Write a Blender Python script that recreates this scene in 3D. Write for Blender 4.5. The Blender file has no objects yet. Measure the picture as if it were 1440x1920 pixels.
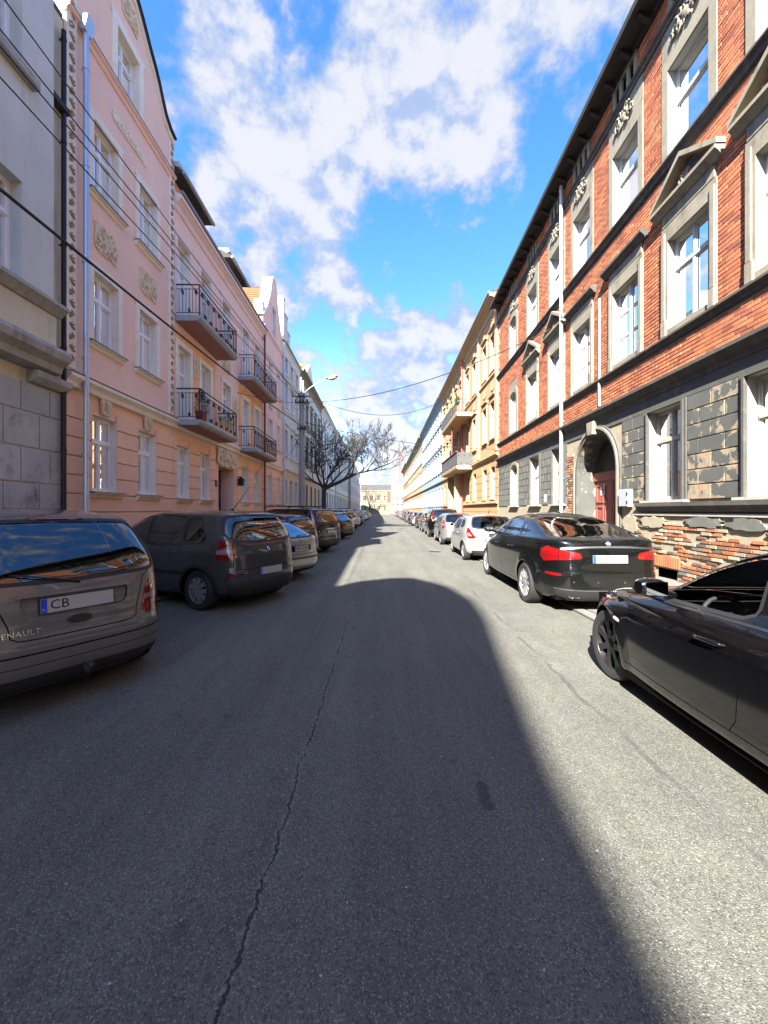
import bpy, bmesh, math, random
from mathutils import Vector, Matrix
from mathutils.geometry import delaunay_2d_cdt
random.seed(7)
R = math.radians
SC = bpy.context.scene
COL = SC.collection

# ------------------------------------------------------------------ camera
EYE = 1.6
F = 760.0                       # focal length in pixels of the 1440 px wide photograph
cam_d = bpy.data.cameras.new('camera')
cam = bpy.data.objects.new('camera', cam_d); COL.objects.link(cam)
cam_d.sensor_fit = 'HORIZONTAL'; cam_d.sensor_width = 36.0
cam_d.lens = F / 1440 * 36.0
cam_d.shift_y = -0.002
cam_d.clip_start = 0.05; cam_d.clip_end = 4000
cam.location = (0, 0, EYE); cam.rotation_euler = (R(90), 0, 0)
SC.camera = cam

# ------------------------------------------------------------------ light
KX, KY = 0.50, 1.25             # shadow offset per metre of height
to_sun = Vector((-KX, -KY, 1)).normalized()
SUN_EL = math.asin(to_sun.z)
SUN_ROT = math.atan2(to_sun.x, to_sun.y)
sun_d = bpy.data.lights.new('sun', 'SUN'); sun_d.energy = 5.0; sun_d.angle = R(0.55)
sun_d.color = (1.0, 0.945, 0.86)
sun = bpy.data.objects.new('sun', sun_d); COL.objects.link(sun)
sun.rotation_euler = (-to_sun).to_track_quat('-Z', 'Y').to_euler()
sun.location = (0, 0, 60)

SC.view_settings.view_transform = 'Standard'
SC.view_settings.look = 'None'
SC.view_settings.exposure = 2.6
SC.view_settings.gamma = 1.0
SC.view_settings.use_curve_mapping = False
SC.cycles.use_denoising = True
SC.cycles.max_bounces = 8
SC.cycles.transparent_max_bounces = 12
SC.cycles.caustics_reflective = False
SC.cycles.caustics_refractive = False
SC.cycles.sample_clamp_indirect = 6.0

class NT:
    """small helper around a node tree"""
    def __init__(s, tree): s.t = tree; s.L = tree.links.new
    def n(s, kind, **kw):
        nd = s.t.nodes.new(kind)
        for k, v in kw.items():
            if k.startswith('i_'):
                key = k[2:]
                key = int(key) if key.isdigit() else key.replace('_', ' ')
                s.put(nd.inputs[key], v)
            else: setattr(nd, k, v)
        return nd
    def put(s, sock, v):
        if isinstance(v, bpy.types.NodeSocket): s.L(v, sock)
        else:
            if isinstance(v, (tuple, list)) and len(v) == 3 and sock.type == 'RGBA': v = (*v, 1)
            sock.default_value = v
    def math(s, op, a, b=None, c=None, clamp=False):
        nd = s.t.nodes.new('ShaderNodeMath'); nd.operation = op; nd.use_clamp = clamp
        s.put(nd.inputs[0], a)
        if b is not None: s.put(nd.inputs[1], b)
        if c is not None: s.put(nd.inputs[2], c)
        return nd.outputs[0]
    def vm(s, op, a, b=None):
        nd = s.t.nodes.new('ShaderNodeVectorMath'); nd.operation = op
        s.put(nd.inputs[0], a)
        if b is not None: s.put(nd.inputs[1], b)
        return nd.outputs[1] if op in ('DISTANCE', 'LENGTH', 'DOT_PRODUCT') else nd.outputs[0]
    def mix(s, f, a, b, mode='MIX'):
        nd = s.t.nodes.new('ShaderNodeMix'); nd.data_type = 'RGBA'; nd.blend_type = mode
        s.put(nd.inputs[0], f); s.put(nd.inputs[6], a); s.put(nd.inputs[7], b)
        return nd.outputs[2]
    def ramp(s, f, lo, hi, a=0.0, b=1.0, smooth=True):
        nd = s.t.nodes.new('ShaderNodeMapRange')
        nd.interpolation_type = 'SMOOTHSTEP' if smooth else 'LINEAR'
        s.put(nd.inputs[0], f); s.put(nd.inputs[1], lo); s.put(nd.inputs[2], hi)
        s.put(nd.inputs[3], a); s.put(nd.inputs[4], b)
        return nd.outputs[0]
    def noise(s, vec, scale, detail=4, rough=.55, dist=0.0):
        nd = s.t.nodes.new('ShaderNodeTexNoise')
        if vec is not None: s.L(vec, nd.inputs['Vector'])
        nd.inputs['Scale'].default_value = scale; nd.inputs['Detail'].default_value = detail
        nd.inputs['Roughness'].default_value = rough; nd.inputs['Distortion'].default_value = dist
        return nd.outputs[0]

# ------------------------------------------------------------------ sky with broken cumulus
W = bpy.data.worlds.new('World'); SC.world = W; W.use_nodes = True
wt = W.node_tree; wt.nodes.clear(); w = NT(wt)
SKY_STRENGTH = 0.088
sky = w.n('ShaderNodeTexSky', sky_type='NISHITA')
sky.sun_disc = False; sky.sun_elevation = SUN_EL; sky.sun_rotation = SUN_ROT
sky.altitude = 60; sky.air_density = 1.0; sky.dust_density = 0.6; sky.ozone_density = 2.2
geo = w.n('ShaderNodeTexCoord')
d = w.vm('NORMALIZE', geo.outputs['Generated'])
sep = w.n('ShaderNodeSeparateXYZ'); w.L(d, sep.inputs[0])
dx, dy, dz = sep.outputs
zz = w.math('ADD', w.math('MAXIMUM', dz, 0.0), 0.16)
comb = w.n('ShaderNodeCombineXYZ')
w.L(w.math('DIVIDE', dx, zz), comb.inputs[0]); w.L(w.math('DIVIDE', dy, zz), comb.inputs[1])
cp = comb.outputs[0]
def pixdir(x, y):
    return Vector(((x - 720) / F, 1, (957 - y) / F)).normalized()
dst = w.vm('MULTIPLY', d, (1.0, 1.0, 1.25))
n1 = w.noise(dst, 4.6, 6, .52, .0)
n2 = w.noise(dst, 13.0, 8, .58, .08)
base = w.math('ADD', w.math('MULTIPLY', n1, .46), w.math('MULTIPLY', n2, .54))
bias = w.ramp(dz, .02, .30, .060, 0.0)
# banks of cloud and openings in the part of the sky over the street
for (x, y, sig, amp) in [(640, 40, .26, .060), (480, 250, .20, .070), (420, 430, .19, .105), (600, 330, .16, .050),
                         (890, 330, .085, .16), (760, 150, .20, .070), (1050, 110, .12, .075), (820, 40, .2, .04), (330, 90, .10, .03),
                         (860, 620, .14, .085), (700, 660, .13, .055), (735, 805, .09, .16), (560, 700, .15, .03), (620, 500, .05, .08), (670, 545, .04, .07),
                         (300, 200, .10, -.10), (1010, 430, .12, -.12), (740, 500, .10, -.11), (590, 580, .08, -.07),
                         (990, 230, .07, -.05), (860, 450, .09, -.08), (560, 60, .05, -.04)]:
    v = pixdir(x, y)
    dist = w.vm('DISTANCE', d, tuple(v))
    g = w.math('MULTIPLY', w.ramp(dist, 0.0, sig * 1.9, 1.0, 0.0), amp * .86)
    bias = w.math('ADD', bias, g)
field = w.math('ADD', base, bias)
cover = w.ramp(field, .490, .612)
thick = w.ramp(w.math('ADD', field, w.math('MULTIPLY', w.math('SUBTRACT', n2, .5), .55)), .53, .74)
hs = w.n('ShaderNodeHueSaturation'); hs.inputs['Saturation'].default_value = 1.26; hs.inputs['Value'].default_value = 1.0
hs.inputs['Hue'].default_value = 0.508
w.L(sky.outputs[0], hs.inputs['Color']); w.L(w.ramp(dz, .05, .42, .80, 1.30), hs.inputs['Saturation'])
bgs = w.n('ShaderNodeBackground'); w.L(hs.outputs[0], bgs.inputs[0]); bgs.inputs[1].default_value = SKY_STRENGTH
bgc = w.n('ShaderNodeBackground')
w.L(w.mix(thick, (.50, .63, .92), (.95, .955, 1.0)), bgc.inputs[0]); bgc.inputs[1].default_value = 0.160
ms = w.n('ShaderNodeMixShader'); w.L(w.math('MULTIPLY', cover, .93), ms.inputs[0])
w.L(bgs.outputs[0], ms.inputs[1]); w.L(bgc.outputs[0], ms.inputs[2])
wo = w.n('ShaderNodeOutputWorld'); w.L(ms.outputs[0], wo.inputs[0])

# ------------------------------------------------------------------ materials
MAT = {}
def new_mat(name):
    m = bpy.data.materials.new(name); m.use_nodes = True
    t = m.node_tree; t.nodes.clear(); n = NT(t)
    out = n.n('ShaderNodeOutputMaterial'); MAT[name] = m
    return m, n, out
def pos_of(n, mode='world'):
    if mode == 'world': return n.n('ShaderNodeNewGeometry').outputs['Position']
    return n.n('ShaderNodeTexCoord').outputs['Object']
def bump(n, h, strength=.3, dist=.01):
    b = n.n('ShaderNodeBump'); b.inputs['Strength'].default_value = strength; b.inputs['Distance'].default_value = dist
    n.L(h, b.inputs['Height']); return b.outputs[0]
def plain(name, c, rough=.7, metal=0.0, var=.12, vs=3.0, fine=.08, fs=45., bmp=.25, bd=.004, spec=.4, mode='world',
          stain=None, stain_amt=.5, stain_scale=1.2, streak=0.0, coat=0.0, rand=0.0):
    """paint, plaster, stone: base colour with broad mottling, fine grain, stains, optional rain streaks"""
    m, n, out = new_mat(name)
    p = pos_of(n, mode)
    a = n.noise(p, vs, 5, .6); b = n.noise(p, fs, 3, .6)
    k = n.math('ADD', n.ramp(a, .25, .75, 1 - var, 1 + var, False), n.ramp(b, .2, .8, -fine, fine, False))
    if rand:
        oi = n.n('ShaderNodeObjectInfo'); gi = n.n('ShaderNodeNewGeometry')
        rr = n.math('FRACT', n.math('ADD', oi.outputs['Random'], gi.outputs['Random Per Island']))
        k = n.math('MULTIPLY', k, n.ramp(rr, 0, 1, 1 - rand, 1 + rand, False))
    col = n.mix(1.0, c, k, 'MULTIPLY')
    if stain is not None:
        s = n.noise(p, stain_scale, 6, .65, .3)
        if streak:
            mp = n.n('ShaderNodeMapping'); n.L(p, mp.inputs[0]); mp.inputs['Scale'].default_value = (1, 1, .12)
            s2 = n.noise(mp.outputs[0], 4.5, 4, .6)
            s = n.math('ADD', n.math('MULTIPLY', s, 1 - streak), n.math('MULTIPLY', s2, streak))
        col = n.mix(n.math('MULTIPLY', n.ramp(s, .50, .68), stain_amt), col, stain)
    bs = n.n('ShaderNodeBsdfPrincipled'); n.L(col, bs.inputs['Base Color'])
    bs.inputs['Roughness'].default_value = rough; bs.inputs['Metallic'].default_value = metal
    bs.inputs['Specular IOR Level'].default_value = spec
    if coat: bs.inputs['Coat Weight'].default_value = coat; bs.inputs['Coat Roughness'].default_value = .04
    if bmp: n.L(bump(n, n.math('ADD', b, n.math('MULTIPLY', a, .5)), bmp, bd), bs.inputs['Normal'])
    n.L(bs.outputs[0], out.inputs[0])
    return m

def asphalt():
    m, n, out = new_mat('asphalt')
    p = pos_of(n)
    sp = n.n('ShaderNodeSeparateXYZ'); n.L(p, sp.inputs[0]); px, py, _ = sp.outputs
    big = n.noise(p, .55, 5, .6); mid = n.noise(p, 3.0, 5, .65)
    vor = n.n('ShaderNodeTexVoronoi'); n.L(p, vor.inputs['Vector']); vor.inputs['Scale'].default_value = 130
    vd = vor.outputs['Distance']
    vcol = n.n('ShaderNodeSeparateColor'); n.L(vor.outputs['Color'], vcol.inputs[0])
    cr = vcol.outputs[0]; cg = vcol.outputs[1]
    g = n.noise(p, 210, 2, .5)
    # pale and dark chips in the binder
    stone = n.math('MULTIPLY', n.ramp(cr, .50, .90), n.ramp(vd, .55, .30))
    pit = n.math('MULTIPLY', n.ramp(cg, .55, .8), n.ramp(g, .40, .55))
    k = n.ramp(big, .3, .7, .86, 1.12, False)
    k = n.math('MULTIPLY', k, n.ramp(mid, .3, .7, .88, 1.1, False))
    mp = n.n('ShaderNodeMapping'); n.L(p, mp.inputs[0]); mp.inputs['Scale'].default_value = (1.5, .10, 1)
    lane = n.noise(mp.outputs[0], 1.6, 4, .6)
    k = n.math('MULTIPLY', k, n.ramp(lane, .3, .7, .80, 1.18, False))
    mp2 = n.n('ShaderNodeMapping'); n.L(p, mp2.inputs[0]); mp2.inputs['Scale'].default_value = (6, .5, 1)
    k = n.math('MULTIPLY', k, n.ramp(n.noise(mp2.outputs[0], 1.8, 3, .6), .3, .7, .93, 1.06, False))
    col = n.mix(1.0, (.104, .104, .087), k, 'MULTIPLY')
    col = n.mix(n.math('MULTIPLY', stone, .62), col, (.30, .29, .265))
    col = n.mix(n.math('MULTIPLY', pit, .75), col, (.022, .022, .022))
    # long paving joint that opened into a crack, left of the middle
    wob = n.math('ADD', n.math('MULTIPLY', n.math('SUBTRACT', n.noise(p, 2.2, 5, .7), .5), .16),
                 n.math('MULTIPLY', n.math('SUBTRACT', n.noise(p, 22, 3, .7), .5), .045))
    dist = n.math('ABSOLUTE', n.math('ADD', n.math('ADD', px, .52), wob))
    wid = n.ramp(n.noise(p, 1.7, 4, .7), .35, .65, .0015, .011, False)
    fade = n.ramp(py, 6.0, 14.0, 1.0, 0.25)
    crack = n.math('MULTIPLY', n.math('LESS_THAN', dist, wid), fade)
    edge = n.math('MULTIPLY', n.math('MULTIPLY', n.ramp(dist, .006, .035, 1, 0), n.ramp(n.noise(p, 40, 3), .42, .62)), fade)
    col = n.mix(n.math('MULTIPLY', edge, .45), col, (.25, .24, .215))
    col = n.mix(n.math('MULTIPLY', crack, .9), col, (.016, .015, .014))
    # oil and rubber spots
    spots = n.math('MULTIPLY', n.ramp(n.noise(p, 5.5, 3, .5), .66, .74), .55)
    col = n.mix(spots, col, (.035, .035, .035))
    # scattered pale grit, and a dull tar seam running along the right wheel track
    v2 = n.n('ShaderNodeTexVoronoi'); n.L(p, v2.inputs['Vector']); v2.inputs['Scale'].default_value = 9
    grit = n.math('LESS_THAN', v2.outputs['Distance'], .045)
    col = n.mix(n.math('MULTIPLY', grit, .8), col, (.42, .41, .38))
    sd = n.math('ABSOLUTE', n.math('ADD', n.math('SUBTRACT', px, 1.72), n.math('MULTIPLY', n.math('SUBTRACT', n.noise(p, .9, 4, .6), .5), .35)))
    tar = n.math('MULTIPLY', n.ramp(sd, .012, .030, 1, 0), n.ramp(n.noise(p, 1.1, 3), .42, .55))
    col = n.mix(n.math('MULTIPLY', tar, .55), col, (.04, .04, .038))
    # one scraped patch
    q = n.vm('DISTANCE', n.vm('MULTIPLY', n.vm('ADD', p, (-.56, -2.29, 0)), (1.3, .30, 1)), (0, 0, 0))
    sc = n.math('MULTIPLY', n.ramp(n.math('ADD', q, n.math('MULTIPLY', n.math('SUBTRACT', n.noise(p, 18, 3), .5), .11)), .028, .06, 1, 0), .65)
    col = n.mix(sc, col, (.02, .02, .02))
    bs = n.n('ShaderNodeBsdfPrincipled'); n.L(col, bs.inputs['Base Color'])
    n.L(n.ramp(mid, .3, .7, .72, .9, False), bs.inputs['Roughness']); bs.inputs['Specular IOR Level'].default_value = .32
    h = n.math('SUBTRACT', n.math('ADD', n.math('MULTIPLY', g, .6), n.ramp(vd, 0, .6, .9, 0)), n.math('MULTIPLY', crack, 4.0))
    n.L(bump(n, h, .55, .004), bs.inputs['Normal'])
    n.L(bs.outputs[0], out.inputs[0]); return m
asphalt()

def glass(name, tint=(.55, .6, .6), rough=.015, f0=.06, refl=1.0):
    """window pane: mirror-like at grazing angles, otherwise see-through"""
    m, n, out = new_mat(name)
    fr = n.n('ShaderNodeFresnel'); fr.inputs[0].default_value = 1.55
    gl = n.n('ShaderNodeBsdfGlossy'); gl.inputs['Roughness'].default_value = rough
    gl.inputs['Color'].default_value = (refl, refl, refl, 1)
    tr = n.n('ShaderNodeBsdfTransparent'); tr.inputs[0].default_value = (*tint, 1)
    mx = n.n('ShaderNodeMixShader')
    n.L(n.math('ADD', n.math('MULTIPLY', fr.outputs[0], 1.25), f0, clamp=True), mx.inputs[0])
    n.L(tr.outputs[0], mx.inputs[1]); n.L(gl.outputs[0], mx.inputs[2])
    n.L(mx.outputs[0], out.inputs[0]); return m
glass('pane_glass', (.80, .84, .84)); glass('car_glass', (.30, .34, .33), .01, .05); glass('clear_car_glass', (.62, .70, .67), .01, .04)
glass('lens_clear', (.85, .85, .85), .05, .05)
def car_paint(name, c, flake=.0, rough=.32, coat=1.0, metal=.0, dust=.10):
    m, n, out = new_mat(name)
    p = pos_of(n, 'object')
    sp = n.n('ShaderNodeSeparateXYZ'); n.L(p, sp.inputs[0])
    d1 = n.noise(p, 3.5, 5, .65); d2 = n.noise(p, 60, 3, .6)
    low = n.ramp(sp.outputs[2], .75, .18, 0.05, 1.0)
    du = n.math('MULTIPLY', n.math('MULTIPLY', n.ramp(d1, .3, .7, .45, 1), n.ramp(d2, .25, .75, .6, 1)), n.math('MULTIPLY', low, dust * 4.2))
    col = n.mix(du, c, (.11, .10, .088))
    bs = n.n('ShaderNodeBsdfPrincipled'); n.L(col, bs.inputs['Base Color'])
    bs.inputs['Metallic'].default_value = metal; bs.inputs['Specular IOR Level'].default_value = .08
    n.L(n.math('ADD', rough, n.math('MULTIPLY', du, .6), clamp=True), bs.inputs['Roughness'])
    bs.inputs['Coat Weight'].default_value = coat; n.L(n.math('ADD', .035, n.math('MULTIPLY', du, .9), clamp=True), bs.inputs['Coat Roughness'])
    n.L(bs.outputs[0], out.inputs[0]); return m
def lamp_red(name, c):
    m, n, out = new_mat(name)
    p = pos_of(n, 'object')
    wv = n.n('ShaderNodeTexWave', wave_type='BANDS', bands_direction='Z'); n.L(p, wv.inputs[0]); wv.inputs['Scale'].default_value = 14
    bs = n.n('ShaderNodeBsdfPrincipled')
    n.L(n.mix(n.math('MULTIPLY', wv.outputs[1], .55), c, tuple(x * .45 for x in c)), bs.inputs['Base Color'])
    bs.inputs['Roughness'].default_value = .12; bs.inputs['Coat Weight'].default_value = 1; bs.inputs['Coat Roughness'].default_value = .02
    bs.inputs['Specular IOR Level'].default_value = .6
    n.L(bs.outputs[0], out.inputs[0]); return m
lamp_red('lamp_red', (.17, .003, .004)); lamp_red('lamp_clear', (.22, .17, .16)); lamp_red('lamp_amber', (.75, .22, .02))
plain('rubber', (.018, .018, .018), .82, var=.2, fine=.2, fs=80, bmp=.3, mode='object')
plain('black_plastic', (.014, .014, .015), .6, var=.15, fine=.1, mode='object', bmp=.1)
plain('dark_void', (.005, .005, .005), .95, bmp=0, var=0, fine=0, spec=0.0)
plain('rim_silver', (.24, .24, .245), .42, .4, var=.08, fine=.06, mode='object', bmp=0)
plain('rim_dark', (.035, .035, .037), .35, .6, var=.1, fine=.05, mode='object', bmp=0)
plain('chrome', (.75, .75, .76), .12, 1.0, var=0, fine=0, bmp=0)
plain('plate_white', (.34, .34, .33), .45, var=.03, fine=.02, bmp=0)
plain('plate_blue', (.01, .05, .42), .45, var=.03, fine=.02, bmp=0)
plain('ink', (.01, .01, .01), .6, var=0, fine=0, bmp=0)
plain('paper', (.80, .79, .76), .8, var=.03, fine=.02, bmp=0)
plain('seat_fabric', (.035, .035, .037), .9, var=.2, fine=.2, fs=90, bmp=.2, mode='object')
plain('seat_grey', (.13, .13, .13), .9, var=.2, fine=.2, fs=90, bmp=.2, mode='object')
plain('dash_grey', (.06, .06, .06), .7, var=.1, fine=.1, mode='object')
car_paint('paint_greige', (.122, .120, .112), rough=.32, metal=.22, dust=.018)
car_paint('paint_anthracite', (.045, .046, .046), rough=.32, metal=.15, dust=.018)
car_paint('paint_silver', (.22, .225, .225), rough=.33, metal=.6, dust=.012)
car_paint('paint_white_silver', (.27, .275, .275), rough=.32, metal=.35, dust=.010)
car_paint('paint_black', (.0020, .0020, .0025), rough=.25, dust=.014)
car_paint('paint_greenblack', (.006, .011, .009), rough=.25, dust=.014)
car_paint('paint_navy', (.008, .012, .03), rough=.25, dust=.012)
car_paint('paint_maroon', (.03, .008, .010), rough=.25, dust=.012)
car_paint('paint_white', (.42, .42, .41), rough=.35, dust=.010)
car_paint('paint_grey', (.16, .165, .17), rough=.33, metal=.5, dust=.012)
car_paint('paint_darkplum', (.03, .02, .03), rough=.28, metal=.3, dust=.012)
car_paint('paint_red', (.35, .02, .02), rough=.28, dust=.012)
plain('chrome_dull', (.45, .45, .45), .3, 1.0, var=.05, fine=0, bmp=0)
car_paint('paint_gt', (.0022, .0030, .0030), rough=.28, metal=.0, dust=.028)
car_paint('paint_blue', (.03, .09, .28), rough=.28, metal=.2, dust=.012)

# ------------------------------------------------------------------ mesh helpers
class MB:
    def __init__(s, T=None, flip=False): s.v = []; s.f = []; s.T = T; s.flip = flip
    def add(s, vs, fs):
        o = len(s.v)
        s.v += [s.T(*p) for p in vs] if s.T else [tuple(p) for p in vs]
        for f in fs:
            f = [i + o for i in f]
            s.f.append(f[::-1] if s.flip else f)
        return s
    def box(s, x0, x1, y0, y1, z0, z1):
        if x0 > x1: x0, x1 = x1, x0
        if y0 > y1: y0, y1 = y1, y0
        if z0 > z1: z0, z1 = z1, z0
        vs = [(x0, y0, z0), (x1, y0, z0), (x1, y1, z0), (x0, y1, z0), (x0, y0, z1), (x1, y0, z1), (x1, y1, z1), (x0, y1, z1)]
        return s.add(vs, [(0, 3, 2, 1), (4, 5, 6, 7), (0, 1, 5, 4), (1, 2, 6, 5), (2, 3, 7, 6), (3, 0, 4, 7)])
    def cbox(s, x0, x1, y0, y1, z0, z1, c):
        """box with its +y face chamfered by c"""
        vs = [(x0, y0, z0), (x1, y0, z0), (x1, y0, z1), (x0, y0, z1),
              (x0, y1 - c, z0), (x1, y1 - c, z0), (x1, y1 - c, z1), (x0, y1 - c, z1),
              (x0 + c, y1, z0 + c), (x1 - c, y1, z0 + c), (x1 - c, y1, z1 - c), (x0 + c, y1, z1 - c)]
        q = lambda a, b: [(a, a + 1, b + 1, b), (a + 1, a + 2, b + 2, b + 1), (a + 2, a + 3, b + 3, b + 2), (a + 3, a, b, b + 3)]
        fs = [(0, 1, 2, 3)[::1], (11, 10, 9, 8)] + [f[::-1] for f in q(0, 4)] + [f[::-1] for f in q(4, 8)]
        return s.add(vs, fs)
    def prof(s, profile, x0, x1):
        """extrude a closed (y,z) profile from x0 to x1"""
        k = len(profile)
        vs = [(x0, y, z) for y, z in profile] + [(x1, y, z) for y, z in profile]
        fs = [tuple(range(k))[::-1], tuple(range(k, 2 * k))] + [(i, (i + 1) % k, k + (i + 1) % k, k + i) for i in range(k)]
        return s.add(vs, fs)
    def extr(s, poly, y0, y1):
        """extrude a closed (x,z) polygon from y0 to y1"""
        k = len(poly)
        vs = [(x, y0, z) for x, z in poly] + [(x, y1, z) for x, z in poly]
        fs = [tuple(range(k)), tuple(range(k, 2 * k))[::-1]] + [((i + 1) % k, i, k + i, k + (i + 1) % k) for i in range(k)]
        return s.add(vs, fs)
    def tube(s, pts, r, n=6, caps=True):
        pts = [Vector(p) for p in pts]; rs = r if isinstance(r, (list, tuple)) else [r] * len(pts)
        vs = []; fs = []; up = None
        for i, p in enumerate(pts):
            t = (pts[min(i + 1, len(pts) - 1)] - pts[max(i - 1, 0)])
            if t.length < 1e-9: t = Vector((0, 0, 1))
            t.normalize()
            if up is None or abs(up.dot(t)) > .95:
                up = Vector((0, 0, 1)) if abs(t.z) < .9 else Vector((1, 0, 0))
            a = t.cross(up).normalized(); b = a.cross(t).normalized(); up = b
            for k in range(n):
                an = 2 * math.pi * k / n
                vs.append(tuple(p + (a * math.cos(an) + b * math.sin(an)) * rs[i]))
        for i in range(len(pts) - 1):
            for k in range(n):
                k2 = (k + 1) % n
                fs.append((i * n + k, i * n + k2, (i + 1) * n + k2, (i + 1) * n + k))
        if caps:
            fs.append(tuple(range(n))[::-1]); m = (len(pts) - 1) * n; fs.append(tuple(range(m, m + n)))
        return s.add(vs, fs)
    def lathe(s, prof, n=24, axis='z', c=(0, 0, 0), arc=2 * math.pi):
        vs = []; fs = []; k = len(prof)
        for i in range(n):
            a = arc * i / n
            for r, h in prof:
                x, y = r * math.cos(a), r * math.sin(a)
                p = (x, y, h) if axis == 'z' else ((h, x, y) if axis == 'x' else (x, h, y))
                vs.append((p[0] + c[0], p[1] + c[1], p[2] + c[2]))
        for i in range(n):
            j = (i + 1) % n
            for q in range(k - 1):
                fs.append((i * k + q, j * k + q, j * k + q + 1, i * k + q + 1))
        return s.add(vs, fs)
    def mesh(s, name, mat=None, smooth=False, angle=None):
        me = bpy.data.meshes.new(name); me.from_pydata(s.v, [], s.f)
        if mat is not None: me.materials.append(MAT[mat] if isinstance(mat, str) else mat)
        if smooth or angle:
            me.polygons.foreach_set('use_smooth', [True] * len(me.polygons))
            if angle: me.set_sharp_from_angle(angle=R(angle))
        me.update(); return me
    def build(s, name, mat=None, parent=None, loc=None, rot=None, smooth=False, angle=None):
        return link(name, s.mesh(name, mat, smooth, angle), parent, loc, rot)
def link(name, me, parent=None, loc=None, rot=None, scale=None):
    o = bpy.data.objects.new(name, me); COL.objects.link(o)
    if parent is not None: o.parent = parent
    if loc is not None: o.location = loc
    if rot is not None: o.rotation_euler = rot
    if scale is not None: o.scale = scale
    return o
def tag(o, label, cat, group=None):
    o['label'] = label; o['category'] = cat
    if group: o['group'] = group
    return o
def structure(o): o['kind'] = 'structure'; return o
def stuff(o): o['kind'] = 'stuff'; return o
def empty(name, loc, label=None, cat=None, group=None, rz=0):
    o = bpy.data.objects.new(name, None); COL.objects.link(o); o.location = loc; o.rotation_euler = (0, 0, rz)
    o.empty_display_size = .3
    if label: tag(o, label, cat, group)
    return o
def text_mesh(txt, size, depth=.004, mat='ink', spacing=1.0):
    cu = bpy.data.curves.new('lettering', 'FONT'); cu.body = txt; cu.size = size; cu.extrude = depth / 2
    cu.align_x = 'CENTER'; cu.align_y = 'CENTER'; cu.space_character = spacing; cu.resolution_u = 2
    ob = bpy.data.objects.new('lettering', cu); COL.objects.link(ob)
    dg = bpy.context.evaluated_depsgraph_get(); me = bpy.data.meshes.new_from_object(ob.evaluated_get(dg))
    bpy.data.objects.remove(ob); bpy.data.curves.remove(cu)
    me.materials.clear(); me.materials.append(MAT[mat]); return me
def in_poly(p, poly):
    x, y = p; c = False; j = len(poly) - 1
    for i in range(len(poly)):
        xi, yi = poly[i]; xj, yj = poly[j]
        if (yi > y) != (yj > y) and x < (xj - xi) * (y - yi) / (yj - yi) + xi: c = not c
        j = i
    return c
def rect(x0, x1, z0, z1): return [(x0, z0), (x1, z0), (x1, z1), (x0, z1)]
def arch(x0, x1, z0, zs, n=12, rise=None):
    """polygon with a round or segmental head; zs = springing"""
    c = (x0 + x1) / 2; a = (x1 - x0) / 2; b = a if rise is None else rise
    return [(x0, z0), (x1, z0)] + [(c + a * math.cos(math.pi * k / n), zs + b * math.sin(math.pi * k / n)) for k in range(n + 1)]
def cdt_faces(outline, holes):
    vs = []; ed = []
    for poly in [outline] + holes:
        o = len(vs); vs += [Vector(p) for p in poly]
        ed += [(o + i, o + (i + 1) % len(poly)) for i in range(len(poly))]
    r = delaunay_2d_cdt(vs, ed, [], 0, 1e-6)
    V = [(v.x, v.y) for v in r[0]]; fs = []
    for f in r[2]:
        c = (sum(V[i][0] for i in f) / 3, sum(V[i][1] for i in f) / 3)
        if in_poly(c, outline) and not any(in_poly(c, h) for h in holes): fs.append(tuple(f))
    return V, fs
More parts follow.
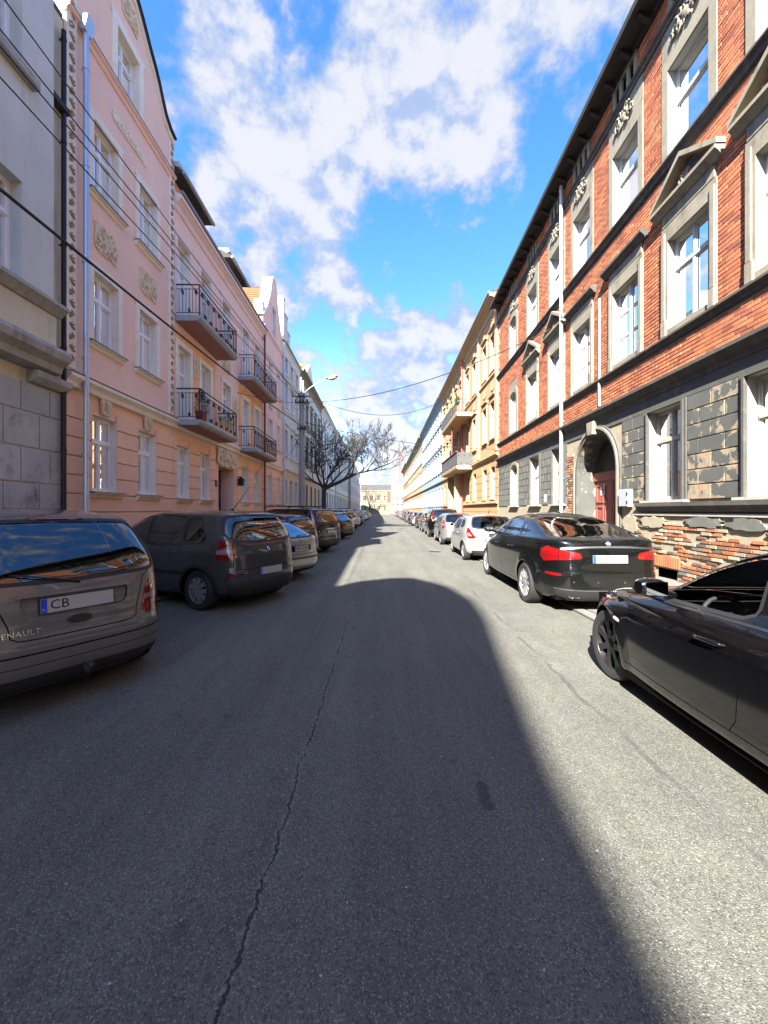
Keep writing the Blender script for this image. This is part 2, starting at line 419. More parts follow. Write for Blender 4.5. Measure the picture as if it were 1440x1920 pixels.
# ------------------------------------------------------------------ facade toolkit
_wc = {}
def win_meshes(w, h, style, rev, fm, arch_rise=0.0, lining='white_paint'):
    key = (round(w, 2), round(h, 2), style, round(rev, 2), fm, round(arch_rise, 2), lining)
    if key in _wc: return _wc[key]
    fw = .055; y1 = -rev; y0 = y1 - .06; x0, x1 = -w / 2, w / 2
    fr = MB(); panes = []
    hs = h - arch_rise
    def bar(a, b, c, e, dy=.0): fr.box(a, b, y0, y1 + dy, c, e)
    def sash(a, b, c, e):
        t = .038
        bar(a, a + t, c, e, -.012); bar(b - t, b, c, e, -.012)
        bar(a + t, b - t, c, c + t, -.012); bar(a + t, b - t, e - t, e, -.012)
        panes.append((a + t - .004, b - t + .004, c + t - .004, e - t + .004))
    if arch_rise:
        outer = arch(x0, x1, 0, hs, 12, arch_rise); inner = arch(x0 + fw, x1 - fw, fw, hs, 12, arch_rise - fw)
        V, fs = cdt_faces(outer, [inner])
        fr.add([(x, y1, z) for x, z in V], fs)
        k = len(inner)
        fr.add([(x, y1, z) for x, z in inner] + [(x, y0, z) for x, z in inner], [(i, (i + 1) % k, k + (i + 1) % k, k + i) for i in range(k)])
        zt = hs * .97
        bar(x0 + fw, x1 - fw, zt - .035, zt + .035, .012)
        bar(-.03, .03, fw, zt - .035, .008); bar(-.022, .022, zt + .035, h - fw * .7, -.004)
        sash(x0 + fw, -.03, fw, zt - .035); sash(.03, x1 - fw, fw, zt - .035)
        panes.append(('arch', arch(x0 + fw, x1 - fw, zt + .035, hs + .03, 12, arch_rise - fw - .03)))
    else:
        bar(x0, x0 + fw, 0, h); bar(x1 - fw, x1, 0, h); bar(x0 + fw, x1 - fw, 0, fw); bar(x0 + fw, x1 - fw, h - fw, h)
        a, b = x0 + fw, x1 - fw
        if style == 'T':
            zt = h * .665
            bar(a, b, zt - .04, zt + .04, .02); bar(-.035, .035, fw, zt - .04, .012); bar(-.03, .03, zt + .04, h - fw, .006)
            sash(a, -.035, fw, zt - .04); sash(.035, b, fw, zt - .04); sash(a, -.03, zt + .04, h - fw); sash(.03, b, zt + .04, h - fw)
        elif style == 'X':
            zt = h * .60
            bar(a, b, zt - .045, zt + .045, .02)
            sash(a, b, fw, zt - .045); sash(a, b, zt + .045, h - fw)
        elif style == 'G':       # tall casement with glazing bars
            zt = h * .70
            bar(-.04, .04, fw, h - fw, .015)
            for q in (-1, 1):
                aa, bb = (a, -.04) if q < 0 else (.04, b)
                for (c, e) in ((fw, h * .36), (h * .36, h * .68), (h * .68, h - fw)): sash(aa, bb, c, e)
        else:
            zt = h * .66
            bar(a, b, zt - .04, zt + .04, .01); bar(-.035, .035, fw, h - fw, .008)
            panes.append((a, b, fw, h - fw))
    pm = []
    for p in panes:
        m = MB(); yy = y1 - .035
        if p[0] == 'arch':
            m.add([(x, yy, z) for x, z in p[1]], [tuple(range(len(p[1])))])
        else:
            a, b, c, e = p
            m.add([(a, yy, c), (b, yy, c), (b, yy, e), (a, yy, e)], [(0, 1, 2, 3)])
        pm.append(m.mesh('pane', 'pane_glass'))
    ln = MB()
    out = arch(x0, x1, 0, hs, 12, arch_rise) if arch_rise else rect(x0, x1, 0, h)
    k = len(out)
    ln.add([(x, 0, z) for x, z in out] + [(x, -rev - .06, z) for x, z in out], [(i, (i + 1) % k, k + (i + 1) % k, k + i) for i in range(k)])
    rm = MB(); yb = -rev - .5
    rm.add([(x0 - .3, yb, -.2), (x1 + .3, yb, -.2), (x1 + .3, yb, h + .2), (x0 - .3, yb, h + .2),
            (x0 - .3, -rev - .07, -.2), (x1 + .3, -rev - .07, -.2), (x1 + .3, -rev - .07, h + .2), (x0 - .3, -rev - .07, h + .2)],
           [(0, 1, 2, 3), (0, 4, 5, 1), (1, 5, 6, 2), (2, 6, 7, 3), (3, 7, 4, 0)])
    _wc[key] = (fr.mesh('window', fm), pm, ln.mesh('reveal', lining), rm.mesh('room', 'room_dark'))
    return _wc[key]
_cc = {}
def curtain_mesh(w, h, kind):
    key = (round(w, 2), round(h, 2), kind)
    if key in _cc: return _cc[key]
    m = MB(); n = 26
    if kind == 'blind':
        for i in range(int(h * .75 / .05)):
            z = h - .05 - i * .05; m.box(-w / 2 + .06, w / 2 - .06, -.012, .012, z - .018, z)
    else:
        spans = {'net': [(-.5, .5, .03)], 'drape': [(-.5, -.18, .03), (.2, .5, .03)], 'half': [(-.5, .5, .03)], 'side': [(-.5, -.05, .03)]}[kind]
        top = h * .62 if kind == 'half' else h - .03
        for (a, b, am) in spans:
            vs = []; fs = []
            for i in range(n + 1):
                x = (a + (b - a) * i / n) * w; y = math.sin(i * 1.9 + a * 7) * am * .8
                vs += [(x, y, .04), (x, y, top)]
            fs = [(2 * i, 2 * i + 2, 2 * i + 3, 2 * i + 1) for i in range(n)]
            m.add(vs, fs)
    _cc[key] = m.mesh('curtain', 'curtain_white' if kind != 'blind' else 'blind_grey', kind != 'blind')
    return _cc[key]

class Fac:
    def __init__(s, name, label, cat, o, a, n, sm, group=None):
        s.o = Vector((*o, 0)); s.a = Vector((*a, 0)); s.n = Vector((*n, 0)).normalized()
        s.base = s.o + s.a * sm
        s.root = empty(name, s.base, label, cat, group)
        s.rz = math.atan2(-s.n.x, s.n.y)
        s.flip = (s.a.cross(s.n)).z < 0
    def T(s, x, dd, z):
        p = s.o + s.a * x + s.n * dd - s.base
        return (p.x, p.y, z)
    def mb(s): return MB(s.T, s.flip)
    def wall(s, outline, holes, mat, dd=0.0, name='wall', parent=None):
        V, fs = cdt_faces(outline, holes)
        return s.mb().add([(x, dd, z) for x, z in V], fs).build(name, mat, parent or s.root)
    def shell(s, s0, s1, H, depth, mat, h1=None, name='side_wall'):
        m = s.mb(); e = .012; s0 += e; s1 -= e; h1 = H if h1 is None else h1
        m.add([(s0, -.005, 0), (s0, -depth, 0), (s0, -depth, h1), (s0, -.005, H)], [(0, 1, 2, 3)])
        m.add([(s1, -.005, 0), (s1, -depth, 0), (s1, -depth, h1), (s1, -.005, H)], [(3, 2, 1, 0)])
        m.add([(s0, -depth, 0), (s1, -depth, 0), (s1, -depth, h1), (s0, -depth, h1)], [(0, 1, 2, 3)])
        return m.build(name, mat, s.root)
    def roof(s, s0, s1, H, rise, depth, over, mat, th=.14):
        m = s.mb()
        m.prof([(over, H), (over, H + th), (-depth / 2, H + rise + th), (-depth, H + th), (-depth, H), (-depth / 2, H + rise)], s0 + .004, s1 - .004)
        return m.build('roof', mat, s.root)
    def prof(s, name, profile, s0, s1, mat):
        return s.mb().prof(profile, s0, s1).build(name, mat, s.root)
    def box(s, name, s0, s1, d0, d1, z0, z1, mat, c=0, parent=None):
        m = s.mb()
        m.cbox(s0, s1, d0, d1, z0, z1, c) if c else m.box(s0, s1, d0, d1, z0, z1)
        return m.build(name, mat, parent or s.root)
    def ring(s, outer, inner, d0, d1, mat, name='window_surround', parent=None):
        V, fs = cdt_faces(outer, [inner]); m = s.mb()
        m.add([(x, d1, z) for x, z in V], fs)
        for poly, rv in ((outer, 0), (inner, 1)):
            k = len(poly)
            m.add([(x, d1, z) for x, z in poly] + [(x, d0, z) for x, z in poly],
                  [((i, (i + 1) % k, k + (i + 1) % k, k + i) if rv else (i, k + i, k + (i + 1) % k, (i + 1) % k)) for i in range(k)])
        return m.build(name, mat, parent or s.root)
    def plate(s, poly, d0, d1, mat, name, parent=None):
        return s.mb().extr(poly, d0, d1).build(name, mat, parent or s.root)
    def window(s, sc, z, w, h, style='T', rev=.16, fm='white_paint', lining='white_paint', rise=0.0, curtain=None, far=False, dd=0.0):
        fr, pm, ln, rm = win_meshes(w, h, style, rev, fm, rise, lining)
        loc = Vector(s.T(sc, dd, z))
        o = link('window', fr, s.root, loc, (0, 0, s.rz))
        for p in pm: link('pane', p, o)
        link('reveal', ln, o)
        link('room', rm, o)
        if curtain:
            link('curtain', curtain_mesh(w, h, curtain), o, (0, -rev - .16, 0))
        return o
    def bands(s, s0, s1, zs, holes, proud, gap, mat, d0=-.0):
        """rendered rustication: one raised course after the other, broken at the openings"""
        for i in range(len(zs) - 1):
            z0, z1 = zs[i] + gap / 2, zs[i + 1] - gap / 2
            cuts = sorted((h[0], h[1]) for h in holes if h[2] < z1 - .02 and h[3] > z0 + .02)
            x = s0; segs = []
            for a, b in cuts:
                if a > x + .03: segs.append((x, a))
                x = max(x, b)
            if s1 > x + .03: segs.append((x, s1))
            for a, b in segs:
                s.box('band', a, b, d0 - .005, d0 + proud, z0, z1, mat, .008)
    def pipe(s, x, dd, z0, z1, r, mat, hopper=False):
        m = s.mb(); m.tube([(x, dd, z0), (x, dd, z1)], r, 10)
        z = z0 + .6
        while z < z1:
            m.tube([(x, dd, z), (x, dd, z + .05)], r * 1.18, 10); m.box(x - .012, x + .012, dd - .1, dd, z, z + .03); z += 2.1
        if hopper:
            m.prof([(dd - .12, z1 + .3), (dd - .05, z1), (dd + .05, z1), (dd + .12, z1 + .3)], x - .12, x + .12)
        return m.build('downpipe', mat, s.root, smooth=True, angle=40)
    def relief(s, s0, s1, z0, z1, mat, seed=1, plate=True, name='relief', dd=0.0):
        """stucco ornament: scrolls, leaves and a shield on a thin plate"""
        rn = random.Random(seed); m = s.mb(); cx, cz = (s0 + s1) / 2, (z0 + z1) / 2; W2, H2 = (s1 - s0) / 2, (z1 - z0) / 2
        if plate:
            pl = []
            for k in range(28):
                a = 2 * math.pi * k / 28
                q = 1 / max(abs(math.cos(a)) ** 1.0, abs(math.sin(a)) ** 1.0, .5)
                rr = .97 + .05 * math.sin(6 * a) + rn.uniform(-.03, .03)
                pl.append((cx + max(-1, min(1, math.cos(a) * q * rr)) * W2, cz + max(-1, min(1, math.sin(a) * q * rr)) * H2))
            m.extr(pl, dd - .005, dd + .03)
        for sx in (-1, 1):
            for (qx, qz, r0, t) in ((.55, .1, .42, 1.6), (.35, -.45, .30, -1.5), (.75, -.4, .22, 1.3), (.3, .5, .28, 1.2)):
                pts = []
                for k in range(15):
                    u = k / 14; a = u * math.pi * 2.2 * (1 if t > 0 else -1) + t
                    rr = r0 * (1 - u * .85) * min(W2, H2 * 1.4)
                    pts.append((cx + sx * (qx * W2 + rr * math.cos(a)), dd + .045, cz + qz * H2 + rr * math.sin(a)))
                m.tube(pts, [max(.008, .035 * (1 - i / 18)) * min(1, W2 * 2.2) for i in range(15)], 5)
        k = 10
        pts = [(cx, dd + .01, cz + (i / k - .5) * 1.1 * H2) for i in range(k + 1)]
        q = MB(); q.tube(pts, [.02 + .20 * W2 * math.sin(math.pi * i / k) for i in range(k + 1)], 10)
        m.add([(a, dd + (b - dd) * .38 + .02, c) for a, b, c in q.v], q.f)
        for j in range(9):      # leaves around the shield
            an = 2 * math.pi * j / 9; lx, lz = cx + math.cos(an) * W2 * .34, cz + math.sin(an) * H2 * .62
            m.tube([(lx - math.cos(an) * .03, dd + .03, lz - math.sin(an) * .03), (lx, dd + .05, lz), (lx + math.cos(an) * .05, dd + .035, lz + math.sin(an) * .05)], [.012, .026, .006], 5)
        return m.build(name, mat, s.root, smooth=True, angle=50)

_unit = {}
def brick_mesh(mat):
    if mat not in _unit:
        m = MB(); m.cbox(-.5, .5, -.5, .5, -.5, .5, .04); _unit[mat] = m.mesh('brick', mat)
    return _unit[mat]
def lay_bricks(fac, parent, s0, s1, z0, z1, excl, mats, course, length, joint, proud, n_single, d0=0.0, eye=(0, 0, EYE), s_vis=6.7, jitter=.004, keep=None):
    """running bond between s0..s1; the nearest ones become objects, the others one joined mesh per colour"""
    rn = random.Random(int(s0 * 100 + z0 * 10)); items = []
    r = 0; z = z0
    while z + course <= z1 + 1e-6:
        za, zb = z + joint / 2, z + course - joint / 2
        cuts = sorted((e[0], e[1]) for e in excl if e[2] < zb - .004 and e[3] > za + .004)
        segs = []; x = s0
        for a, b in cuts:
            if a > x: segs.append((x, a))
            x = max(x, b)
        if x < s1: segs.append((x, s1))
        off = (length / 2 if r % 2 else 0)
        for a, b in segs:
            i = math.floor((a - off) / length)
            while True:
                xa = i * length + off; xb = xa + length
                if xa >= b: break
                ca, cb = max(xa, a) + joint / 2, min(xb, b) - joint / 2
                if cb - ca > .03 and (keep is None or keep((ca + cb) / 2, (za + zb) / 2)):
                    items.append((ca, cb, za, zb, rn.choice(mats), rn.uniform(-jitter, jitter), abs(cb - ca - (length - joint)) < 1e-4))
                i += 1
        z += course; r += 1
    def dist(it):
        c = (it[0] + it[1]) / 2
        return c if (it[6] and c > s_vis) else 999
    order = sorted(range(len(items)), key=lambda i: dist(items[i]) + .12 * abs(items[i][2] - 2))
    single = set(i for i in order[:n_single] if dist(items[i]) < 900)
    groups = {}
    for i, (a, b, c, e, mt, jt, full) in enumerate(items):
        if i in single:
            p = fac.T((a + b) / 2, d0 + (proud + jt) / 2, (c + e) / 2)
            link('brick', brick_mesh(mt), parent, p, (0, 0, fac.rz), (b - a, proud + jt, e - c))
        else:
            g = groups.setdefault(mt, fac.mb())
            y = d0 + proud + jt; ch = .005
            g.add([(a, d0, c), (b, d0, c), (b, d0, e), (a, d0, e), (a + ch, y, c + ch), (b - ch, y, c + ch), (b - ch, y, e - ch), (a + ch, y, e - ch)],
                  [(4, 5, 6, 7), (0, 1, 5, 4), (1, 2, 6, 5), (2, 3, 7, 6), (3, 0, 4, 7)])
    for mt, g in groups.items():
        stuff(g.build('brickwork', mt, parent))

# plaster, stone and joinery
plain('white_paint', (.42, .42, .40), .5, var=.05, fine=.03, bmp=.1, stain=(.36, .34, .29), stain_amt=.3, stain_scale=5)
plain('pvc_white', (.80, .81, .82), .35, var=.02, fine=.01, bmp=0)
plain('flaky_white', (.34, .325, .285), .7, var=.10, vs=6, fine=.06, bmp=.4, stain=(.30, .26, .20), stain_amt=.55, stain_scale=9)
plain('curtain_white', (.62, .62, .58), .9, var=.1, vs=9, bmp=0)
plain('blind_grey', (.62, .62, .60), .6, var=.05, bmp=0)
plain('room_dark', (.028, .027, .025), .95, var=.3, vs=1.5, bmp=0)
plain('pink_plaster', (.86, .59, .475), .9, var=.05, vs=.8, fine=.09, fs=70, bmp=.35, stain=(.76, .50, .42), stain_amt=.4, streak=.4)
plain('salmon_plaster', (.85, .54, .37), .9, var=.05, vs=.8, fine=.09, fs=70, bmp=.35, stain=(.78, .43, .28), stain_amt=.35, streak=.3)
plain('apricot_plaster', (.80, .47, .25), .9, var=.05, vs=.8, fine=.08, fs=70, bmp=.3)
plain('cream_trim', (.82, .75, .64), .85, var=.06, vs=2, fine=.06, bmp=.3, stain=(.46, .37, .28), stain_amt=.25, stain_scale=3)
plain('cream_relief', (.70, .58, .42), .9, var=.15, vs=9, fine=.1, bmp=.4, stain=(.35, .26, .17), stain_amt=.35, stain_scale=14)
plain('sill_tin', (.23, .20, .18), .5, .3, var=.1, bmp=.1)
plain('grey_plaster', (.56, .58, .55), .95, var=.10, vs=.9, fine=.12, fs=60, bmp=.5, stain=(.40, .41, .39), stain_amt=.5, stain_scale=1.1, streak=.5)
plain('grey_yellow_plaster', (.60, .56, .42), .95, var=.10, vs=1.2, fine=.12, fs=60, bmp=.5, stain=(.28, .27, .25), stain_amt=.5, stain_scale=1.3, streak=.5)
plain('grey_block', (.42, .425, .40), .95, var=.16, vs=1.4, fine=.14, fs=55, bmp=.6, stain=(.13, .125, .115), stain_amt=.8, stain_scale=1.6, streak=.4, rand=.10)
plain('old_stone', (.205, .185, .140), .92, var=.16, vs=3, fine=.12, fs=30, bmp=.6, stain=(.075, .068, .055), stain_amt=.7, stain_scale=3.2, streak=.55)
plain('dark_stone', (.062, .057, .050), .9, var=.25, vs=2.5, fine=.15, fs=30, bmp=.5, stain=(.14, .13, .10), stain_amt=.5, stain_scale=4)
plain('mortar', (.19, .145, .11), .95, var=.15, vs=4, fine=.15, fs=40, bmp=.5)
plain('mortar_pale', (.27, .235, .165), .95, var=.18, vs=4, fine=.15, fs=40, bmp=.7, stain=(.25, .22, .17), stain_amt=.5, stain_scale=3)
for i, c in enumerate([(.36, .122, .054), (.315, .102, .048), (.40, .146, .064), (.27, .090, .050)]):
    plain('brick_%s' % 'abcd'[i], c, .88, var=.16, vs=1.3, fine=.14, fs=35, bmp=.5, rand=.25, stain=(.11, .055, .04), stain_amt=.5, stain_scale=.55, streak=.35)
plain('brick_brown', (.15, .082, .056), .9, var=.2, vs=5, fine=.15, fs=35, bmp=.5, rand=.25)
plain('brick_grey', (.105, .095, .082), .9, var=.2, vs=5, fine=.15, fs=35, bmp=.5, rand=.25)
plain('brick_orange', (.31, .115, .05), .9, var=.15, vs=5, fine=.12, fs=35, bmp=.5, rand=.18)
plain('brick_whitewash', (.28, .235, .165), .9, var=.2, vs=7, fine=.15, fs=35, bmp=.6, rand=.2)
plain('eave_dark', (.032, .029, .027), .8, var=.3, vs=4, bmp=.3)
plain('zinc', (.40, .44, .49), .45, .5, var=.08, fine=.05, bmp=.05)
plain('zinc_dull', (.36, .37, .36), .55, .3, var=.1, fine=.05, bmp=.1)
plain('iron_black', (.018, .018, .02), .5, .3, var=.1, bmp=.1)
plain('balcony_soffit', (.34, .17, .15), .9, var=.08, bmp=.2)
plain('balcony_edge', (.30, .31, .33), .7, var=.08, bmp=.2)
plain('roof_orange', (.36, .085, .03), .8, var=.15, vs=5, bmp=.2)
plain('roof_dark', (.06, .055, .05), .8, var=.2, bmp=.2)
plain('wood_red', (.25, .075, .055), .55, var=.2, vs=4, fine=.1, fs=60, bmp=.25, stain=(.16, .06, .05), stain_amt=.4, stain_scale=3)
plain('wood_dark', (.035, .028, .022), .55, var=.2, bmp=.2)
plain('meter_box', (.30, .32, .335), .45, var=.03, bmp=.05)
plain('concrete_pole', (.27, .265, .255), .9, var=.14, vs=4, fine=.12, fs=50, bmp=.5, stain=(.17, .16, .15), stain_amt=.5, stain_scale=4, streak=.6)
plain('bark', (.042, .040, .038), .95, var=.3, vs=9, fine=.25, fs=40, bmp=.9, bd=.02)
plain('kerb_stone', (.15, .145, .135), .9, var=.15, vs=4, fine=.12, bmp=.5, rand=.12)
plain('paving', (.14, .133, .122), .92, var=.14, vs=3, fine=.12, bmp=.5, rand=.12, stain=(.13, .12, .11), stain_amt=.4, stain_scale=2)

def peeling():
    """grey-painted render that has come off in plates and bares the pale coat below"""
    m, n, out = new_mat('peeling_block')
    p = pos_of(n)
    oi = n.n('ShaderNodeObjectInfo'); tc = n.n('ShaderNodeTexCoord')
    g = tc.outputs['Generated']
    sp = n.n('ShaderNodeSeparateXYZ'); n.L(g, sp.inputs[0])
    ex = n.math('MINIMUM', sp.outputs[0], n.math('SUBTRACT', 1.0, sp.outputs[0]))
    ez = n.math('MINIMUM', sp.outputs[2], n.math('SUBTRACT', 1.0, sp.outputs[2]))
    e = n.math('MINIMUM', n.math('MULTIPLY', ex, 2.0), ez)
    nz = n.noise(p, 2.9, 6, .6, .4)
    f = n.math('ADD', n.math('ADD', n.ramp(e, 0, .40, .10, -.05, False), n.math('ADD', n.math('MULTIPLY', nz, 1.5), -.28)), n.ramp(oi.outputs['Random'], 0, 1, -.13, .12, False))
    lost = n.ramp(f, .565, .575)
    lost2 = n.ramp(f, .74, .75)
    a = n.noise(p, 1.5, 4, .6); b = n.noise(p, 55, 3, .6); c = n.noise(p, 12, 5, .65)
    paint = n.mix(1.0, (.072, .074, .066), n.ramp(a, .3, .7, .82, 1.2, False), 'MULTIPLY')
    under = n.mix(n.ramp(c, .38, .62), (.29, .25, .17), (.20, .165, .115))
    under = n.mix(n.math('MULTIPLY', lost2, .6), under, (.42, .22, .13))
    col = n.mix(lost, paint, under)
    col = n.mix(n.ramp(b, .3, .7, 0, .22), col, (.03, .03, .027))
    rim = n.math('MULTIPLY', n.ramp(f, .55, .565), n.ramp(f, .59, .575))
    col = n.mix(n.math('MULTIPLY', rim, .55), col, (.07, .06, .05))
    bs = n.n('ShaderNodeBsdfPrincipled'); n.L(col, bs.inputs['Base Color']); bs.inputs['Roughness'].default_value = .92
    h = n.math('ADD', n.math('MULTIPLY', lost, -1.2), n.math('ADD', n.math('MULTIPLY', b, .25), n.math('MULTIPLY', c, n.math('MULTIPLY', lost, .6))))
    n.L(bump(n, h, .6, .012), bs.inputs['Normal'])
    n.L(bs.outputs[0], out.inputs[0])
peeling()
# ------------------------------------------------------------------ ground
LSL, RSL = -.0158, .0224
def left_x(s): return -6.5 + LSL * s
def right_x(s): return 6.3 + RSL * s if s < 24.2 else 6.842
plain('earth', (.13, .12, .10), .95, var=.2, bmp=.3)
gr = MB(); gr.add([(-900, -500, -.02), (900, -500, -.02), (900, 1600, -.02), (-900, 1600, -.02)], [(0, 1, 2, 3)])
structure(gr.build('ground', 'earth'))
rd = MB()
ys = [-60, -10, 0, 10, 24, 50, 100, 200, 330]
vs = []; fs = []
for y in ys: vs += [(-3.95, y, 0), (3.02, y, 0)]
fs = [(2 * i, 2 * i + 1, 2 * i + 3, 2 * i + 2) for i in range(len(ys) - 1)]
rd.add(vs, fs); structure(rd.build('road', 'asphalt'))
# cross street at the far end
rd = MB(); rd.add([(-120, 146, .004), (120, 146, .004), (120, 155, .004), (-120, 155, .004)], [(0, 1, 2, 3)])
structure(rd.build('cross_road', 'asphalt'))
PAVE = .02
for nm, xa, xb in (('pavement_left', -9.4, -3.95), ('pavement_right', 3.02, 7.4)):
    m = MB(); m.box(xa, xb, -60, 146, -.015, PAVE)
    pv = structure(m.build(nm, 'paving'))
    if nm == 'pavement_right':
        # slabs laid as single stones where they can be told apart
        sl = {}
        rn = random.Random(3)
        kx = 0
        for i in range(9):
            x0 = 3.22 + i * .37
            if x0 > 6.3: break
            for j in range(26):
                y0 = 3.2 + j * .37
                key = round(rn.choice((.010, .013, .016)), 3)
                if key not in sl: sl[key] = MB().cbox(-.18, .18, -.18, .18, 0, key, .0).mesh('paving_slab', 'paving')
                link('paving_slab', sl[key], pv, (x0 + .185, y0 + .185, PAVE - .001), (0, 0, rn.uniform(-.006, .006)))
    kxx = xb if nm == 'pavement_left' else xa
    kb = MB().cbox(-.075, .075, -.495, .495, 0, .05, .0).mesh('kerb_stone', 'kerb_stone')
    for j in range(40 if kxx > 0 else 30):
        link('kerb_stone', kb, pv, (kxx + (.075 if kxx > 0 else -.075), 1.5 + j * 1.0, -.012), (0, 0, 0))
mh = empty('manhole_cover', (1.95, 15.6, .0), 'small dark iron drain cover in the road by the silver hatchback', 'drain cover')
m = MB(); m.lathe([(0.001, .012), (.20, .012), (.22, .010), (.22, 0)], 20); m.build('lid', 'iron_black', mh, smooth=True, angle=30)
m = MB(); m.lathe([(.222, .014), (.27, .012), (.28, 0)], 20); m.build('rim', 'dark_stone', mh, smooth=True, angle=30)
# ------------------------------------------------------------------ red brick tenement on the right
def build_brick_house():
    f = Fac('brick_tenement', 'red brick tenement with peeling grey ground floor and arched red gateway', 'building',
            (6.3, 0), (RSL, 1), (-1, RSL), 12)
    S0, S1 = -9.0, 24.18
    C = [1.6, 4.0, 6.4, 8.65, 10.97, 13.5, 15.6, 18.3, 21.2]
    kinds = ['ped', 'flat', 'ped', 'ped', 'flat', 'flat', 'ped', 'ped', 'arch']
    W1 = 1.2
    holes_u = []; excl = []
    for c, k in zip(C, kinds):
        if k == 'arch':
            holes_u += [arch(c - .56, c + .56, 5.72, 7.45, 12, .32), arch(c - .56, c + .56, 9.65, 11.35, 12, .32)]
        else:
            holes_u += [rect(c - W1 / 2, c + W1 / 2, 5.72, 7.75), rect(c - W1 / 2, c + W1 / 2, 9.66, 11.62)]
        excl.append((c - .80, c + .80, 5.58, 8.36)); excl.append((c - .80, c + .80, 9.58, 12.6))
        excl.append((c - .52, c + .52, 12.84, 13.36))
    excl += [(-99, 99, 5.38, 5.58), (-99, 99, 9.33, 9.58), (-99, 99, 12.58, 12.82), (14.66, 14.94, 4.72, 4.73)]
    upw = f.wall(rect(S0, S1, 4.55, 13.62), holes_u, 'mortar', name='upper_wall')
    lay_bricks(f, upw, 3.6, S1 - .02, 4.73, 13.45, excl, ['brick_a', 'brick_b', 'brick_c', 'brick_d'], .086, .272, .013, .017, 190, 0.0)
    # the unseen stretch beside and behind the camera
    f.box('brick_face', S0, 3.59, 0, .015, 4.75, 5.36, 'brick_b'); 
    for c0, c1 in ((S0, .79), (2.41, 3.19)):
        f.box('brick_face', c0, c1, 0, .015, 5.59, 9.3, 'brick_b'); f.box('brick_face', c0, c1, 0, .015, 9.6, 12.55, 'brick_a')
    # courses
    def course(name, z0, z1, p, mat='dark_stone'):
        f.prof(name, [(0, z0), (p * .45, z0 + .03), (p * .55, (z0 + z1) / 2), (p, z1 - .06), (p, z1 - .015), (0, z1 + .03)], S0, S1, mat)
    course('sill_course', 5.38, 5.57, .13); course('sill_course', 9.33, 9.57, .15); course('upper_cornice', 12.60, 12.80, .12)
    f.prof('ground_cornice', [(0, 4.32), (.05, 4.34), (.07, 4.46), (.20, 4.56), (.24, 4.57), (.24, 4.64), (0, 4.73)], S0, S1, 'dark_stone')
    # windows
    cur = [None, 'net', 'drape', None, 'drape', 'half', 'drape', None, 'half']
    for i, (c, k) in enumerate(zip(C, kinds)):
        if k == 'arch':
            f.window(c, 5.72, 1.12, 2.05, 'T', .13, 'white_paint', 'flaky_white', .32, 'half')
            f.window(c, 9.65, 1.12, 2.02, 'T', .13, 'white_paint', 'flaky_white', .32)
            for z0, zs in ((5.6, 7.5), (9.6, 11.42)):
                f.ring(arch(c - .80, c + .80, z0, zs, 12, .55), arch(c - .56, c + .56, z0 + .1, zs - .05, 12, .32), -.002, .05, 'old_stone')
            f.plate([(c - .8, 12.0), (c + .8, 12.0), (c + .8, 12.59), (c - .8, 12.59)], -.003, .03, 'old_stone', 'panel')
            f.relief(c - .5, c + .5, 12.05, 12.5, 'old_stone', 40 + i, False, dd=.03)
            continue
        f.window(c, 5.72, W1, 2.03, 'T' if i in (3, 2) else 'G', .13, 'white_paint', 'flaky_white', curtain=cur[i])
        f.window(c, 9.66, W1, 1.96, 'X' if i < 7 else 'T', .16, 'white_paint', 'white_paint', curtain='net' if i % 3 == 1 else None)
        # first floor: jambs, head, hood
        f.ring(rect(c - .80, c + .80, 5.575, 8.10), rect(c - .6, c + .6, 5.72, 7.75), -.002, .045, 'old_stone')
        for q in (-1, 1):
            f.box('pilaster', c + q * .70 - .085, c + q * .70 + .085, .04, .085, 5.58, 5.95, 'old_stone', .01)
            f.box('pilaster', c + q * .72 - .06, c + q * .72 + .06, .04, .075, 5.955, 7.95, 'old_stone', .01)
        f.box('frieze', c - .76, c + .76, -.002, .055, 8.105, 8.36, 'old_stone')
        hp = [(0, 8.34), (.09, 8.36), (.13, 8.42), (.20, 8.48), (.215, 8.48), (.215, 8.55), (0, 8.60)]
        f.prof('hood', hp, c - .98, c + .98, 'dark_stone' if k == 'flat' else 'old_stone')
        if k == 'ped':
            t = .11
            for q in (-1, 1):
                # raking cornice as one tilted beam
                m = f.mb()
                a0, b0 = (c + q * 1.0, 8.56), (c, 9.16)
                poly = [a0, (a0[0], a0[1] + t), (b0[0], b0[1] + t), b0]
                m.extr(poly, .0, .205); m.build('raking_cornice', 'old_stone', f.root)
            f.plate([(c - .80, 8.58), (c + .80, 8.58), (c, 9.08)], -.002, .03, 'dark_stone', 'tympanum')
            f.relief(c - .25, c + .25, 8.62, 8.88, 'old_stone', 50 + i, False, dd=.03)
        # second floor: plain frame and stucco field above
        f.ring(rect(c - .80, c + .80, 9.575, 11.92), rect(c - .6, c + .6, 9.66, 11.62), -.002, .04, 'old_stone')
        f.box('panel', c - .80, c + .80, -.002, .03, 11.93, 12.59, 'old_stone')
        f.relief(c - .55, c + .55, 12.0, 12.52, 'old_stone', 60 + i, False, dd=.03)
    for i, c in enumerate(C):
        # attic lights: little balusters in front of dark slots
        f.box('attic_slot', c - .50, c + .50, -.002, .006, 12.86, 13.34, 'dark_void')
        for q in (-.5, -.17, .17, .5):
            f.box('attic_baluster', c + q - .07, c + q + .07, .0, .055, 12.84, 13.36, 'old_stone', .01)
        f.box('attic_lintel', c - .58, c + .58, .0, .07, 13.365, 13.43, 'old_stone')
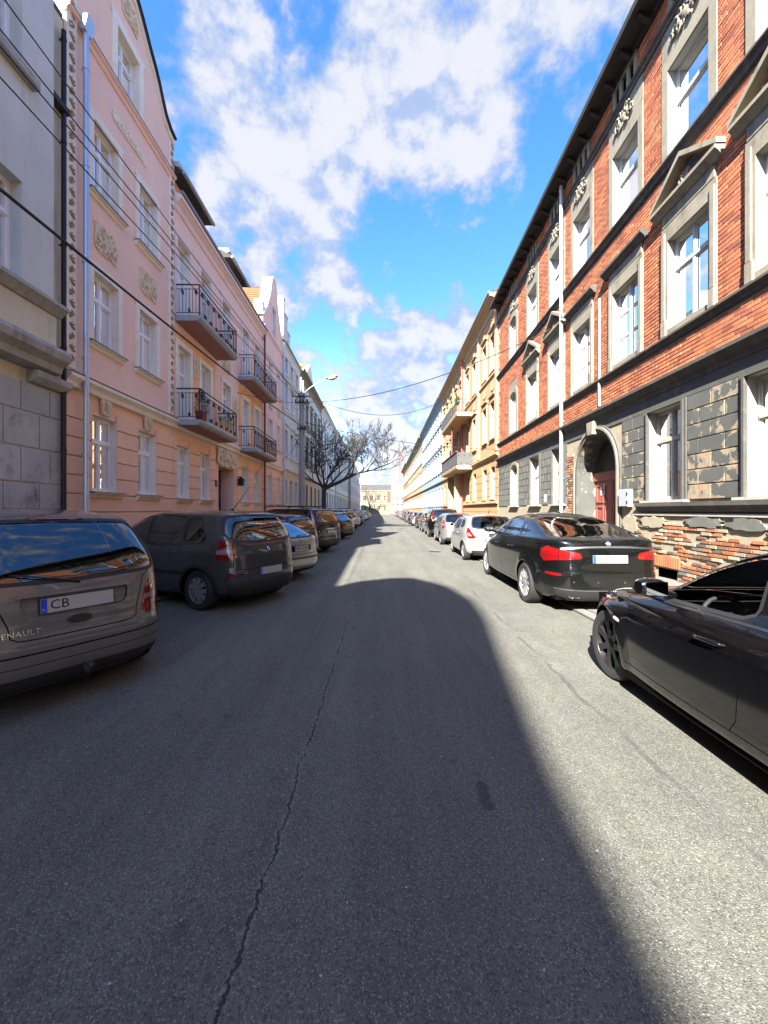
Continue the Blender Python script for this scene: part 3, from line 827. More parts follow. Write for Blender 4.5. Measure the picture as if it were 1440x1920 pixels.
    # eaves and roof
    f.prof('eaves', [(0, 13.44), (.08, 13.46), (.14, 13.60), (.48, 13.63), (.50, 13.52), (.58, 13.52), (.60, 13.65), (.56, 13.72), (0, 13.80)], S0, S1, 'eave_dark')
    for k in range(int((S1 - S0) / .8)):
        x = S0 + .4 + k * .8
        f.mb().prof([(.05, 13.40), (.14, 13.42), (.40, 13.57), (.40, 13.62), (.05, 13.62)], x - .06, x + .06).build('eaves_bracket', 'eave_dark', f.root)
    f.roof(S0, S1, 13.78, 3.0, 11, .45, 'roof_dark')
    f.shell(S0, S1, 13.6, 11, 'mortar')
    # ground floor
    gate = arch(11.4, 13.8, 0.02, 2.8, 18)
    gw = [(6.0, 7.2, 'T', 0), (8.78, 9.96, 'T', 0), (14.9, 15.95, 'X', 0), (17.35, 18.5, 'X', 0), (20.45, 21.6, 'T', .35), (2.9, 4.1, 'T', 0), (-.4, .8, 'T', 0)]
    gh = [gate]
    for a, b, st, rise in gw: gh.append(arch(a, b, 1.84, 3.98 - rise, 12, rise) if rise else rect(a, b, 1.84, 3.98))
    cellar = rect(8.98, 9.62, .03, .26); gh.append(cellar)
    lw = f.wall(rect(S0, S1, 0, 4.56), gh, 'mortar_pale', name='ground_wall')
    f.ring(rect(8.98, 9.62, .03, .26), rect(9.0, 9.6, .05, .24), -.6, -.3, 'dark_void', 'cellar_opening')
    f.box('cellar_opening', 8.9, 9.7, -.75, -.6, 0, .4, 'dark_void')
    frz = f.box('frieze', S0, S1, -.001, .028, 4.03, 4.33, 'grey_frieze')
    ex = [(a - .13, b + .13, 1.7, 4.03) for a, b, st, r in gw] + [(11.1, 14.62, 0, 4.03)]
    # stone-imitating render blocks, one by one
    rn = random.Random(5); bm_ = {}
    zr = [1.83 + k * .314 for k in range(8)]
    for r in range(7):
        z0, z1 = zr[r] + .012, zr[r + 1] - .012
        cuts = sorted((e[0], e[1]) for e in ex if e[2] < z1 and e[3] > z0)
        segs = []; x = S0 + .02
        for a, b in cuts:
            if a > x: segs.append((x, a))
            x = max(x, b)
        segs.append((x, S1 - .02))
        segs.append((10.12, 11.08)) if False else None
        for a, b in segs:
            if b - a < .05: continue
            L = .64; nn = max(1, round((b - a) / L)); off = .5 if (r % 2 and nn > 1) else 0
            edges = [a] + [a + (b - a) * (i + off) / nn for i in range(1 if not off else 0, nn)] + [b]
            for q in range(len(edges) - 1):
                ea, eb = edges[q] + .012, edges[q + 1] - .012
                if eb - ea < .04: continue
                p = f.T((ea + eb) / 2, .012, (z0 + z1) / 2)
                mt = 'peeling_block' if ea > 4.5 and eb < 14.7 else 'grey_frieze2'
                link('render_block', brick_mesh(mt), lw, p, (0, 0, f.rz), (eb - ea, .034 + rn.uniform(-.004, .004), z1 - z0))
    for a, b, st, rise in gw:
        c = (a + b) / 2
        f.window(c, 1.84, b - a, 2.14, st, .17, 'flaky_white', 'flaky_white', rise, {0: None}.get(rise) if a > 12 else ('blind' if 8 < a < 9 else 'net'))
        if rise:
            f.ring(arch(a - .12, b + .12, 1.84, 3.66, 12, .47), arch(a, b, 1.84 + .001, 3.98 - rise, 12, rise), -.002, .05, 'old_stone')
        else:
            f.ring(rect(a - .12, b + .12, 1.835, 4.025), rect(a, b, 1.84, 3.98), -.002, .05, 'grey_frieze', 'window_surround')
            f.ring(rect(a - .055, b + .055, 1.84, 3.999), rect(a, b, 1.842, 3.98), .045, .075, 'grey_frieze', 'window_moulding')
        f.box('window_sill', a - .18, b + .18, -.24, .14, 1.785, 1.838, 'flaky_white')
    f.prof('ledge', [(0, 1.56), (.06, 1.58), (.10, 1.66), (.14, 1.70), (.14, 1.78), (0, 1.784)], S0, 10.35, 'dark_stone')
    f.box('ledge_drip', S0, 10.6, 0, .05, 1.48, 1.535, 'flaky_white')
    # gateway
    rw = f.root
    m = f.mb(); g2 = arch(11.4, 13.8, 0.02, 2.8, 18); k = len(g2)
    m.add([(x, 0, z) for x, z in g2] + [(x, -.62, z) for x, z in g2], [(i, (i + 1) % k, k + (i + 1) % k, k + i) for i in range(k)])
    m.build('gate_reveal', 'peeling_block', f.root)
    f.ring(arch(11.16, 14.04, .02, 2.8, 18), arch(11.4, 13.8, .021, 2.8, 18), -.002, .06, 'grey_frieze', 'gate_surround')
    f.ring(arch(11.22, 13.98, .02, 2.8, 18), arch(11.29, 13.91, .021, 2.8, 18), .055, .10, 'old_stone', 'gate_moulding')
    f.plate([(12.46, 3.95), (12.74, 3.95), (12.80, 4.34), (12.40, 4.34)], .02, .20, 'old_stone', 'keystone')
    hd = arch(11.38, 13.82, 2.86, 2.87, 16, 1.15)
    f.plate(hd, -.66, -.58, 'wood_dark', 'gate_head')
    m = f.mb(); m.tube([(12.6 + .8 * math.cos(math.pi * t / 12), -.57, 2.9 + .8 * math.sin(math.pi * t / 12)) for t in range(13)], .03, 6); m.build('gate_head_moulding', 'wood_dark', f.root, smooth=True)
    f.box('gate_transom', 11.38, 13.82, -.66, -.52, 2.56, 2.86, 'wood_red', .02)
    for q, (a, b) in enumerate(((11.42, 12.58), (12.62, 13.78))):
        dr = f.box('gate_leaf', a, b, -.66, -.58, .03, 2.555, 'wood_red')
        for (x0, x1) in ((a + .08, (a + b) / 2 - .04), ((a + b) / 2 + .04, b - .08)):
            for (z0, z1) in ((.15, .9), (1.0, 1.75), (1.85, 2.45)):
                f.ring(rect(x0, x1, z0, z1), rect(x0 + .06, x1 - .06, z0 + .06, z1 - .06), -.58, -.55, 'wood_red', 'gate_panel', dr)
        f.box('gate_post', b - .03 if q == 0 else a - .05, b + .05 if q == 0 else a + .03, -.58, -.535, .03, 2.56, 'wood_red', 0, dr)
        m = f.mb(); m.tube([(a + (.95 if q == 0 else .2), -.53, 1.05), (a + (.95 if q == 0 else .2), -.53, 1.2)], .014, 6); m.build('gate_handle', 'chrome', dr)
    for (sx, sz, wd, ht) in ((13.28, 2.28, .30, .36), (12.0, 2.3, .28, .42)):
        sg = f.box('notice', sx - wd / 2, sx + wd / 2, -.575, -.567, sz - ht / 2, sz + ht / 2, 'paper')
        m = f.mb()
        for t in (-.09, 0, .09):
            m.box(sx - wd * .33 + abs(t) * .4, sx + wd * .33 - abs(t) * .4, -.567, -.5655, sz + t - .012, sz + t + .012)
        m.box(sx - .05, sx + .05, -.567, -.5652, sz - .05, sz + .03); m.build('notice_print', 'ink', sg)
    # exposed brick beside the gate, meter box, bell board, pipes
    lay_bricks(f, lw, 14.06, 14.62, .03, 3.6, [], ['brick_orange', 'brick_brown', 'brick_whitewash'], .086, .272, .014, .03, 0)
    pk = random.Random(9)
    def keep(x, z):
        v = math.sin(x * 2.3 + 1.1) * .22 + math.sin(x * 5.1 + z * 4) * .16
        if z > 1.22 + v: return pk.random() < .12
        return pk.random() < .86
    plx = [(8.9, 9.7, 0, .36), (13.9, 99, 0, 1.6), (11.1, 13.9, 0, 1.6)]
    lay_bricks(f, lw, 4.2, 11.1, .02, 1.47, plx, ['brick_brown', 'brick_grey', 'brick_orange', 'brick_orange', 'brick_orange', 'brick_whitewash', 'brick_whitewash', 'brick_brown'], .082, .262, .022, .034, 105, 0.0, keep=keep, jitter=.012)
    m = f.mb()
    for k in range(12):     # upright bricks over the cellar light
        x = 8.86 + k * .077; m.cbox(x, x + .062, 0, .05, .30, .55, .004)
    stuff(m.build('soldier_course', 'brick_orange', lw))
    # islands of render still clinging to the plinth
    for (x, z, rx, rz_, sd) in ((8.2, 1.36, .55, .12, 1), (7.2, 1.34, .42, .13, 2), (9.8, 1.33, .5, .15, 3), (6.4, 1.3, .4, .18, 4), (10.7, 1.2, .35, .3, 5)):
        r2 = random.Random(sd); pl = []
        for k in range(26):
            a = 2 * math.pi * k / 26; q = r2.uniform(.72, 1.1)
            pl.append((x + math.cos(a) * rx * q, min(1.478, z + math.sin(a) * rz_ * q)))
        f.plate(pl, 0, .052, 'grey_frieze2' if sd in (1, 2) else 'mortar_pale', 'render_island', lw)
    mbx = f.box('meter_box', 10.6, 11.03, .03, .16, 1.70, 2.16, 'meter_box', .01)
    f.box('meter_door', 10.62, 11.01, .158, .17, 1.72, 2.14, 'meter_box', 0, mbx)
    f.box('meter_hinge', 10.60, 10.63, .16, .185, 1.78, 1.86, 'iron_black', 0, mbx); f.box('meter_hinge', 10.60, 10.63, .16, .185, 2.0, 2.08, 'iron_black', 0, mbx)
    f.box('notice', 16.55, 16.80, .03, .038, 1.95, 2.25, 'paper')
    f.pipe(14.8, .16, .05, 13.45, .065, 'zinc_dull'); f.pipe(12.25, .07, 4.75, 8.0, .035, 'white_paint')
    # far corner quoins
    z = 4.75; k = 0
    while z < 13.2:
        w_ = .34 if k % 2 else .2
        f.box('quoin', S1 - w_, S1 - .004, .0, .035, z, z + .33, 'old_stone', .012); z += .345; k += 1
plain('grey_frieze', (.068, .068, .062), .9, var=.16, vs=2.5, fine=.12, fs=50, bmp=.4, stain=(.16, .145, .11), stain_amt=.4, stain_scale=3.5)
plain('grey_frieze2', (.095, .098, .088), .92, var=.14, vs=2.0, fine=.12, fs=50, bmp=.5, rand=.14, stain=(.21, .19, .14), stain_amt=.4, stain_scale=4)
build_brick_house()
# ------------------------------------------------------------------ left row
def LF(name, label, sm, group=None, cat='building'):
    return Fac(name, label, cat, (-6.5, 0), (LSL, 1), (1, -LSL), sm, group)
def railing(f, parent, s0, s1, proj, z, h=1.0, panel=None):
    m = f.mb(); p = proj - .05
    path = [(s0 + .04, .02), (s0 + .04, p), (s1 - .04, p), (s1 - .04, .02)]
    for zz, r in ((z + h, .024), (z + h - .14, .012), (z + .10, .012)):
        m.tube([(a, b, zz) for a, b in path], r, 5)
    for a, b in path[1:3]: m.tube([(a, b, z - .01), (a, b, z + h)], .02, 6)
    def run(a, b):
        L = math.hypot(b[0] - a[0], b[1] - a[1]); n = max(2, round(L / .115))
        for i in range(1, n):
            t = i / n; x, y = a[0] + (b[0] - a[0]) * t, a[1] + (b[1] - a[1]) * t
            top = z + h - .14
            m.tube([(x, y, z + .10), (x, y, top)], .0085, 4)
            if i % 4 == 2: m.box(x - .055, x + .055, y - .02, y + .02, top - .16, top - .03)
            if i % 4 == 0: m.box(x - .05, x + .05, y - .02, y + .02, z + .12, z + .22)
    run(path[0], path[1]); run(path[1], path[2]); run(path[2], path[3])
    o = m.build('railing', 'iron_black', parent)
    if panel:
        q = f.mb(); q.box(s0 + .05, s1 - .05, p - .01, p + .015, z + .08, z + h - .04); q.box(s0 + .03, s0 + .05, .03, p, z + .08, z + h - .04)
        q.build('balcony_screen', panel, parent)
    return o
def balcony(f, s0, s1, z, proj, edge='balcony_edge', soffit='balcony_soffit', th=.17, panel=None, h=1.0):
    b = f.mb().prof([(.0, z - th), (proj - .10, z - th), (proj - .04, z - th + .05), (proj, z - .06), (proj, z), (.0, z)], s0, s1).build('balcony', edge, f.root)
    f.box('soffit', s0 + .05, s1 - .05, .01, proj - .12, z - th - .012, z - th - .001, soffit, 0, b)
    railing(f, b, s0, s1, proj, z, h, panel)
    return b
def surround(f, a, b, z0, z1, wd=.16, p=.035, mat='cream_trim', ear=True):
    if ear:
        out = [(a - wd, z0), (b + wd, z0), (b + wd, z1 + wd * .6), (b + wd * 1.25, z1 + wd * .6), (b + wd * 1.25, z1 + wd * 1.2),
               (a - wd * 1.25, z1 + wd * 1.2), (a - wd * 1.25, z1 + wd * .6), (a - wd, z1 + wd * .6)]
    else: out = rect(a - wd, b + wd, z0, z1 + wd)
    f.ring(out, rect(a, b, z0 + .002, z1), -.002, p, mat)
def sill(f, a, b, z, wd=.2, mat='cream_trim'):
    f.prof('window_sill', [(-.1, z - .05), (-.1, z), (.13, z - .03), (.13, z - .055), (.07, z - .07), (.05, z - .13), (0, z - .15), (0, z - .06)], a - wd, b + wd, mat)
    f.box('sill_flashing', a - wd - .01, b + wd + .01, -.1, .15, z - .028, z + .004, 'sill_tin')

# --- grey house, nearest on the left
def grey_house():
    f = LF('grey_tenement', 'weathered grey rendered tenement at the left edge with a broad stone bay', 6.4)
    S0, S1 = 4.4, 8.37
    w1 = (6.02, 7.18, 5.62, 7.42); w2 = (6.02, 7.18, 9.45, 11.2); wg = (5.2, 6.3, 2.0, 3.7)
    hs = [rect(*w1), rect(*w2)]
    f.wall(rect(S0, 7.88, 4.5, 11.72), hs, 'grey_plaster', .20, 'bay_wall')
    f.box('bay_return', 7.86, 7.88, .0, .199, 4.5, 11.7, 'grey_plaster')
    f.wall(rect(S0, S1, 0, 11.72), [rect(5.8, 7.4, 5.0, 11.5), rect(*wg)], 'grey_yellow_plaster', 0.0, 'wall')
    for (a, b, c, e), st in ((w1, 'T'), (w2, 'T')):
        f.window((a + b) / 2, c, b - a, e - c, st, .22, 'pvc_white', 'grey_plaster', dd=.20)
    f.window(5.75, 2.0, 1.1, 1.7, 'T', .2, 'pvc_white', 'grey_plaster')
    f.prof('bay_ledge', [(.2, 5.36), (.26, 5.38), (.40, 5.50), (.42, 5.50), (.42, 5.57), (.2, 5.61)], S0, 8.0, 'old_grey')
    f.box('bay_apron', S0, 7.9, .19, .235, 4.72, 5.35, 'grey_yellow_plaster')
    f.prof('bay_base', [(.0, 4.22), (.25, 4.28), (.28, 4.40), (.42, 4.50), (.45, 4.62), (.42, 4.70), (.2, 4.72), (0, 4.72)], S0, 8.02, 'old_grey')
    f.prof('capital', [(.0, 3.98), (.10, 4.0), (.20, 4.10), (.22, 4.21), (0, 4.21)], 7.5, 8.36, 'old_grey')
    f.box('sill_block', 5.85, 7.4, .18, .36, 9.24, 9.42, 'old_grey', .02)
    # rendered blocks of the ground floor
    zr = [1.62, 2.12, 2.77, 3.43, 3.97]
    for r in range(4):
        xs = [4.4, 5.0, 6.5, 7.35, 8.0, 8.34] if r % 2 else [4.4, 5.0, 6.5, 7.0, 7.75, 8.34]
        for a, b in zip(xs, xs[1:]):
            if a == 5.0: continue
            p = f.T((a + b) / 2, .014, (zr[r] + zr[r + 1]) / 2)
            link('render_block', brick_mesh('grey_block'), f.root, p, (0, 0, f.rz), (b - a - .022, .04, zr[r + 1] - zr[r] - .026))
    f.prof('plinth', [(0, 0), (.12, 0), (.12, 1.42), (.06, 1.56), (0, 1.6)], S0, 8.36, 'old_grey')
    f.pipe(8.28, .09, .1, 11.4, .045, 'iron_black')
    f.prof('cornice', [(.0, 11.72), (.2, 11.72), (.28, 11.80), (.45, 11.92), (.45, 12.0), (0, 12.05)], S0, 7.9, 'old_grey')
    f.box('strip_ledge', 7.9, 8.36, .0, .16, 9.72, 9.84, 'eave_dark')
    f.shell(S0, S1, 11.7, 11, 'grey_plaster'); f.roof(S0, S1, 11.7, 1.8, 11, .0, 'roof_dark')
plain('old_grey', (.36, .355, .33), .95, var=.2, vs=2.0, fine=.14, fs=45, bmp=.6, stain=(.11, .105, .10), stain_amt=.7, stain_scale=2.2, streak=.5)
grey_house()

# --- pink house with the curved gable
def pink_gable():
    f = LF('gabled_pink_tenement', 'narrow pink tenement with curved gable and stucco strips beside the grey house', 10.6)
    S0, S1 = 8.40, 12.88
    c = (S0 + S1) / 2
    half = [(0, 15.30), (.18, 15.26), (.46, 15.02), (.80, 14.65), (1.05, 14.42), (1.29, 14.15), (1.48, 13.85), (1.68, 13.58), (1.95, 13.42), (2.24, 13.36)]
    gab = [(c - x, z) for x, z in half[::-1]] + [(c + x, z) for x, z in half[1:]]
    A = [(9.25, 10.13), (11.03, 11.91)]
    holes = []
    for a, b in A: holes += [rect(a, b, 5.45, 7.10), rect(a, b, 8.88, 10.56)]
    gwn = (10.10, 11.02, 12.28, 13.72); holes.append(rect(*gwn))
    f.wall([(S0, 4.4), (S1, 4.4)] + gab[::-1], holes, 'pink_plaster', 0, 'upper_wall')
    gh = [rect(a, b, 2.04, 3.80) for a, b in A]
    f.wall(rect(S0, S1, 0, 4.42), gh, 'salmon_plaster', -.05, 'ground_wall')
    zs = [1.56 + k * .405 for k in range(7)]
    f.bands(S0 + .005, S1 - .005, zs, [(a, b, 2.04, 3.80) for a, b in A], .052, .030, 'salmon_plaster', -.05)
    f.box('plinth', S0 + .004, S1 - .004, -.02, .03, .02, 1.54, 'salmon_plaster', .01)
    cur = ['net', None, 'net', 'half', 'net', None]; i = 0
    for a, b in A:
        m = (a + b) / 2
        f.window(m, 2.04, b - a, 1.76, 'T', .15, 'pvc_white', 'cream_trim', curtain=None, dd=-.02); i += 1
        sill(f, a, b, 2.03, .12, 'cream_trim')
        f.window(m, 5.45, b - a, 1.65, 'T', .15, 'pvc_white', 'cream_trim', curtain='net')
        f.window(m, 8.88, b - a, 1.68, 'T', .15, 'pvc_white', 'cream_trim', curtain='drape')
        surround(f, a, b, 5.45, 7.10); surround(f, a, b, 8.88, 10.56)
        sill(f, a, b, 5.44); sill(f, a, b, 8.87)
        f.relief(m - .42, m + .42, 7.62, 8.30, 'cream_relief', 11 + i)
        f.plate([(m - .13, 3.86), (m + .13, 3.86), (m + .19, 4.28), (m - .19, 4.28)], -.02, .035, 'cream_relief', 'keystone')
        f.relief(m - .10, m + .10, 3.9, 4.24, 'cream_relief', 21 + i, False, dd=.02)
    f.relief(c - .75, c + .75, 11.20, 11.42, 'cream_trim', 31, True)
    f.relief(c - .35, c + .35, 14.30, 14.85, 'cream_relief', 32, True)
    a, b, z0, z1 = gwn
    f.window((a + b) / 2, z0, b - a, z1 - z0, 'T', .17, 'pvc_white', 'cream_trim'); surround(f, a, b, z0, z1, .2)
    f.prof('ground_cornice', [(-.02, 4.22), (.05, 4.24), (.07, 4.34), (.14, 4.42), (.16, 4.42), (.16, 4.50), (0, 4.56)], S0, S1, 'cream_trim')
    f.box('cornice_flashing', S0, S1, 0, .175, 4.515, 4.53, 'sill_tin')
    f.prof('top_cornice', [(0, 11.98), (.04, 12.0), (.06, 12.08), (.12, 12.12), (.12, 12.17), (0, 12.22)], S0, S1, 'pink_plaster')
    f.box('cornice_flashing', S0, S1, 0, .135, 12.175, 12.187, 'sill_tin')
    # stucco strips with a running ornament
    for (x0, x1) in ((8.42, 8.70), (12.60, 12.87)):
        st = f.box('stucco_strip', x0, x1, -.002, .04, 4.62, 13.1, 'cream_trim')
        m = f.mb(); z = 4.72; k = 0; xm = (x0 + x1) / 2
        while z < 13.0:
            pts = [(xm + (.06 * math.cos(t * .9) * (1 - t / 9)) * (1 if k % 2 else -1), .05, z + .02 + t * .026) for t in range(7)]
            m.tube(pts, [.03, .034, .03, .025, .02, .016, .01], 5)
            m.tube([(xm - .07, .05, z + .10), (xm + .07, .05, z + .13)], .016, 5)
            z += .235; k += 1
        stuff(m.build('strip_ornament', 'strip_dark', st, smooth=True))
    # gable coping
    cop = gab + [(x, z - .17) for x, z in gab[::-1]]
    f.plate(cop, -.01, .05, 'cream_trim', 'gable_moulding')
    dp = [(x, z + .045) for x, z in gab] + [(x, z + .001) for x, z in gab[::-1]]
    f.plate(dp, -.35, .13, 'eave_dark', 'gable_flashing')
    f.pipe(8.84, .14, .1, 12.0, .058, 'zinc_blue', True)
    m = f.mb(); hz = [(x, z) for x, z in gab]
    k = len(hz)
    m.add([(x, -.01, z - .02) for x, z in hz] + [(x, -8, z - .02) for x, z in hz], [(i, i + 1, k + i + 1, k + i) for i in range(k - 1)])
    m.build('roof', 'roof_dark', f.root)
    f.shell(S0, S1, 13.3, 11, 'pink_plaster')
plain('zinc_blue', (.42, .50, .60), .35, .5, var=.06, fine=.04, bmp=.03)
plain('strip_dark', (.33, .26, .19), .9, var=.2, vs=9, bmp=.3)
pink_gable()

# --- pink house with the four balconies
def pink_balconies():
    f = LF('balconied_pink_tenement', 'long pink tenement with four black iron balconies and orange rendered bays', 17.9)
    S0, S1 = 12.90, 22.93
    cols = [(13.12, 14.0), (14.86, 15.74), (16.95, 17.85), (19.5, 20.38), (21.4, 22.28)]
    door = (16.62, 18.42, .02, 3.42)
    holes = []
    tall = (0, 1, 3, 4)
    for i, (a, b) in enumerate(cols):
        holes += [rect(a, b, 4.55 if i in tall else 5.4, 7.0), rect(a, b, 7.9 if i in tall else 8.8, 10.45)]
    f.wall(rect(S0, S1, 4.4, 11.6), holes, 'pink_plaster', 0, 'upper_wall')
    gcols = [cols[0], cols[1], cols[3], cols[4]]
    f.wall(rect(S0, S1, 0, 4.42), [rect(a, b, 2.0, 3.74) for a, b in gcols] + [rect(*door)], 'salmon_plaster', -.05, 'ground_wall')
    zs = [1.56 + k * .405 for k in range(7)]
    f.bands(S0 + .005, S1 - .005, zs, [(a, b, 2.0, 3.74) for a, b in gcols] + [(16.3, 18.74, 0, 4.3)], .052, .030, 'salmon_plaster', -.05)
    for a, b in ((S0 + .004, 16.6), (18.44, S1 - .004)): f.box('plinth', a, b, -.02, .03, .02, 1.54, 'salmon_plaster', .01)
    for a, b in gcols:
        f.window((a + b) / 2, 2.0, b - a, 1.74, 'T', .15, 'pvc_white', 'cream_trim', dd=-.02, curtain='net' if a > 19 else None); sill(f, a, b, 1.99, .12)
    for i, (a, b) in enumerate(cols):
        z1, z2 = (4.55, 7.9) if i in tall else (5.4, 8.8)
        f.window((a + b) / 2, z1, b - a, 7.0 - z1, 'T', .15, 'pvc_white', 'cream_trim', curtain=['net', None, 'half', None, 'net'][i])
        f.window((a + b) / 2, z2, b - a, 10.45 - z2, 'T', .15, 'pvc_white', 'cream_trim', curtain=[None, 'net', None, 'drape', None][i])
        surround(f, a, b, z1, 7.0, .15, .05); surround(f, a, b, z2, 10.45, .18, .035, 'pink_trim')
        if i == 2:
            sill(f, a, b, z1 - .01); sill(f, a, b, z2 - .01); f.relief(16.95, 17.85, 7.5, 8.25, 'cream_relief', 71)
    # orange bays on the first floor
    for a, b, cs in ((S0 + .01, 16.15, cols[:2]), (19.0, S1 - .1, cols[3:])):
        xs = [a] + [q for c in cs for q in (c[0] - .15, c[1] + .15)] + [b]
        for q in range(0, len(xs), 2): f.box('bay_panel', xs[q], xs[q + 1], -.002, .03, 4.57, 7.48, 'apricot_plaster')
        for c in cs: f.box('bay_panel', c[0] - .15, c[1] + .15, -.002, .03, 7.20, 7.48, 'apricot_plaster')
        m = (cs[0][1] + cs[1][0]) / 2
        f.relief(m - .22, m + .22, 6.3, 7.1, 'cream_relief', 73, True, dd=.03)
    f.relief(18.15, 18.85, 5.6, 6.8, 'cream_relief', 74)
    f.prof('ground_cornice', [(-.02, 4.22), (.05, 4.24), (.07, 4.34), (.14, 4.42), (.16, 4.42), (.16, 4.50), (0, 4.56)], S0, S1, 'cream_trim')
    f.prof('top_cornice', [(0, 11.25), (.05, 11.28), (.08, 11.42), (.22, 11.55), (.26, 11.56), (.26, 11.68), (.0, 11.78)], S0, S1, 'pink_trim')
    f.box('gutter', S0, S1, .2, .32, 11.70, 11.80, 'sill_tin', .02)
    for z in (4.52, 7.86):
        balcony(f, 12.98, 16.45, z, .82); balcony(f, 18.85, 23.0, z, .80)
    # entrance
    a, b, z0, z1 = door
    m = f.mb(); k = 4; poly = rect(a, b, z0, z1)
    m.add([(x, -.02, z) for x, z in poly] + [(x, -.66, z) for x, z in poly], [(i, (i + 1) % k, k + (i + 1) % k, k + i) for i in range(k)]); m.build('door_reveal', 'pink_plaster', f.root)
    dr = f.box('door', a + .02, b - .02, -.70, -.62, .03, z1 - .02, 'wood_dark')
    for x0, x1 in ((a + .12, (a + b) / 2 - .06), ((a + b) / 2 + .06, b - .12)):
        for c, e in ((.2, 1.0), (1.1, 2.3), (2.45, 3.2)):
            f.ring(rect(x0, x1, c, e), rect(x0 + .07, x1 - .07, c + .07, e - .07), -.62, -.585, 'wood_dark', 'door_panel', dr)
    f.box('door_handle', (a + b) / 2 + .03, (a + b) / 2 + .06, -.62, -.55, 1.1, 1.25, 'chrome', 0, dr)
    f.relief(16.4, 18.66, 3.46, 4.20, 'cream_relief', 77)
    ln = f.mb(); ln.prof([(.05, 2.75), (.28, 2.75), (.30, 3.05), (.17, 3.15), (.04, 3.05)], 18.72, 18.92); ln.box(18.80, 18.84, 0, .18, 3.14, 3.18); ln.build('wall_lantern', 'iron_black', f.root)
    f.box('number_plate', 16.20, 16.38, 0, .03, 2.55, 2.82, 'iron_black')
    f.pipe(22.85, .14, .1, 11.5, .055, 'pipe_brown')
    # dormers with projecting eaves
    for a, b in ((12.92, 15.1), (17.2, 19.35)):
        dm = f.box('dormer', a, b, -2.6, -.12, 11.7, 12.35, 'pink_plaster')
        f.prof('dormer_roof', [(.30, 12.34), (.30, 12.42), (-.1, 12.66), (-2.8, 12.9), (-2.8, 12.34)], a - .02, b + .18, 'eave_dark').parent = dm
        dm.children[0].location = (0, 0, 0)
        f.box('dormer_gutter', a - .02, b + .2, .28, .38, 12.33, 12.42, 'zinc_dull', .02, dm)
        f.box('dormer_white_cap', a - .01, a + .35, -.9, .2, 12.56, 12.74, 'white_paint', .05, dm)  # plain white cap on the near end of the dormer roof
    f.shell(S0, S1, 11.6, 11, 'pink_plaster'); f.roof(S0, S1, 11.6, 1.9, 11, .1, 'roof_dark')
plain('pink_trim', (.80, .62, .57), .88, var=.06, vs=2, fine=.06, bmp=.3, stain=(.5, .36, .33), stain_amt=.3, stain_scale=2)
plain('pipe_brown', (.13, .05, .045), .5, var=.1, bmp=.05)
pink_balconies()

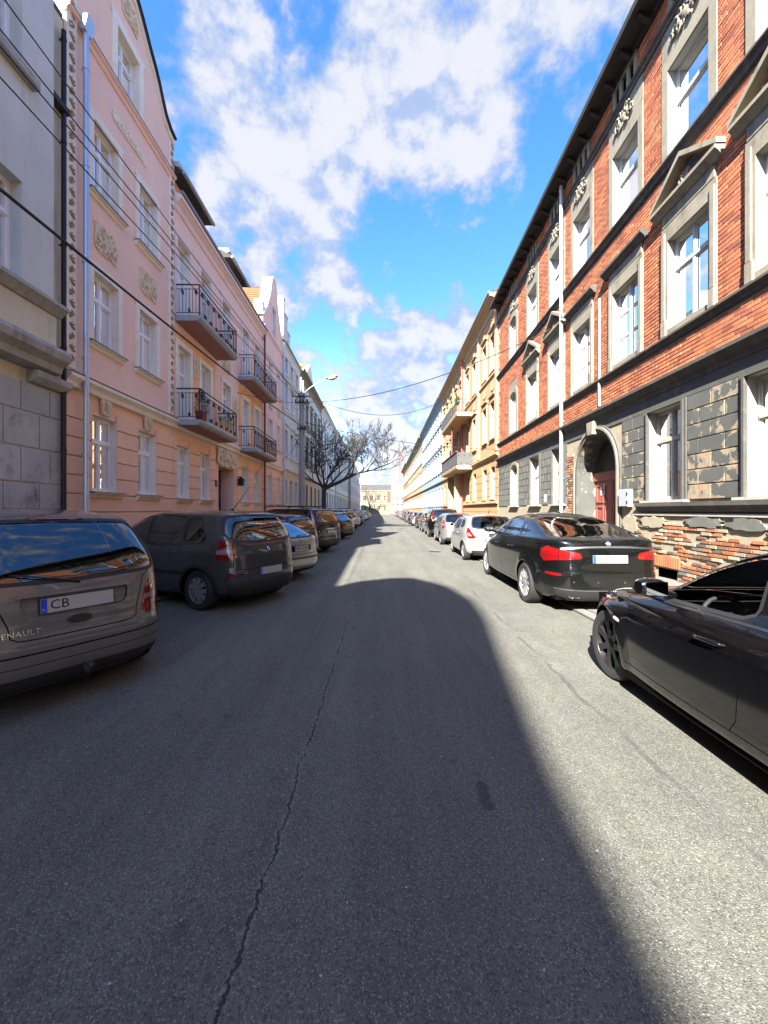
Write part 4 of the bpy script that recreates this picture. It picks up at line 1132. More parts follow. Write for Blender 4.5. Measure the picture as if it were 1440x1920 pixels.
# --- pink house with orange tiled roof
def pink_roof():
    f = LF('tiled_pink_tenement', 'pink tenement with white coped gable and bright orange tiled roof', 25.3)
    S0, S1 = 22.95, 27.75; c = (S0 + S1) / 2
    half = [(0, 16.0), (.30, 15.95), (.62, 15.55), (.82, 15.0), (1.0, 14.5), (1.25, 14.1), (1.6, 13.6), (1.9, 13.1), (2.4, 12.75)]
    gab = [(c - x, z) for x, z in half[::-1]] + [(c + x, z) for x, z in half[1:]]
    A = [(24.1, 24.95), (26.1, 26.95)]
    holes = [rect(c - .42, c + .42, 12.6, 14.2)]
    for a, b in A: holes += [rect(a, b, 5.45, 7.1), rect(a, b, 8.88, 10.5)]
    f.wall([(S0, 4.4), (S1, 4.4)] + gab[::-1], holes, 'pink_plaster', 0, 'upper_wall')
    f.wall(rect(S0, S1, 0, 4.42), [rect(a, b, 2.0, 3.74) for a, b in A], 'salmon_plaster', -.05, 'ground_wall')
    f.bands(S0 + .005, S1 - .005, [1.56 + k * .405 for k in range(7)], [(a, b, 2.0, 3.74) for a, b in A], .052, .030, 'salmon_plaster', -.05)
    f.box('plinth', S0 + .004, S1 - .004, -.02, .03, .02, 1.54, 'salmon_plaster', .01)
    for a, b in A:
        m = (a + b) / 2
        f.window(m, 2.0, b - a, 1.74, 'T', .15, 'pvc_white', 'cream_trim', dd=-.02); sill(f, a, b, 1.99, .12)
        for z, h in ((5.45, 1.65), (8.88, 1.62)):
            f.window(m, z, b - a, h, 'T', .15, 'pvc_white', 'cream_trim', curtain='net' if z > 6 else None); surround(f, a, b, z, z + h, .15, .035, 'pink_trim'); sill(f, a, b, z - .01)
        f.relief(m - .4, m + .4, 7.7, 8.25, 'cream_relief', 81)
    f.window(c, 12.6, .84, 1.6, 'T', .15, 'pvc_white', 'pink_trim'); surround(f, c - .42, c + .42, 12.6, 14.2, .13, .035, 'pink_trim')
    f.prof('ground_cornice', [(-.02, 4.22), (.05, 4.24), (.07, 4.34), (.14, 4.42), (.16, 4.50), (0, 4.56)], S0, S1, 'cream_trim')
    f.prof('top_cornice', [(0, 11.98), (.06, 12.08), (.12, 12.12), (.12, 12.17), (0, 12.22)], S0, S1, 'pink_trim')
    dp = [(x, z + .10) for x, z in gab] + [(x, z + .001) for x, z in gab[::-1]]
    f.plate(dp, -.55, .06, 'coping_white', 'gable_coping')
    f.box('parapet', S0 + .02, S0 + .5, -.5, -.02, 12.78, 13.6, 'coping_cream')
    for q in (-1, 1):          # tiles laid course by course on both slopes
        nrow = 15
        for k in range(nrow):
            t0, t1 = k / nrow, (k + 1.25) / nrow
            xa, za = c + q * 2.42 * (1 - t0), 12.5 + 3.0 * t0
            xb, zb = c + q * 2.42 * (1 - t1), 12.5 + 3.0 * t1
            m = f.mb(); n = 28; vs = []
            for i in range(n * 4 + 1):
                dd = -.56 - 7.5 * i / (n * 4); wv = .025 * abs(math.sin(math.pi * i / 4))
                vs += [(xa, dd, za + .05 + wv), (xb, dd, zb + wv)]
            m.add(vs, [(2 * i, 2 * i + 1, 2 * i + 3, 2 * i + 2) for i in range(n * 4)])
            m.build('tile_course', 'roof_orange', f.root, smooth=True)
    f.pipe(27.62, .14, .1, 12.3, .06, 'zinc_blue')
    f.shell(S0, S1, 12.6, 9, 'pink_plaster')
plain('coping_white', (.78, .80, .80), .5, var=.04, bmp=.1); plain('coping_cream', (.80, .72, .52), .8, var=.05, bmp=.1)
pink_roof()
# ------------------------------------------------------------------ plainer tenements further along
plain('yellow_plaster', (.38, .215, .105), .9, var=.05, vs=.7, fine=.06, fs=50, bmp=.25, stain=(.34, .18, .085), stain_amt=.3)
plain('yellow_trim', (.36, .255, .145), .88, var=.05, bmp=.2)
plain('paleblue_plaster', (.215, .285, .325), .9, var=.05, bmp=.2); plain('paleblue_trim', (.24, .275, .29), .88, var=.04, bmp=.2)
plain('cream_plaster', (.30, .25, .15), .9, var=.06, bmp=.2); plain('cream_house_trim', (.25, .215, .145), .88, var=.05, bmp=.2)
plain('orange_plaster', (.30, .135, .065), .9, var=.08, bmp=.2)
plain('palegrey_plaster', (.62, .63, .59), .92, var=.08, vs=.8, fine=.08, bmp=.3, stain=(.33, .33, .31), stain_amt=.4, streak=.5)
plain('palegrey_trim', (.68, .68, .63), .9, var=.06, bmp=.2)
plain('beige_plaster', (.62, .50, .36), .92, var=.08, bmp=.3); plain('offwhite_plaster', (.76, .75, .70), .92, var=.06, bmp=.2, stain=(.48, .46, .42), stain_amt=.35, streak=.5)
plain('bluegrey_plaster', (.56, .60, .63), .92, var=.06, bmp=.2)
plain('far_frame', (.26, .26, .255), .5, var=.03, bmp=0)
plain('pane_dark', (.03, .035, .04), .06, var=0, fine=0, bmp=0, spec=.8)
def tenement(f, S0, S1, H, floors, pitch, wall_m, ground_m, trim_m, z_ground=4.6, winw=1.1, roof='roof_dark', eave=.4, pipes=(), far=False, groups=None, sur=True, cols=None, door_col=None, shadow_only=False):
    if cols is None:
        n = max(1, round((S1 - S0) / pitch)); cols = [S0 + (S1 - S0) * (i + .5) / n for i in range(n)]
    up, gd = [], []
    for fi, (z, h) in enumerate(floors):
        for ci, c in enumerate(cols):
            (gd if fi == 0 else up).append(rect(c - winw / 2, c + winw / 2, z, z + h))
    f.wall(rect(S0, S1, z_ground - .1, H), up, wall_m, 0, 'upper_wall'); f.wall(rect(S0, S1, 0, z_ground - .1), gd, ground_m, 0.0, 'ground_wall')
    for fi, (z, h) in enumerate(floors):
        for ci, c in enumerate(cols):
            if far:
                key = ('far', round(winw, 2), round(h, 2))
                if key not in _wc:
                    fr = MB(); a = winw / 2; y0, y1 = -.17, -.11
                    for bx in ((-a, -a + .07, 0, h), (a - .07, a, 0, h), (-a + .07, a - .07, 0, .07), (-a + .07, a - .07, h - .07, h), (-.05, .05, .07, h - .07), (-a + .07, a - .07, h * .63, h * .63 + .09)):
                        fr.box(bx[0], bx[1], y0, y1, bx[2], bx[3])
                    k = 4; o = rect(-a, a, 0, h)
                    fr.add([(x, 0, zz) for x, zz in o] + [(x, -.17, zz) for x, zz in o], [(i, (i + 1) % k, k + (i + 1) % k, k + i) for i in range(k)])
                    _wc[key] = (fr.mesh('window', 'far_frame'), MB().add([(-a, -.16, 0), (a, -.16, 0), (a, -.16, h), (-a, -.16, h)], [(0, 1, 2, 3)]).mesh('pane', 'pane_dark'))
                o = link('window', _wc[key][0], f.root, f.T(c, 0, z), (0, 0, f.rz)); link('pane', _wc[key][1], o)
            else:
                f.window(c, z, winw, h, 'T', .17, 'far_frame', trim_m, curtain=['net', None, None, 'drape', 'half'][(ci * 3 + fi) % 5])
            if sur and fi > 0:
                o = rect(c - winw / 2 - .14, c + winw / 2 + .14, z - .02, z + h + .16)
                f.ring(o, rect(c - winw / 2, c + winw / 2, z, z + h), -.002, .05, trim_m)
                f.box('window_sill', c - winw / 2 - .2, c + winw / 2 + .2, -.02, .13, z - .10, z - .022, trim_m)
                if fi < 3: f.prof('hood', [(0, z + h + .28), (.16, z + h + .34), (.16, z + h + .40), (0, z + h + .44)], c - winw / 2 - .2, c + winw / 2 + .2, trim_m)
            elif sur: f.box('window_sill', c - winw / 2 - .12, c + winw / 2 + .12, -.02, .10, z - .09, z - .012, trim_m)
    zg = z_ground
    f.prof('ground_cornice', [(0, zg - .12), (.08, zg - .08), (.18, zg), (.18, zg + .08), (0, zg + .14)], S0, S1, trim_m)
    for z, h in floors[2:]: f.prof('string_course', [(0, z - .34), (.09, z - .30), (.09, z - .18), (0, z - .14)], S0, S1, trim_m)
    f.prof('eaves', [(0, H - .75), (.06, H - .72), (.10, H - .45), (eave * .6, H - .30), (eave, H - .24), (eave, H - .1), (0, H)], S0, S1, trim_m)
    f.box('gutter', S0, S1, eave - .04, eave + .09, H - .12, H + .01, 'sill_tin', .02)
    f.roof(S0, S1, H - .02, 2.0, 11, eave * .5, roof); f.shell(S0, S1, H - .05, 11, wall_m)
    f.box('plinth', S0 + .01, S1 - .01, -.002, .05, .02, .9, trim_m, .01)
    for x in pipes: f.pipe(x, .14, .05, H - .4, .06, 'zinc_dull')
FL = [(2.0, 1.9), (5.8, 2.0), (9.3, 1.9)]
# left row, going away
f = LF('stepped_gable_tenement', 'pale grey tenement with cream stepped gable next to the orange roofed house', 30.5)
tenement(f, 27.78, 33.4, 13.2, [(2.0, 1.8), (5.5, 1.8), (8.9, 1.8), (11.2, 1.2)], 2.0, 'palegrey_plaster', 'beige_plaster', 'palegrey_trim', 4.5, .95, eave=.2)
for a, b, z0, z1 in ((27.8, 28.3, 13.0, 16.2), (28.31, 29.2, 13.2, 15.3), (29.21, 30.0, 13.2, 14.4)):
    f.box('gable_step', a, b, -.9, .02, z0, z1, 'coping_cream' if a < 28.3 else 'palegrey_plaster'); f.box('step_cap', a - .03, b + .002, -.95, .06, z1 + .002, z1 + .08, 'zinc_dull')
f = LF('orange_gable_tenement', 'pale tenement with small orange roof gable behind the concrete pole', 39)
tenement(f, 33.42, 46, 13.4, FL, 2.5, 'palegrey_plaster', 'beige_plaster', 'cream_house_trim', 4.5, 1.0, pipes=(45.8,), far=True)
f.plate([(37.2, 13.4), (40.6, 13.4), (40.6, 14.4), (38.9, 15.6), (37.2, 14.4)], -.4, .04, 'coping_cream', 'gable_wall')
m = f.mb(); m.add([(37.0, -.42, 14.3), (38.9, -.42, 15.7), (38.9, -6, 15.7), (37.0, -6, 14.3)], [(0, 1, 2, 3)]); m.add([(40.8, -.42, 14.3), (38.9, -.42, 15.7), (38.9, -6, 15.7), (40.8, -6, 14.3)], [(3, 2, 1, 0)]); m.build('gable_roof', 'roof_orange', f.root)
f.box('chimney', 43.5, 44.3, -1.6, -.9, 13.4, 15.0, 'brick_b')
f = LF('offwhite_tenement', 'off-white tenement with small ground floor windows behind the bare tree', 54)
tenement(f, 46.02, 62, 13.6, FL, 2.6, 'offwhite_plaster', 'offwhite_plaster', 'palegrey_trim', 4.5, 1.05, pipes=(61.6,), far=True)
f.box('chimney', 50, 50.9, -2.4, -1.6, 13.6, 15.6, 'brick_b'); f.box('chimney', 57, 57.9, -2.4, -1.6, 13.6, 15.4, 'offwhite_plaster')
f = LF('light_grey_tenement', 'light grey tenement with chimneys halfway down the left row', 73)
tenement(f, 62.02, 85, 13.8, FL, 2.7, 'palegrey_plaster', 'palegrey_plaster', 'palegrey_trim', 4.5, 1.1, far=True)
f.box('chimney', 68, 69, -2.4, -1.6, 13.8, 15.9, 'brick_b'); f.box('chimney', 79, 80, -2.4, -1.6, 13.8, 15.6, 'palegrey_plaster')
f = LF('blue_grey_tenement', 'long blue-grey tenement ending the left row at the crossing', 115)
tenement(f, 85.02, 146, 13.8, FL, 2.8, 'bluegrey_plaster', 'palegrey_plaster', 'palegrey_trim', 4.6, 1.15, far=True)

def RF(name, label, sm): return Fac(name, label, 'building', (6.842, 0), (0, 1), (-1, 0), sm)
# right row: yellow house with the two deep balconies
def yellow_house():
    f = RF('yellow_tenement', 'yellow tenement with two deep balconies and red downpipe after the brick house', 35)
    S0, S1 = 24.2, 47.0; H = 14.7
    cols = [25.5, 27.5, 30.6, 33.0, 36.0, 38.3, 41.0, 43.3, 45.6]
    tenement(f, S0, S1, H, [(2.35, 2.0), (6.15, 2.3), (10.35, 2.3)], 2.5, 'yellow_plaster', 'yellow_plaster', 'yellow_trim', 5.0, 1.0, cols=cols, eave=.55)
    for x in (24.45, 29.15, 34.4, 39.7, 46.7): f.box('pilaster', x - .22, x + .22, -.002, .12, 5.2, 13.9, 'yellow_trim', .02)
    f.box('bay', 30.0, 34.0, -.001, .03, 5.2, 5.75, 'yellow_trim')
    for k, c in enumerate(cols):
        f.relief(c - .35, c + .35, 9.1, 9.7, 'yellow_trim', 100 + k, False); f.relief(c - .35, c + .35, 13.1, 13.6, 'yellow_trim', 120 + k, False)
    zs = [1.0 + .5 * k for k in range(8)]
    f.bands(S0 + .02, S1 - .02, zs, [(c - .62, c + .62, 2.1, 4.5) for c in cols], .03, .03, 'yellow_plaster')
    f.prof('ledge', [(0, 2.0), (.16, 2.05), (.16, 2.16), (0, 2.2)], S0, S1, 'yellow_trim')
    b = balcony(f, 31.1, 39.2, 9.15, 1.3, 'yellow_trim', 'yellow_trim', .28, None, 1.0)
    f.box('balcony_screen', 33.4, 39.15, 1.24, 1.27, 9.2, 10.1, 'screen_dark', 0, b)
    pl = f.mb(); rn = random.Random(4)
    for k in range(140):
        x, dd, z = 31.2 + rn.random() * 1.1, .9 + rn.random() * .35, 10.12 + rn.random() * .28
        s_ = .07; pl.add([(x - s_, dd, z), (x + s_, dd + .02, z + .03), (x, dd + .05, z + .13)], [(0, 1, 2)])
    tr = f.box('planter', 31.2, 32.3, .95, 1.2, 9.95, 10.12, 'screen_green', .01, b); pl.build('plants', 'leaf_green', b)
    b2 = balcony(f, 31.1, 39.2, 5.05, 1.3, 'yellow_trim', 'yellow_trim', .28, 'screen_dark', 1.05)
    f.box('balcony_handrail', 31.05, 39.25, 1.2, 1.34, 6.10, 6.15, 'pipe_red', .01, b2)
    f.pipe(34.9, 1.0, 5.2, 8.8, .06, 'pipe_brown'); f.pipe(34.55, .2, .1, 14.0, .07, 'pipe_red', True)
    f.box('porch', 35.2, 35.6, .0, .7, .02, 4.7, 'yellow_trim'); f.box('porch', 38.8, 39.2, .0, .7, .02, 4.7, 'yellow_trim')
plain('screen_dark', (.07, .072, .07), .8, var=.15, vs=6, bmp=.2); plain('screen_green', (.03, .16, .06), .6, var=.1)
plain('leaf_green', (.06, .12, .03), .7, var=.3, vs=12); plain('pipe_red', (.40, .09, .08), .5, var=.1)
yellow_house()
f = RF('pale_blue_tenement', 'pale blue tenement with white window surrounds past the yellow balconies', 59.5)
tenement(f, 47.02, 72, 14.9, [(2.2, 2.1), (6.2, 2.1), (9.4, 2.0), (12.1, 1.3)], 2.25, 'paleblue_plaster', 'paleblue_plaster', 'paleblue_trim', 5.0, 1.05, far=True, eave=.5)
f = RF('cream_tenement', 'long cream tenement on the right row past the pale blue one', 94)
tenement(f, 72.02, 116, 14.8, [(2.2, 2.0), (6.2, 2.1), (10.3, 2.1)], 2.5, 'cream_plaster', 'yellow_plaster', 'cream_house_trim', 5.0, 1.1, far=True, eave=.6)
f = RF('orange_tenement', 'orange rendered tenement closing the right row under the crane', 131)
tenement(f, 116.02, 146, 15.4, [(2.2, 2.0), (6.2, 2.1), (10.4, 2.1)], 2.6, 'orange_plaster', 'orange_plaster', 'cream_house_trim', 5.0, 1.1, far=True, eave=.7)

# houses beside and behind the camera: they throw the shade that lies over the near road
f = LF('low_grey_tenement', 'low grey tenement beside the viewer on the left', 0)
tenement(f, -5.8, 4.38, 10.4, [(2.0, 1.8), (5.5, 1.8), (8.0, 1.5)], 2.4, 'palegrey_plaster', 'palegrey_plaster', 'palegrey_trim', 4.4, 1.0, far=True, eave=.15)
f = LF('tall_gabled_tenement', 'tall curved-gable tenement behind the viewer on the left', -13)
tenement(f, -21, -5.82, 11.2, [(2.0, 1.8), (5.5, 1.8), (8.4, 1.7)], 2.5, 'pink_plaster', 'salmon_plaster', 'cream_trim', 4.4, 1.0, far=True, eave=.15)
gp = [(-21, 11.0), (-5.83, 11.0), (-6.6, 12.6), (-8.0, 14.1), (-9.3, 14.75), (-10.8, 15.4), (-12.5, 15.75), (-13.5, 15.6), (-14.5, 15.1), (-15.6, 14.6), (-16.8, 14.35), (-21, 14.3)]
f.plate(gp, -.5, .02, 'pink_plaster', 'gable_wall')
f = LF('beige_tenement', 'plain beige tenement further behind the viewer on the left', -38)
tenement(f, -58, -21.02, 13.7, [(2.0, 1.8), (5.5, 1.8), (9.0, 1.7)], 2.7, 'beige_plaster', 'beige_plaster', 'cream_trim', 4.4, 1.0, far=True, eave=.3)
f = RF('ochre_tenement', 'plain ochre tenement behind the viewer on the right', -33)
tenement(f, -58, -9.03, 13.4, [(2.0, 1.8), (5.5, 1.8), (9.0, 1.7)], 2.7, 'yellow_plaster', 'yellow_plaster', 'cream_trim', 4.4, 1.0, far=True, eave=.3)
# ------------------------------------------------------------------ cars
def pchip(xs, ys):
    n = len(xs); h = [xs[i + 1] - xs[i] for i in range(n - 1)]; dl = [(ys[i + 1] - ys[i]) / h[i] for i in range(n - 1)]
    m = [dl[0]] + [0.0] * (n - 2) + [dl[-1]]
    for i in range(1, n - 1):
        if dl[i - 1] * dl[i] > 0:
            w1, w2 = 2 * h[i] + h[i - 1], h[i] + 2 * h[i - 1]
            m[i] = (w1 + w2) / (w1 / dl[i - 1] + w2 / dl[i])
    def ev(x):
        if x <= xs[0]: return ys[0]
        if x >= xs[-1]: return ys[-1]
        lo, hi = 0, n - 1
        while hi - lo > 1:
            md = (lo + hi) // 2
            if xs[md] <= x: lo = md
            else: hi = md
        t = (x - xs[lo]) / h[lo]; a = 1 - t
        return ys[lo] * (1 + 2 * t) * a * a + m[lo] * h[lo] * t * a * a + ys[hi] * t * t * (3 - 2 * t) + m[hi] * h[lo] * t * t * (t - 1)
    return ev
class Surf:
    """car skin as stacked plan outlines: each row is (z, rear y, front y, half width, rear squareness, front squareness)"""
    def __init__(s, L, rows, crown, wheels, rw, flare=.018):
        wm = max(r[3] for r in rows)
        rows = [(*r[:4], *((max(r[4], 7), 8) if r[3] < wm * .935 and r[0] > .8 else ((max(r[4], 6), 5) if r[3] < wm * .965 and r[0] > .8 else r[4:]))) for r in rows]
        s.L = L; s.crown = crown; s.wheels = wheels; s.rw = rw; s.flare = flare; s.W = .85
        v = [0]
        for a, b in zip(rows, rows[1:]):
            v.append(v[-1] + max(abs(b[0] - a[0]), .62 * abs(b[1] - a[1]), .62 * abs(b[2] - a[2]), abs(b[3] - a[3]), .02))
        s.vk = v; s.vw = v[-1]; s.c = [pchip(v, [r[k] for r in rows]) for k in range(6)]
        s.wl = rows[-1][3]; s.vmax = s.vw + s.wl; s.U = 2 * s.W + L; s.rows = rows
        s._rc = {}
    def row(s, v):
        k = round(v, 5)
        r = s._rc.get(k)
        if r is None: r = s._rc[k] = tuple(f(v) for f in s.c)
        return r
    def pt(s, U, v):
        q = 1.0; dz = 0
        if v > s.vw:
            q = max(1 - (v - s.vw) / s.wl, .0); dz = s.crown * (1 - q * q); vv = s.vw
        else: vv = v
        z, yr, yf, w, nr, nf = s.row(vv)
        rear = U <= s.W + s.L / 2
        u = U if rear else s.U - U
        if u <= s.W: X, Y = max(u, 0) / s.W, 1.0
        else: X, Y = 1.0, max(0.0, 1 - (u - s.W) / (s.L / 2))
        n = nr if rear else nf
        k = (X ** n + Y ** n) ** (1 / n)
        px, py = X / k, Y / k
        ym, lh = (yr + yf) / 2, (yf - yr) / 2
        x = w * px * q; y = ym + (-1 if rear else 1) * lh * py * q; z = z + dz
        if s.flare and z < 1.0 and px > .6:
            for wy in s.wheels:
                d_ = math.hypot(y - wy, z - s.rw) - s.rw * 1.13
                x += s.flare * math.exp(-(d_ / .075) ** 2)
        return Vector((x, y, z))
    def nrm(s, U, v):
        e = .004
        a = s.pt(min(U + e, s.U), v) - s.pt(max(U - e, 0), v); b = s.pt(U, min(v + e, s.vmax - .002)) - s.pt(U, max(v - e, 0))
        if U < 2e-3: a.y = 0; a.z = 0
        if U > s.U - 2e-3: a.y = 0; a.z = 0
        n = a.cross(b)
        if n.length < 1e-12: return Vector((0, 0, 1))
        n.normalize(); return n
    def vz(s, z):
        lo, hi = 0.0, s.vw
        for _ in range(26):
            m = (lo + hi) / 2
            if s.c[0](m) < z: lo = m
            else: hi = m
        return (lo + hi) / 2
    def inv(s, kind, a, z):
        v = s.vz(z)
        if kind == 'W': return (a, v)
        if kind == 'V': return (s.U - a, v)
        if kind == 'S': lo, hi, g, inc = .02, s.U - .02, (lambda u: s.pt(u, v).y), True
        elif kind == 'R': lo, hi, g, inc = 0.0, s.W + s.L / 2, (lambda u: s.pt(u, v).x), True
        else: lo, hi, g, inc = s.W + s.L / 2, s.U, (lambda u: s.pt(u, v).x), False
        if a <= 0 and kind == 'R': return (0.0, v)
        if a <= 0 and kind == 'F': return (s.U, v)
        for _ in range(24):
            m = (lo + hi) / 2
            if (g(m) < a) == inc: lo = m
            else: hi = m
        return ((lo + hi) / 2, v)
    def at(s, kind, a, z):
        """point and outward normal; a<0 on sides/rear means the left half"""
        sg = -1 if a < 0 and kind in 'RF' else 1
        U, v = s.inv(kind, abs(a) if kind in 'RF' else a, z)
        p, n = s.pt(U, v), s.nrm(U, v)
        p.x *= sg; n.x *= sg
        if n.dot(Vector((p.x, p.y - s.L / 2, 0))) < 0: n = -n
        return p, n
def chaikin(poly, it=2, r=.18, fix=()):
    for _ in range(it):
        o = []; k = len(poly)
        for i in range(k):
            a, b = poly[i], poly[(i + 1) % k]
            o.append((a[0] + (b[0] - a[0]) * r, a[1] + (b[1] - a[1]) * r)); o.append((a[0] + (b[0] - a[0]) * (1 - r), a[1] + (b[1] - a[1]) * (1 - r)))
        poly = o
    return poly
def halfround(poly, r=.2, it=2):
    """rounds only corners away from x=0 (polygons closed on the centre line)"""
    for _ in range(it):
        o = []; k = len(poly)
        for i in range(k):
            p0, p1, p2 = poly[i - 1], poly[i], poly[(i + 1) % k]
            if p1[0] <= 1e-6: o.append(p1)
            else:
                o.append((p1[0] + (p0[0] - p1[0]) * r, p1[1] + (p0[1] - p1[1]) * r)); o.append((p1[0] + (p2[0] - p1[0]) * r, p1[1] + (p2[1] - p1[1]) * r))
        poly = o
    return poly
def strip(pts, wd):
    """thin closed band along a polyline"""
    a, b = [], []
    for i, p in enumerate(pts):
        q0, q1 = pts[max(i - 1, 0)], pts[min(i + 1, len(pts) - 1)]
        dx, dy = q1[0] - q0[0], q1[1] - q0[1]; l = math.hypot(dx, dy) or 1
        nx, ny = -dy / l * wd / 2, dx / l * wd / 2
        a.append((p[0] + nx, p[1] + ny)); b.append((p[0] - nx, p[1] - ny))
    return a + b[::-1]
def disc(c, z, r, n=28, zmin=None):
    return [(c + r * math.cos(2 * math.pi * k / n), max(z + r * math.sin(2 * math.pi * k / n), zmin if zmin is not None else -9)) for k in range(n)]
def skin_parts(sf, regions, step=.075):
    """cut the half skin along all region outlines; returns {index: (verts, tris, normals)}; index -1 is the bodywork"""
    zb = sf.rows[0][0]; SV = 1.0
    us = []
    u = 0
    nU = int(sf.U / step)
    us = [sf.U * i / nU for i in range(nU + 1)]
    for k in (.72, .78, .82, .86, .9, .95): us += [k, sf.U - k]
    us = sorted(set(round(x, 4) for x in us))
    vsl = []
    for a, b in zip(sf.vk, sf.vk[1:]):
        n = max(1, int((b - a) / (step * .8)))
        vsl += [a + (b - a) * i / n for i in range(n)]
    vsl.append(sf.vw)
    vsl += [sf.vw + sf.wl * t for t in (.04, .1, .2, .35, .5, .7, .88, .997)]
    verts = [Vector((a, b)) for b in vsl for a in us]; edges = []
    W_ = len(us); Hh = len(vsl)
    polys = []
    for rg in regions:
        pl = []
        raw = rg['poly']; k = len(raw)
        for i in range(k):
            a, b = raw[i], raw[(i + 1) % k]
            n = max(1, int(math.hypot(b[0] - a[0], b[1] - a[1]) / max(.035, step * .5)))
            for j in range(n):
                t = j / n
                pl.append(sf.inv(rg['t'], a[0] + (b[0] - a[0]) * t, a[1] + (b[1] - a[1]) * t))
        q = []
        for p in pl:
            p = (min(max(p[0], 0), sf.U), min(max(p[1], 0), sf.vmax))
            if not q or math.hypot(p[0] - q[-1][0], p[1] - q[-1][1]) > 1.5e-3: q.append(p)
        if math.hypot(q[0][0] - q[-1][0], q[0][1] - q[-1][1]) < 1.5e-3: q.pop()
        polys.append(q)
        o = len(verts); verts += [Vector(p) for p in q]; edges += [(o + i, o + (i + 1) % len(q)) for i in range(len(q))]
    r = delaunay_2d_cdt(verts, edges, [], 0, 1e-5)
    V = [(v.x, v.y) for v in r[0]]
    bbs = [(min(p[0] for p in q), max(p[0] for p in q), min(p[1] for p in q), max(p[1] for p in q)) for q in polys]
    out = {}
    P = [None] * len(V); N = [None] * len(V)
    for f in r[2]:
        c = (sum(V[i][0] for i in f) / 3, sum(V[i][1] for i in f) / 3); reg = -1
        for k in range(len(polys) - 1, -1, -1):
            bb = bbs[k]
            if bb[0] <= c[0] <= bb[1] and bb[2] <= c[1] <= bb[3] and in_poly(c, polys[k]): reg = k; break
        if reg >= 0 and regions[reg].get('hole'): continue
        d_ = out.setdefault(reg, ({}, [], [], []))
        idx = []
        for i in f:
            if P[i] is None: P[i] = sf.pt(*V[i]); N[i] = sf.nrm(*V[i])
            if i not in d_[0]:
                d_[0][i] = len(d_[1]); d_[1].append(P[i]); d_[2].append(N[i])
            idx.append(d_[0][i])
        a, b, c3 = (d_[1][i] for i in idx)
        if (b - a).cross(c3 - a).length < 1e-9: continue
        d_[3].append(idx)
    return {k: (d_[1], d_[3], d_[2]) for k, d_ in out.items()}
def skin_mesh(name, data, off, mat, sides, L):
    vs, fs, ns = [], [], []
    P, Fc, N = data
    for sg in sides:
        o = len(vs)
        for p, n in zip(P, N):
            q = p + n * off
            vs.append((q.x * sg, q.y - L / 2, q.z)); ns.append((n.x * sg, n.y, n.z))
        for f in Fc:
            a, b, c = (Vector(vs[o + i]) for i in f)
            g = (b - a).cross(c - a); m = Vector(ns[o + f[0]]) + Vector(ns[o + f[1]]) + Vector(ns[o + f[2]])
            fs.append([o + i for i in (f if g.dot(m) >= 0 else f[::-1])])
    me = bpy.data.meshes.new(name); me.from_pydata(vs, [], fs); me.materials.append(MAT[mat])
    me.polygons.foreach_set('use_smooth', [True] * len(me.polygons)); me.update()
    me.normals_split_custom_set_from_vertices(ns)
    return me
_wh = {}
def wheel_meshes(R_, style, width=.205, rim_mat='rim_silver'):
    key = (R_, style, rim_mat)
    if key in _wh: return _wh[key]
    w2 = width / 2; rr = R_ * .70 if style != 'cap' else R_ * .66
    ty = MB(); ty.lathe([(rr * .97, -w2 * .9), (rr + .02, -w2), (R_ * .93, -w2), (R_ * .985, -w2 * .82), (R_, -w2 * .45), (R_, w2 * .45), (R_ * .985, w2 * .82), (R_ * .93, w2), (rr + .02, w2), (rr * .97, w2 * .9)], 40, 'x')
    # tread grooves
    for g in (-.4, 0, .4): ty.lathe([(R_ + .0015, g * w2 - .006), (R_ + .0015, g * w2 + .006)], 40, 'x')
    rm = MB(); ro = w2 * .86
    rm.lathe([(rr, ro + .006), (rr * .96, ro + .008), (rr * .92, ro - .02), (rr * .90, -w2 * .6)], 40, 'x')
    if style == 'cap':
        n = 9; sp = [(rr * .15, .020, .004), (rr * .55, .030, .010), (rr * .94, .036, .0)]
    elif style == 'ten': n = 10; sp = [(rr * .16, .022, -.006), (rr * .93, .017, .004)]
    elif style == 'seven': n = 7; sp = [(rr * .16, .036, -.006), (rr * .60, .024, 0), (rr * .93, .040, .004)]
    else: n = 5; sp = [(rr * .16, .045, -.006), (rr * .93, .035, .004)]
    for k in range(n):
        a = 2 * math.pi * k / n
        ca, sa = math.cos(a), math.sin(a)
        vs = []; 
        for (r0, hw, dx) in sp:
            for (q, e) in ((-hw, -.03), (hw, -.03), (hw, 0), (-hw, 0)):
                vs.append((ro + dx + e, r0 * ca - q * sa, r0 * sa + q * ca))
        m = len(sp); fs = []
        for i in range(m - 1):
            b = 4 * i; fs += [(b, b + 1, b + 5, b + 4), (b + 1, b + 2, b + 6, b + 5), (b + 2, b + 3, b + 7, b + 6), (b + 3, b, b + 4, b + 7)]
        rm.add(vs, fs)
    rm.lathe([(rr * .24, -.02), (rr * .24, ro - .004), (rr * .14, ro + .004), (.001, ro + .006)], 20, 'x')
    dk = MB(); dk.lathe([(rr * .95, -w2 * .1), (.001, -w2 * .1)], 24, 'x')
    dk.lathe([(rr * .72, .0), (rr * .72, .02), (.001, .02)], 28, 'x')
    _wh[key] = (ty.mesh('wheel', 'rubber', True, 35), rm.mesh('rim', rim_mat, True, 30), dk.mesh('brake_disc', 'dark_void'))
    return _wh[key]
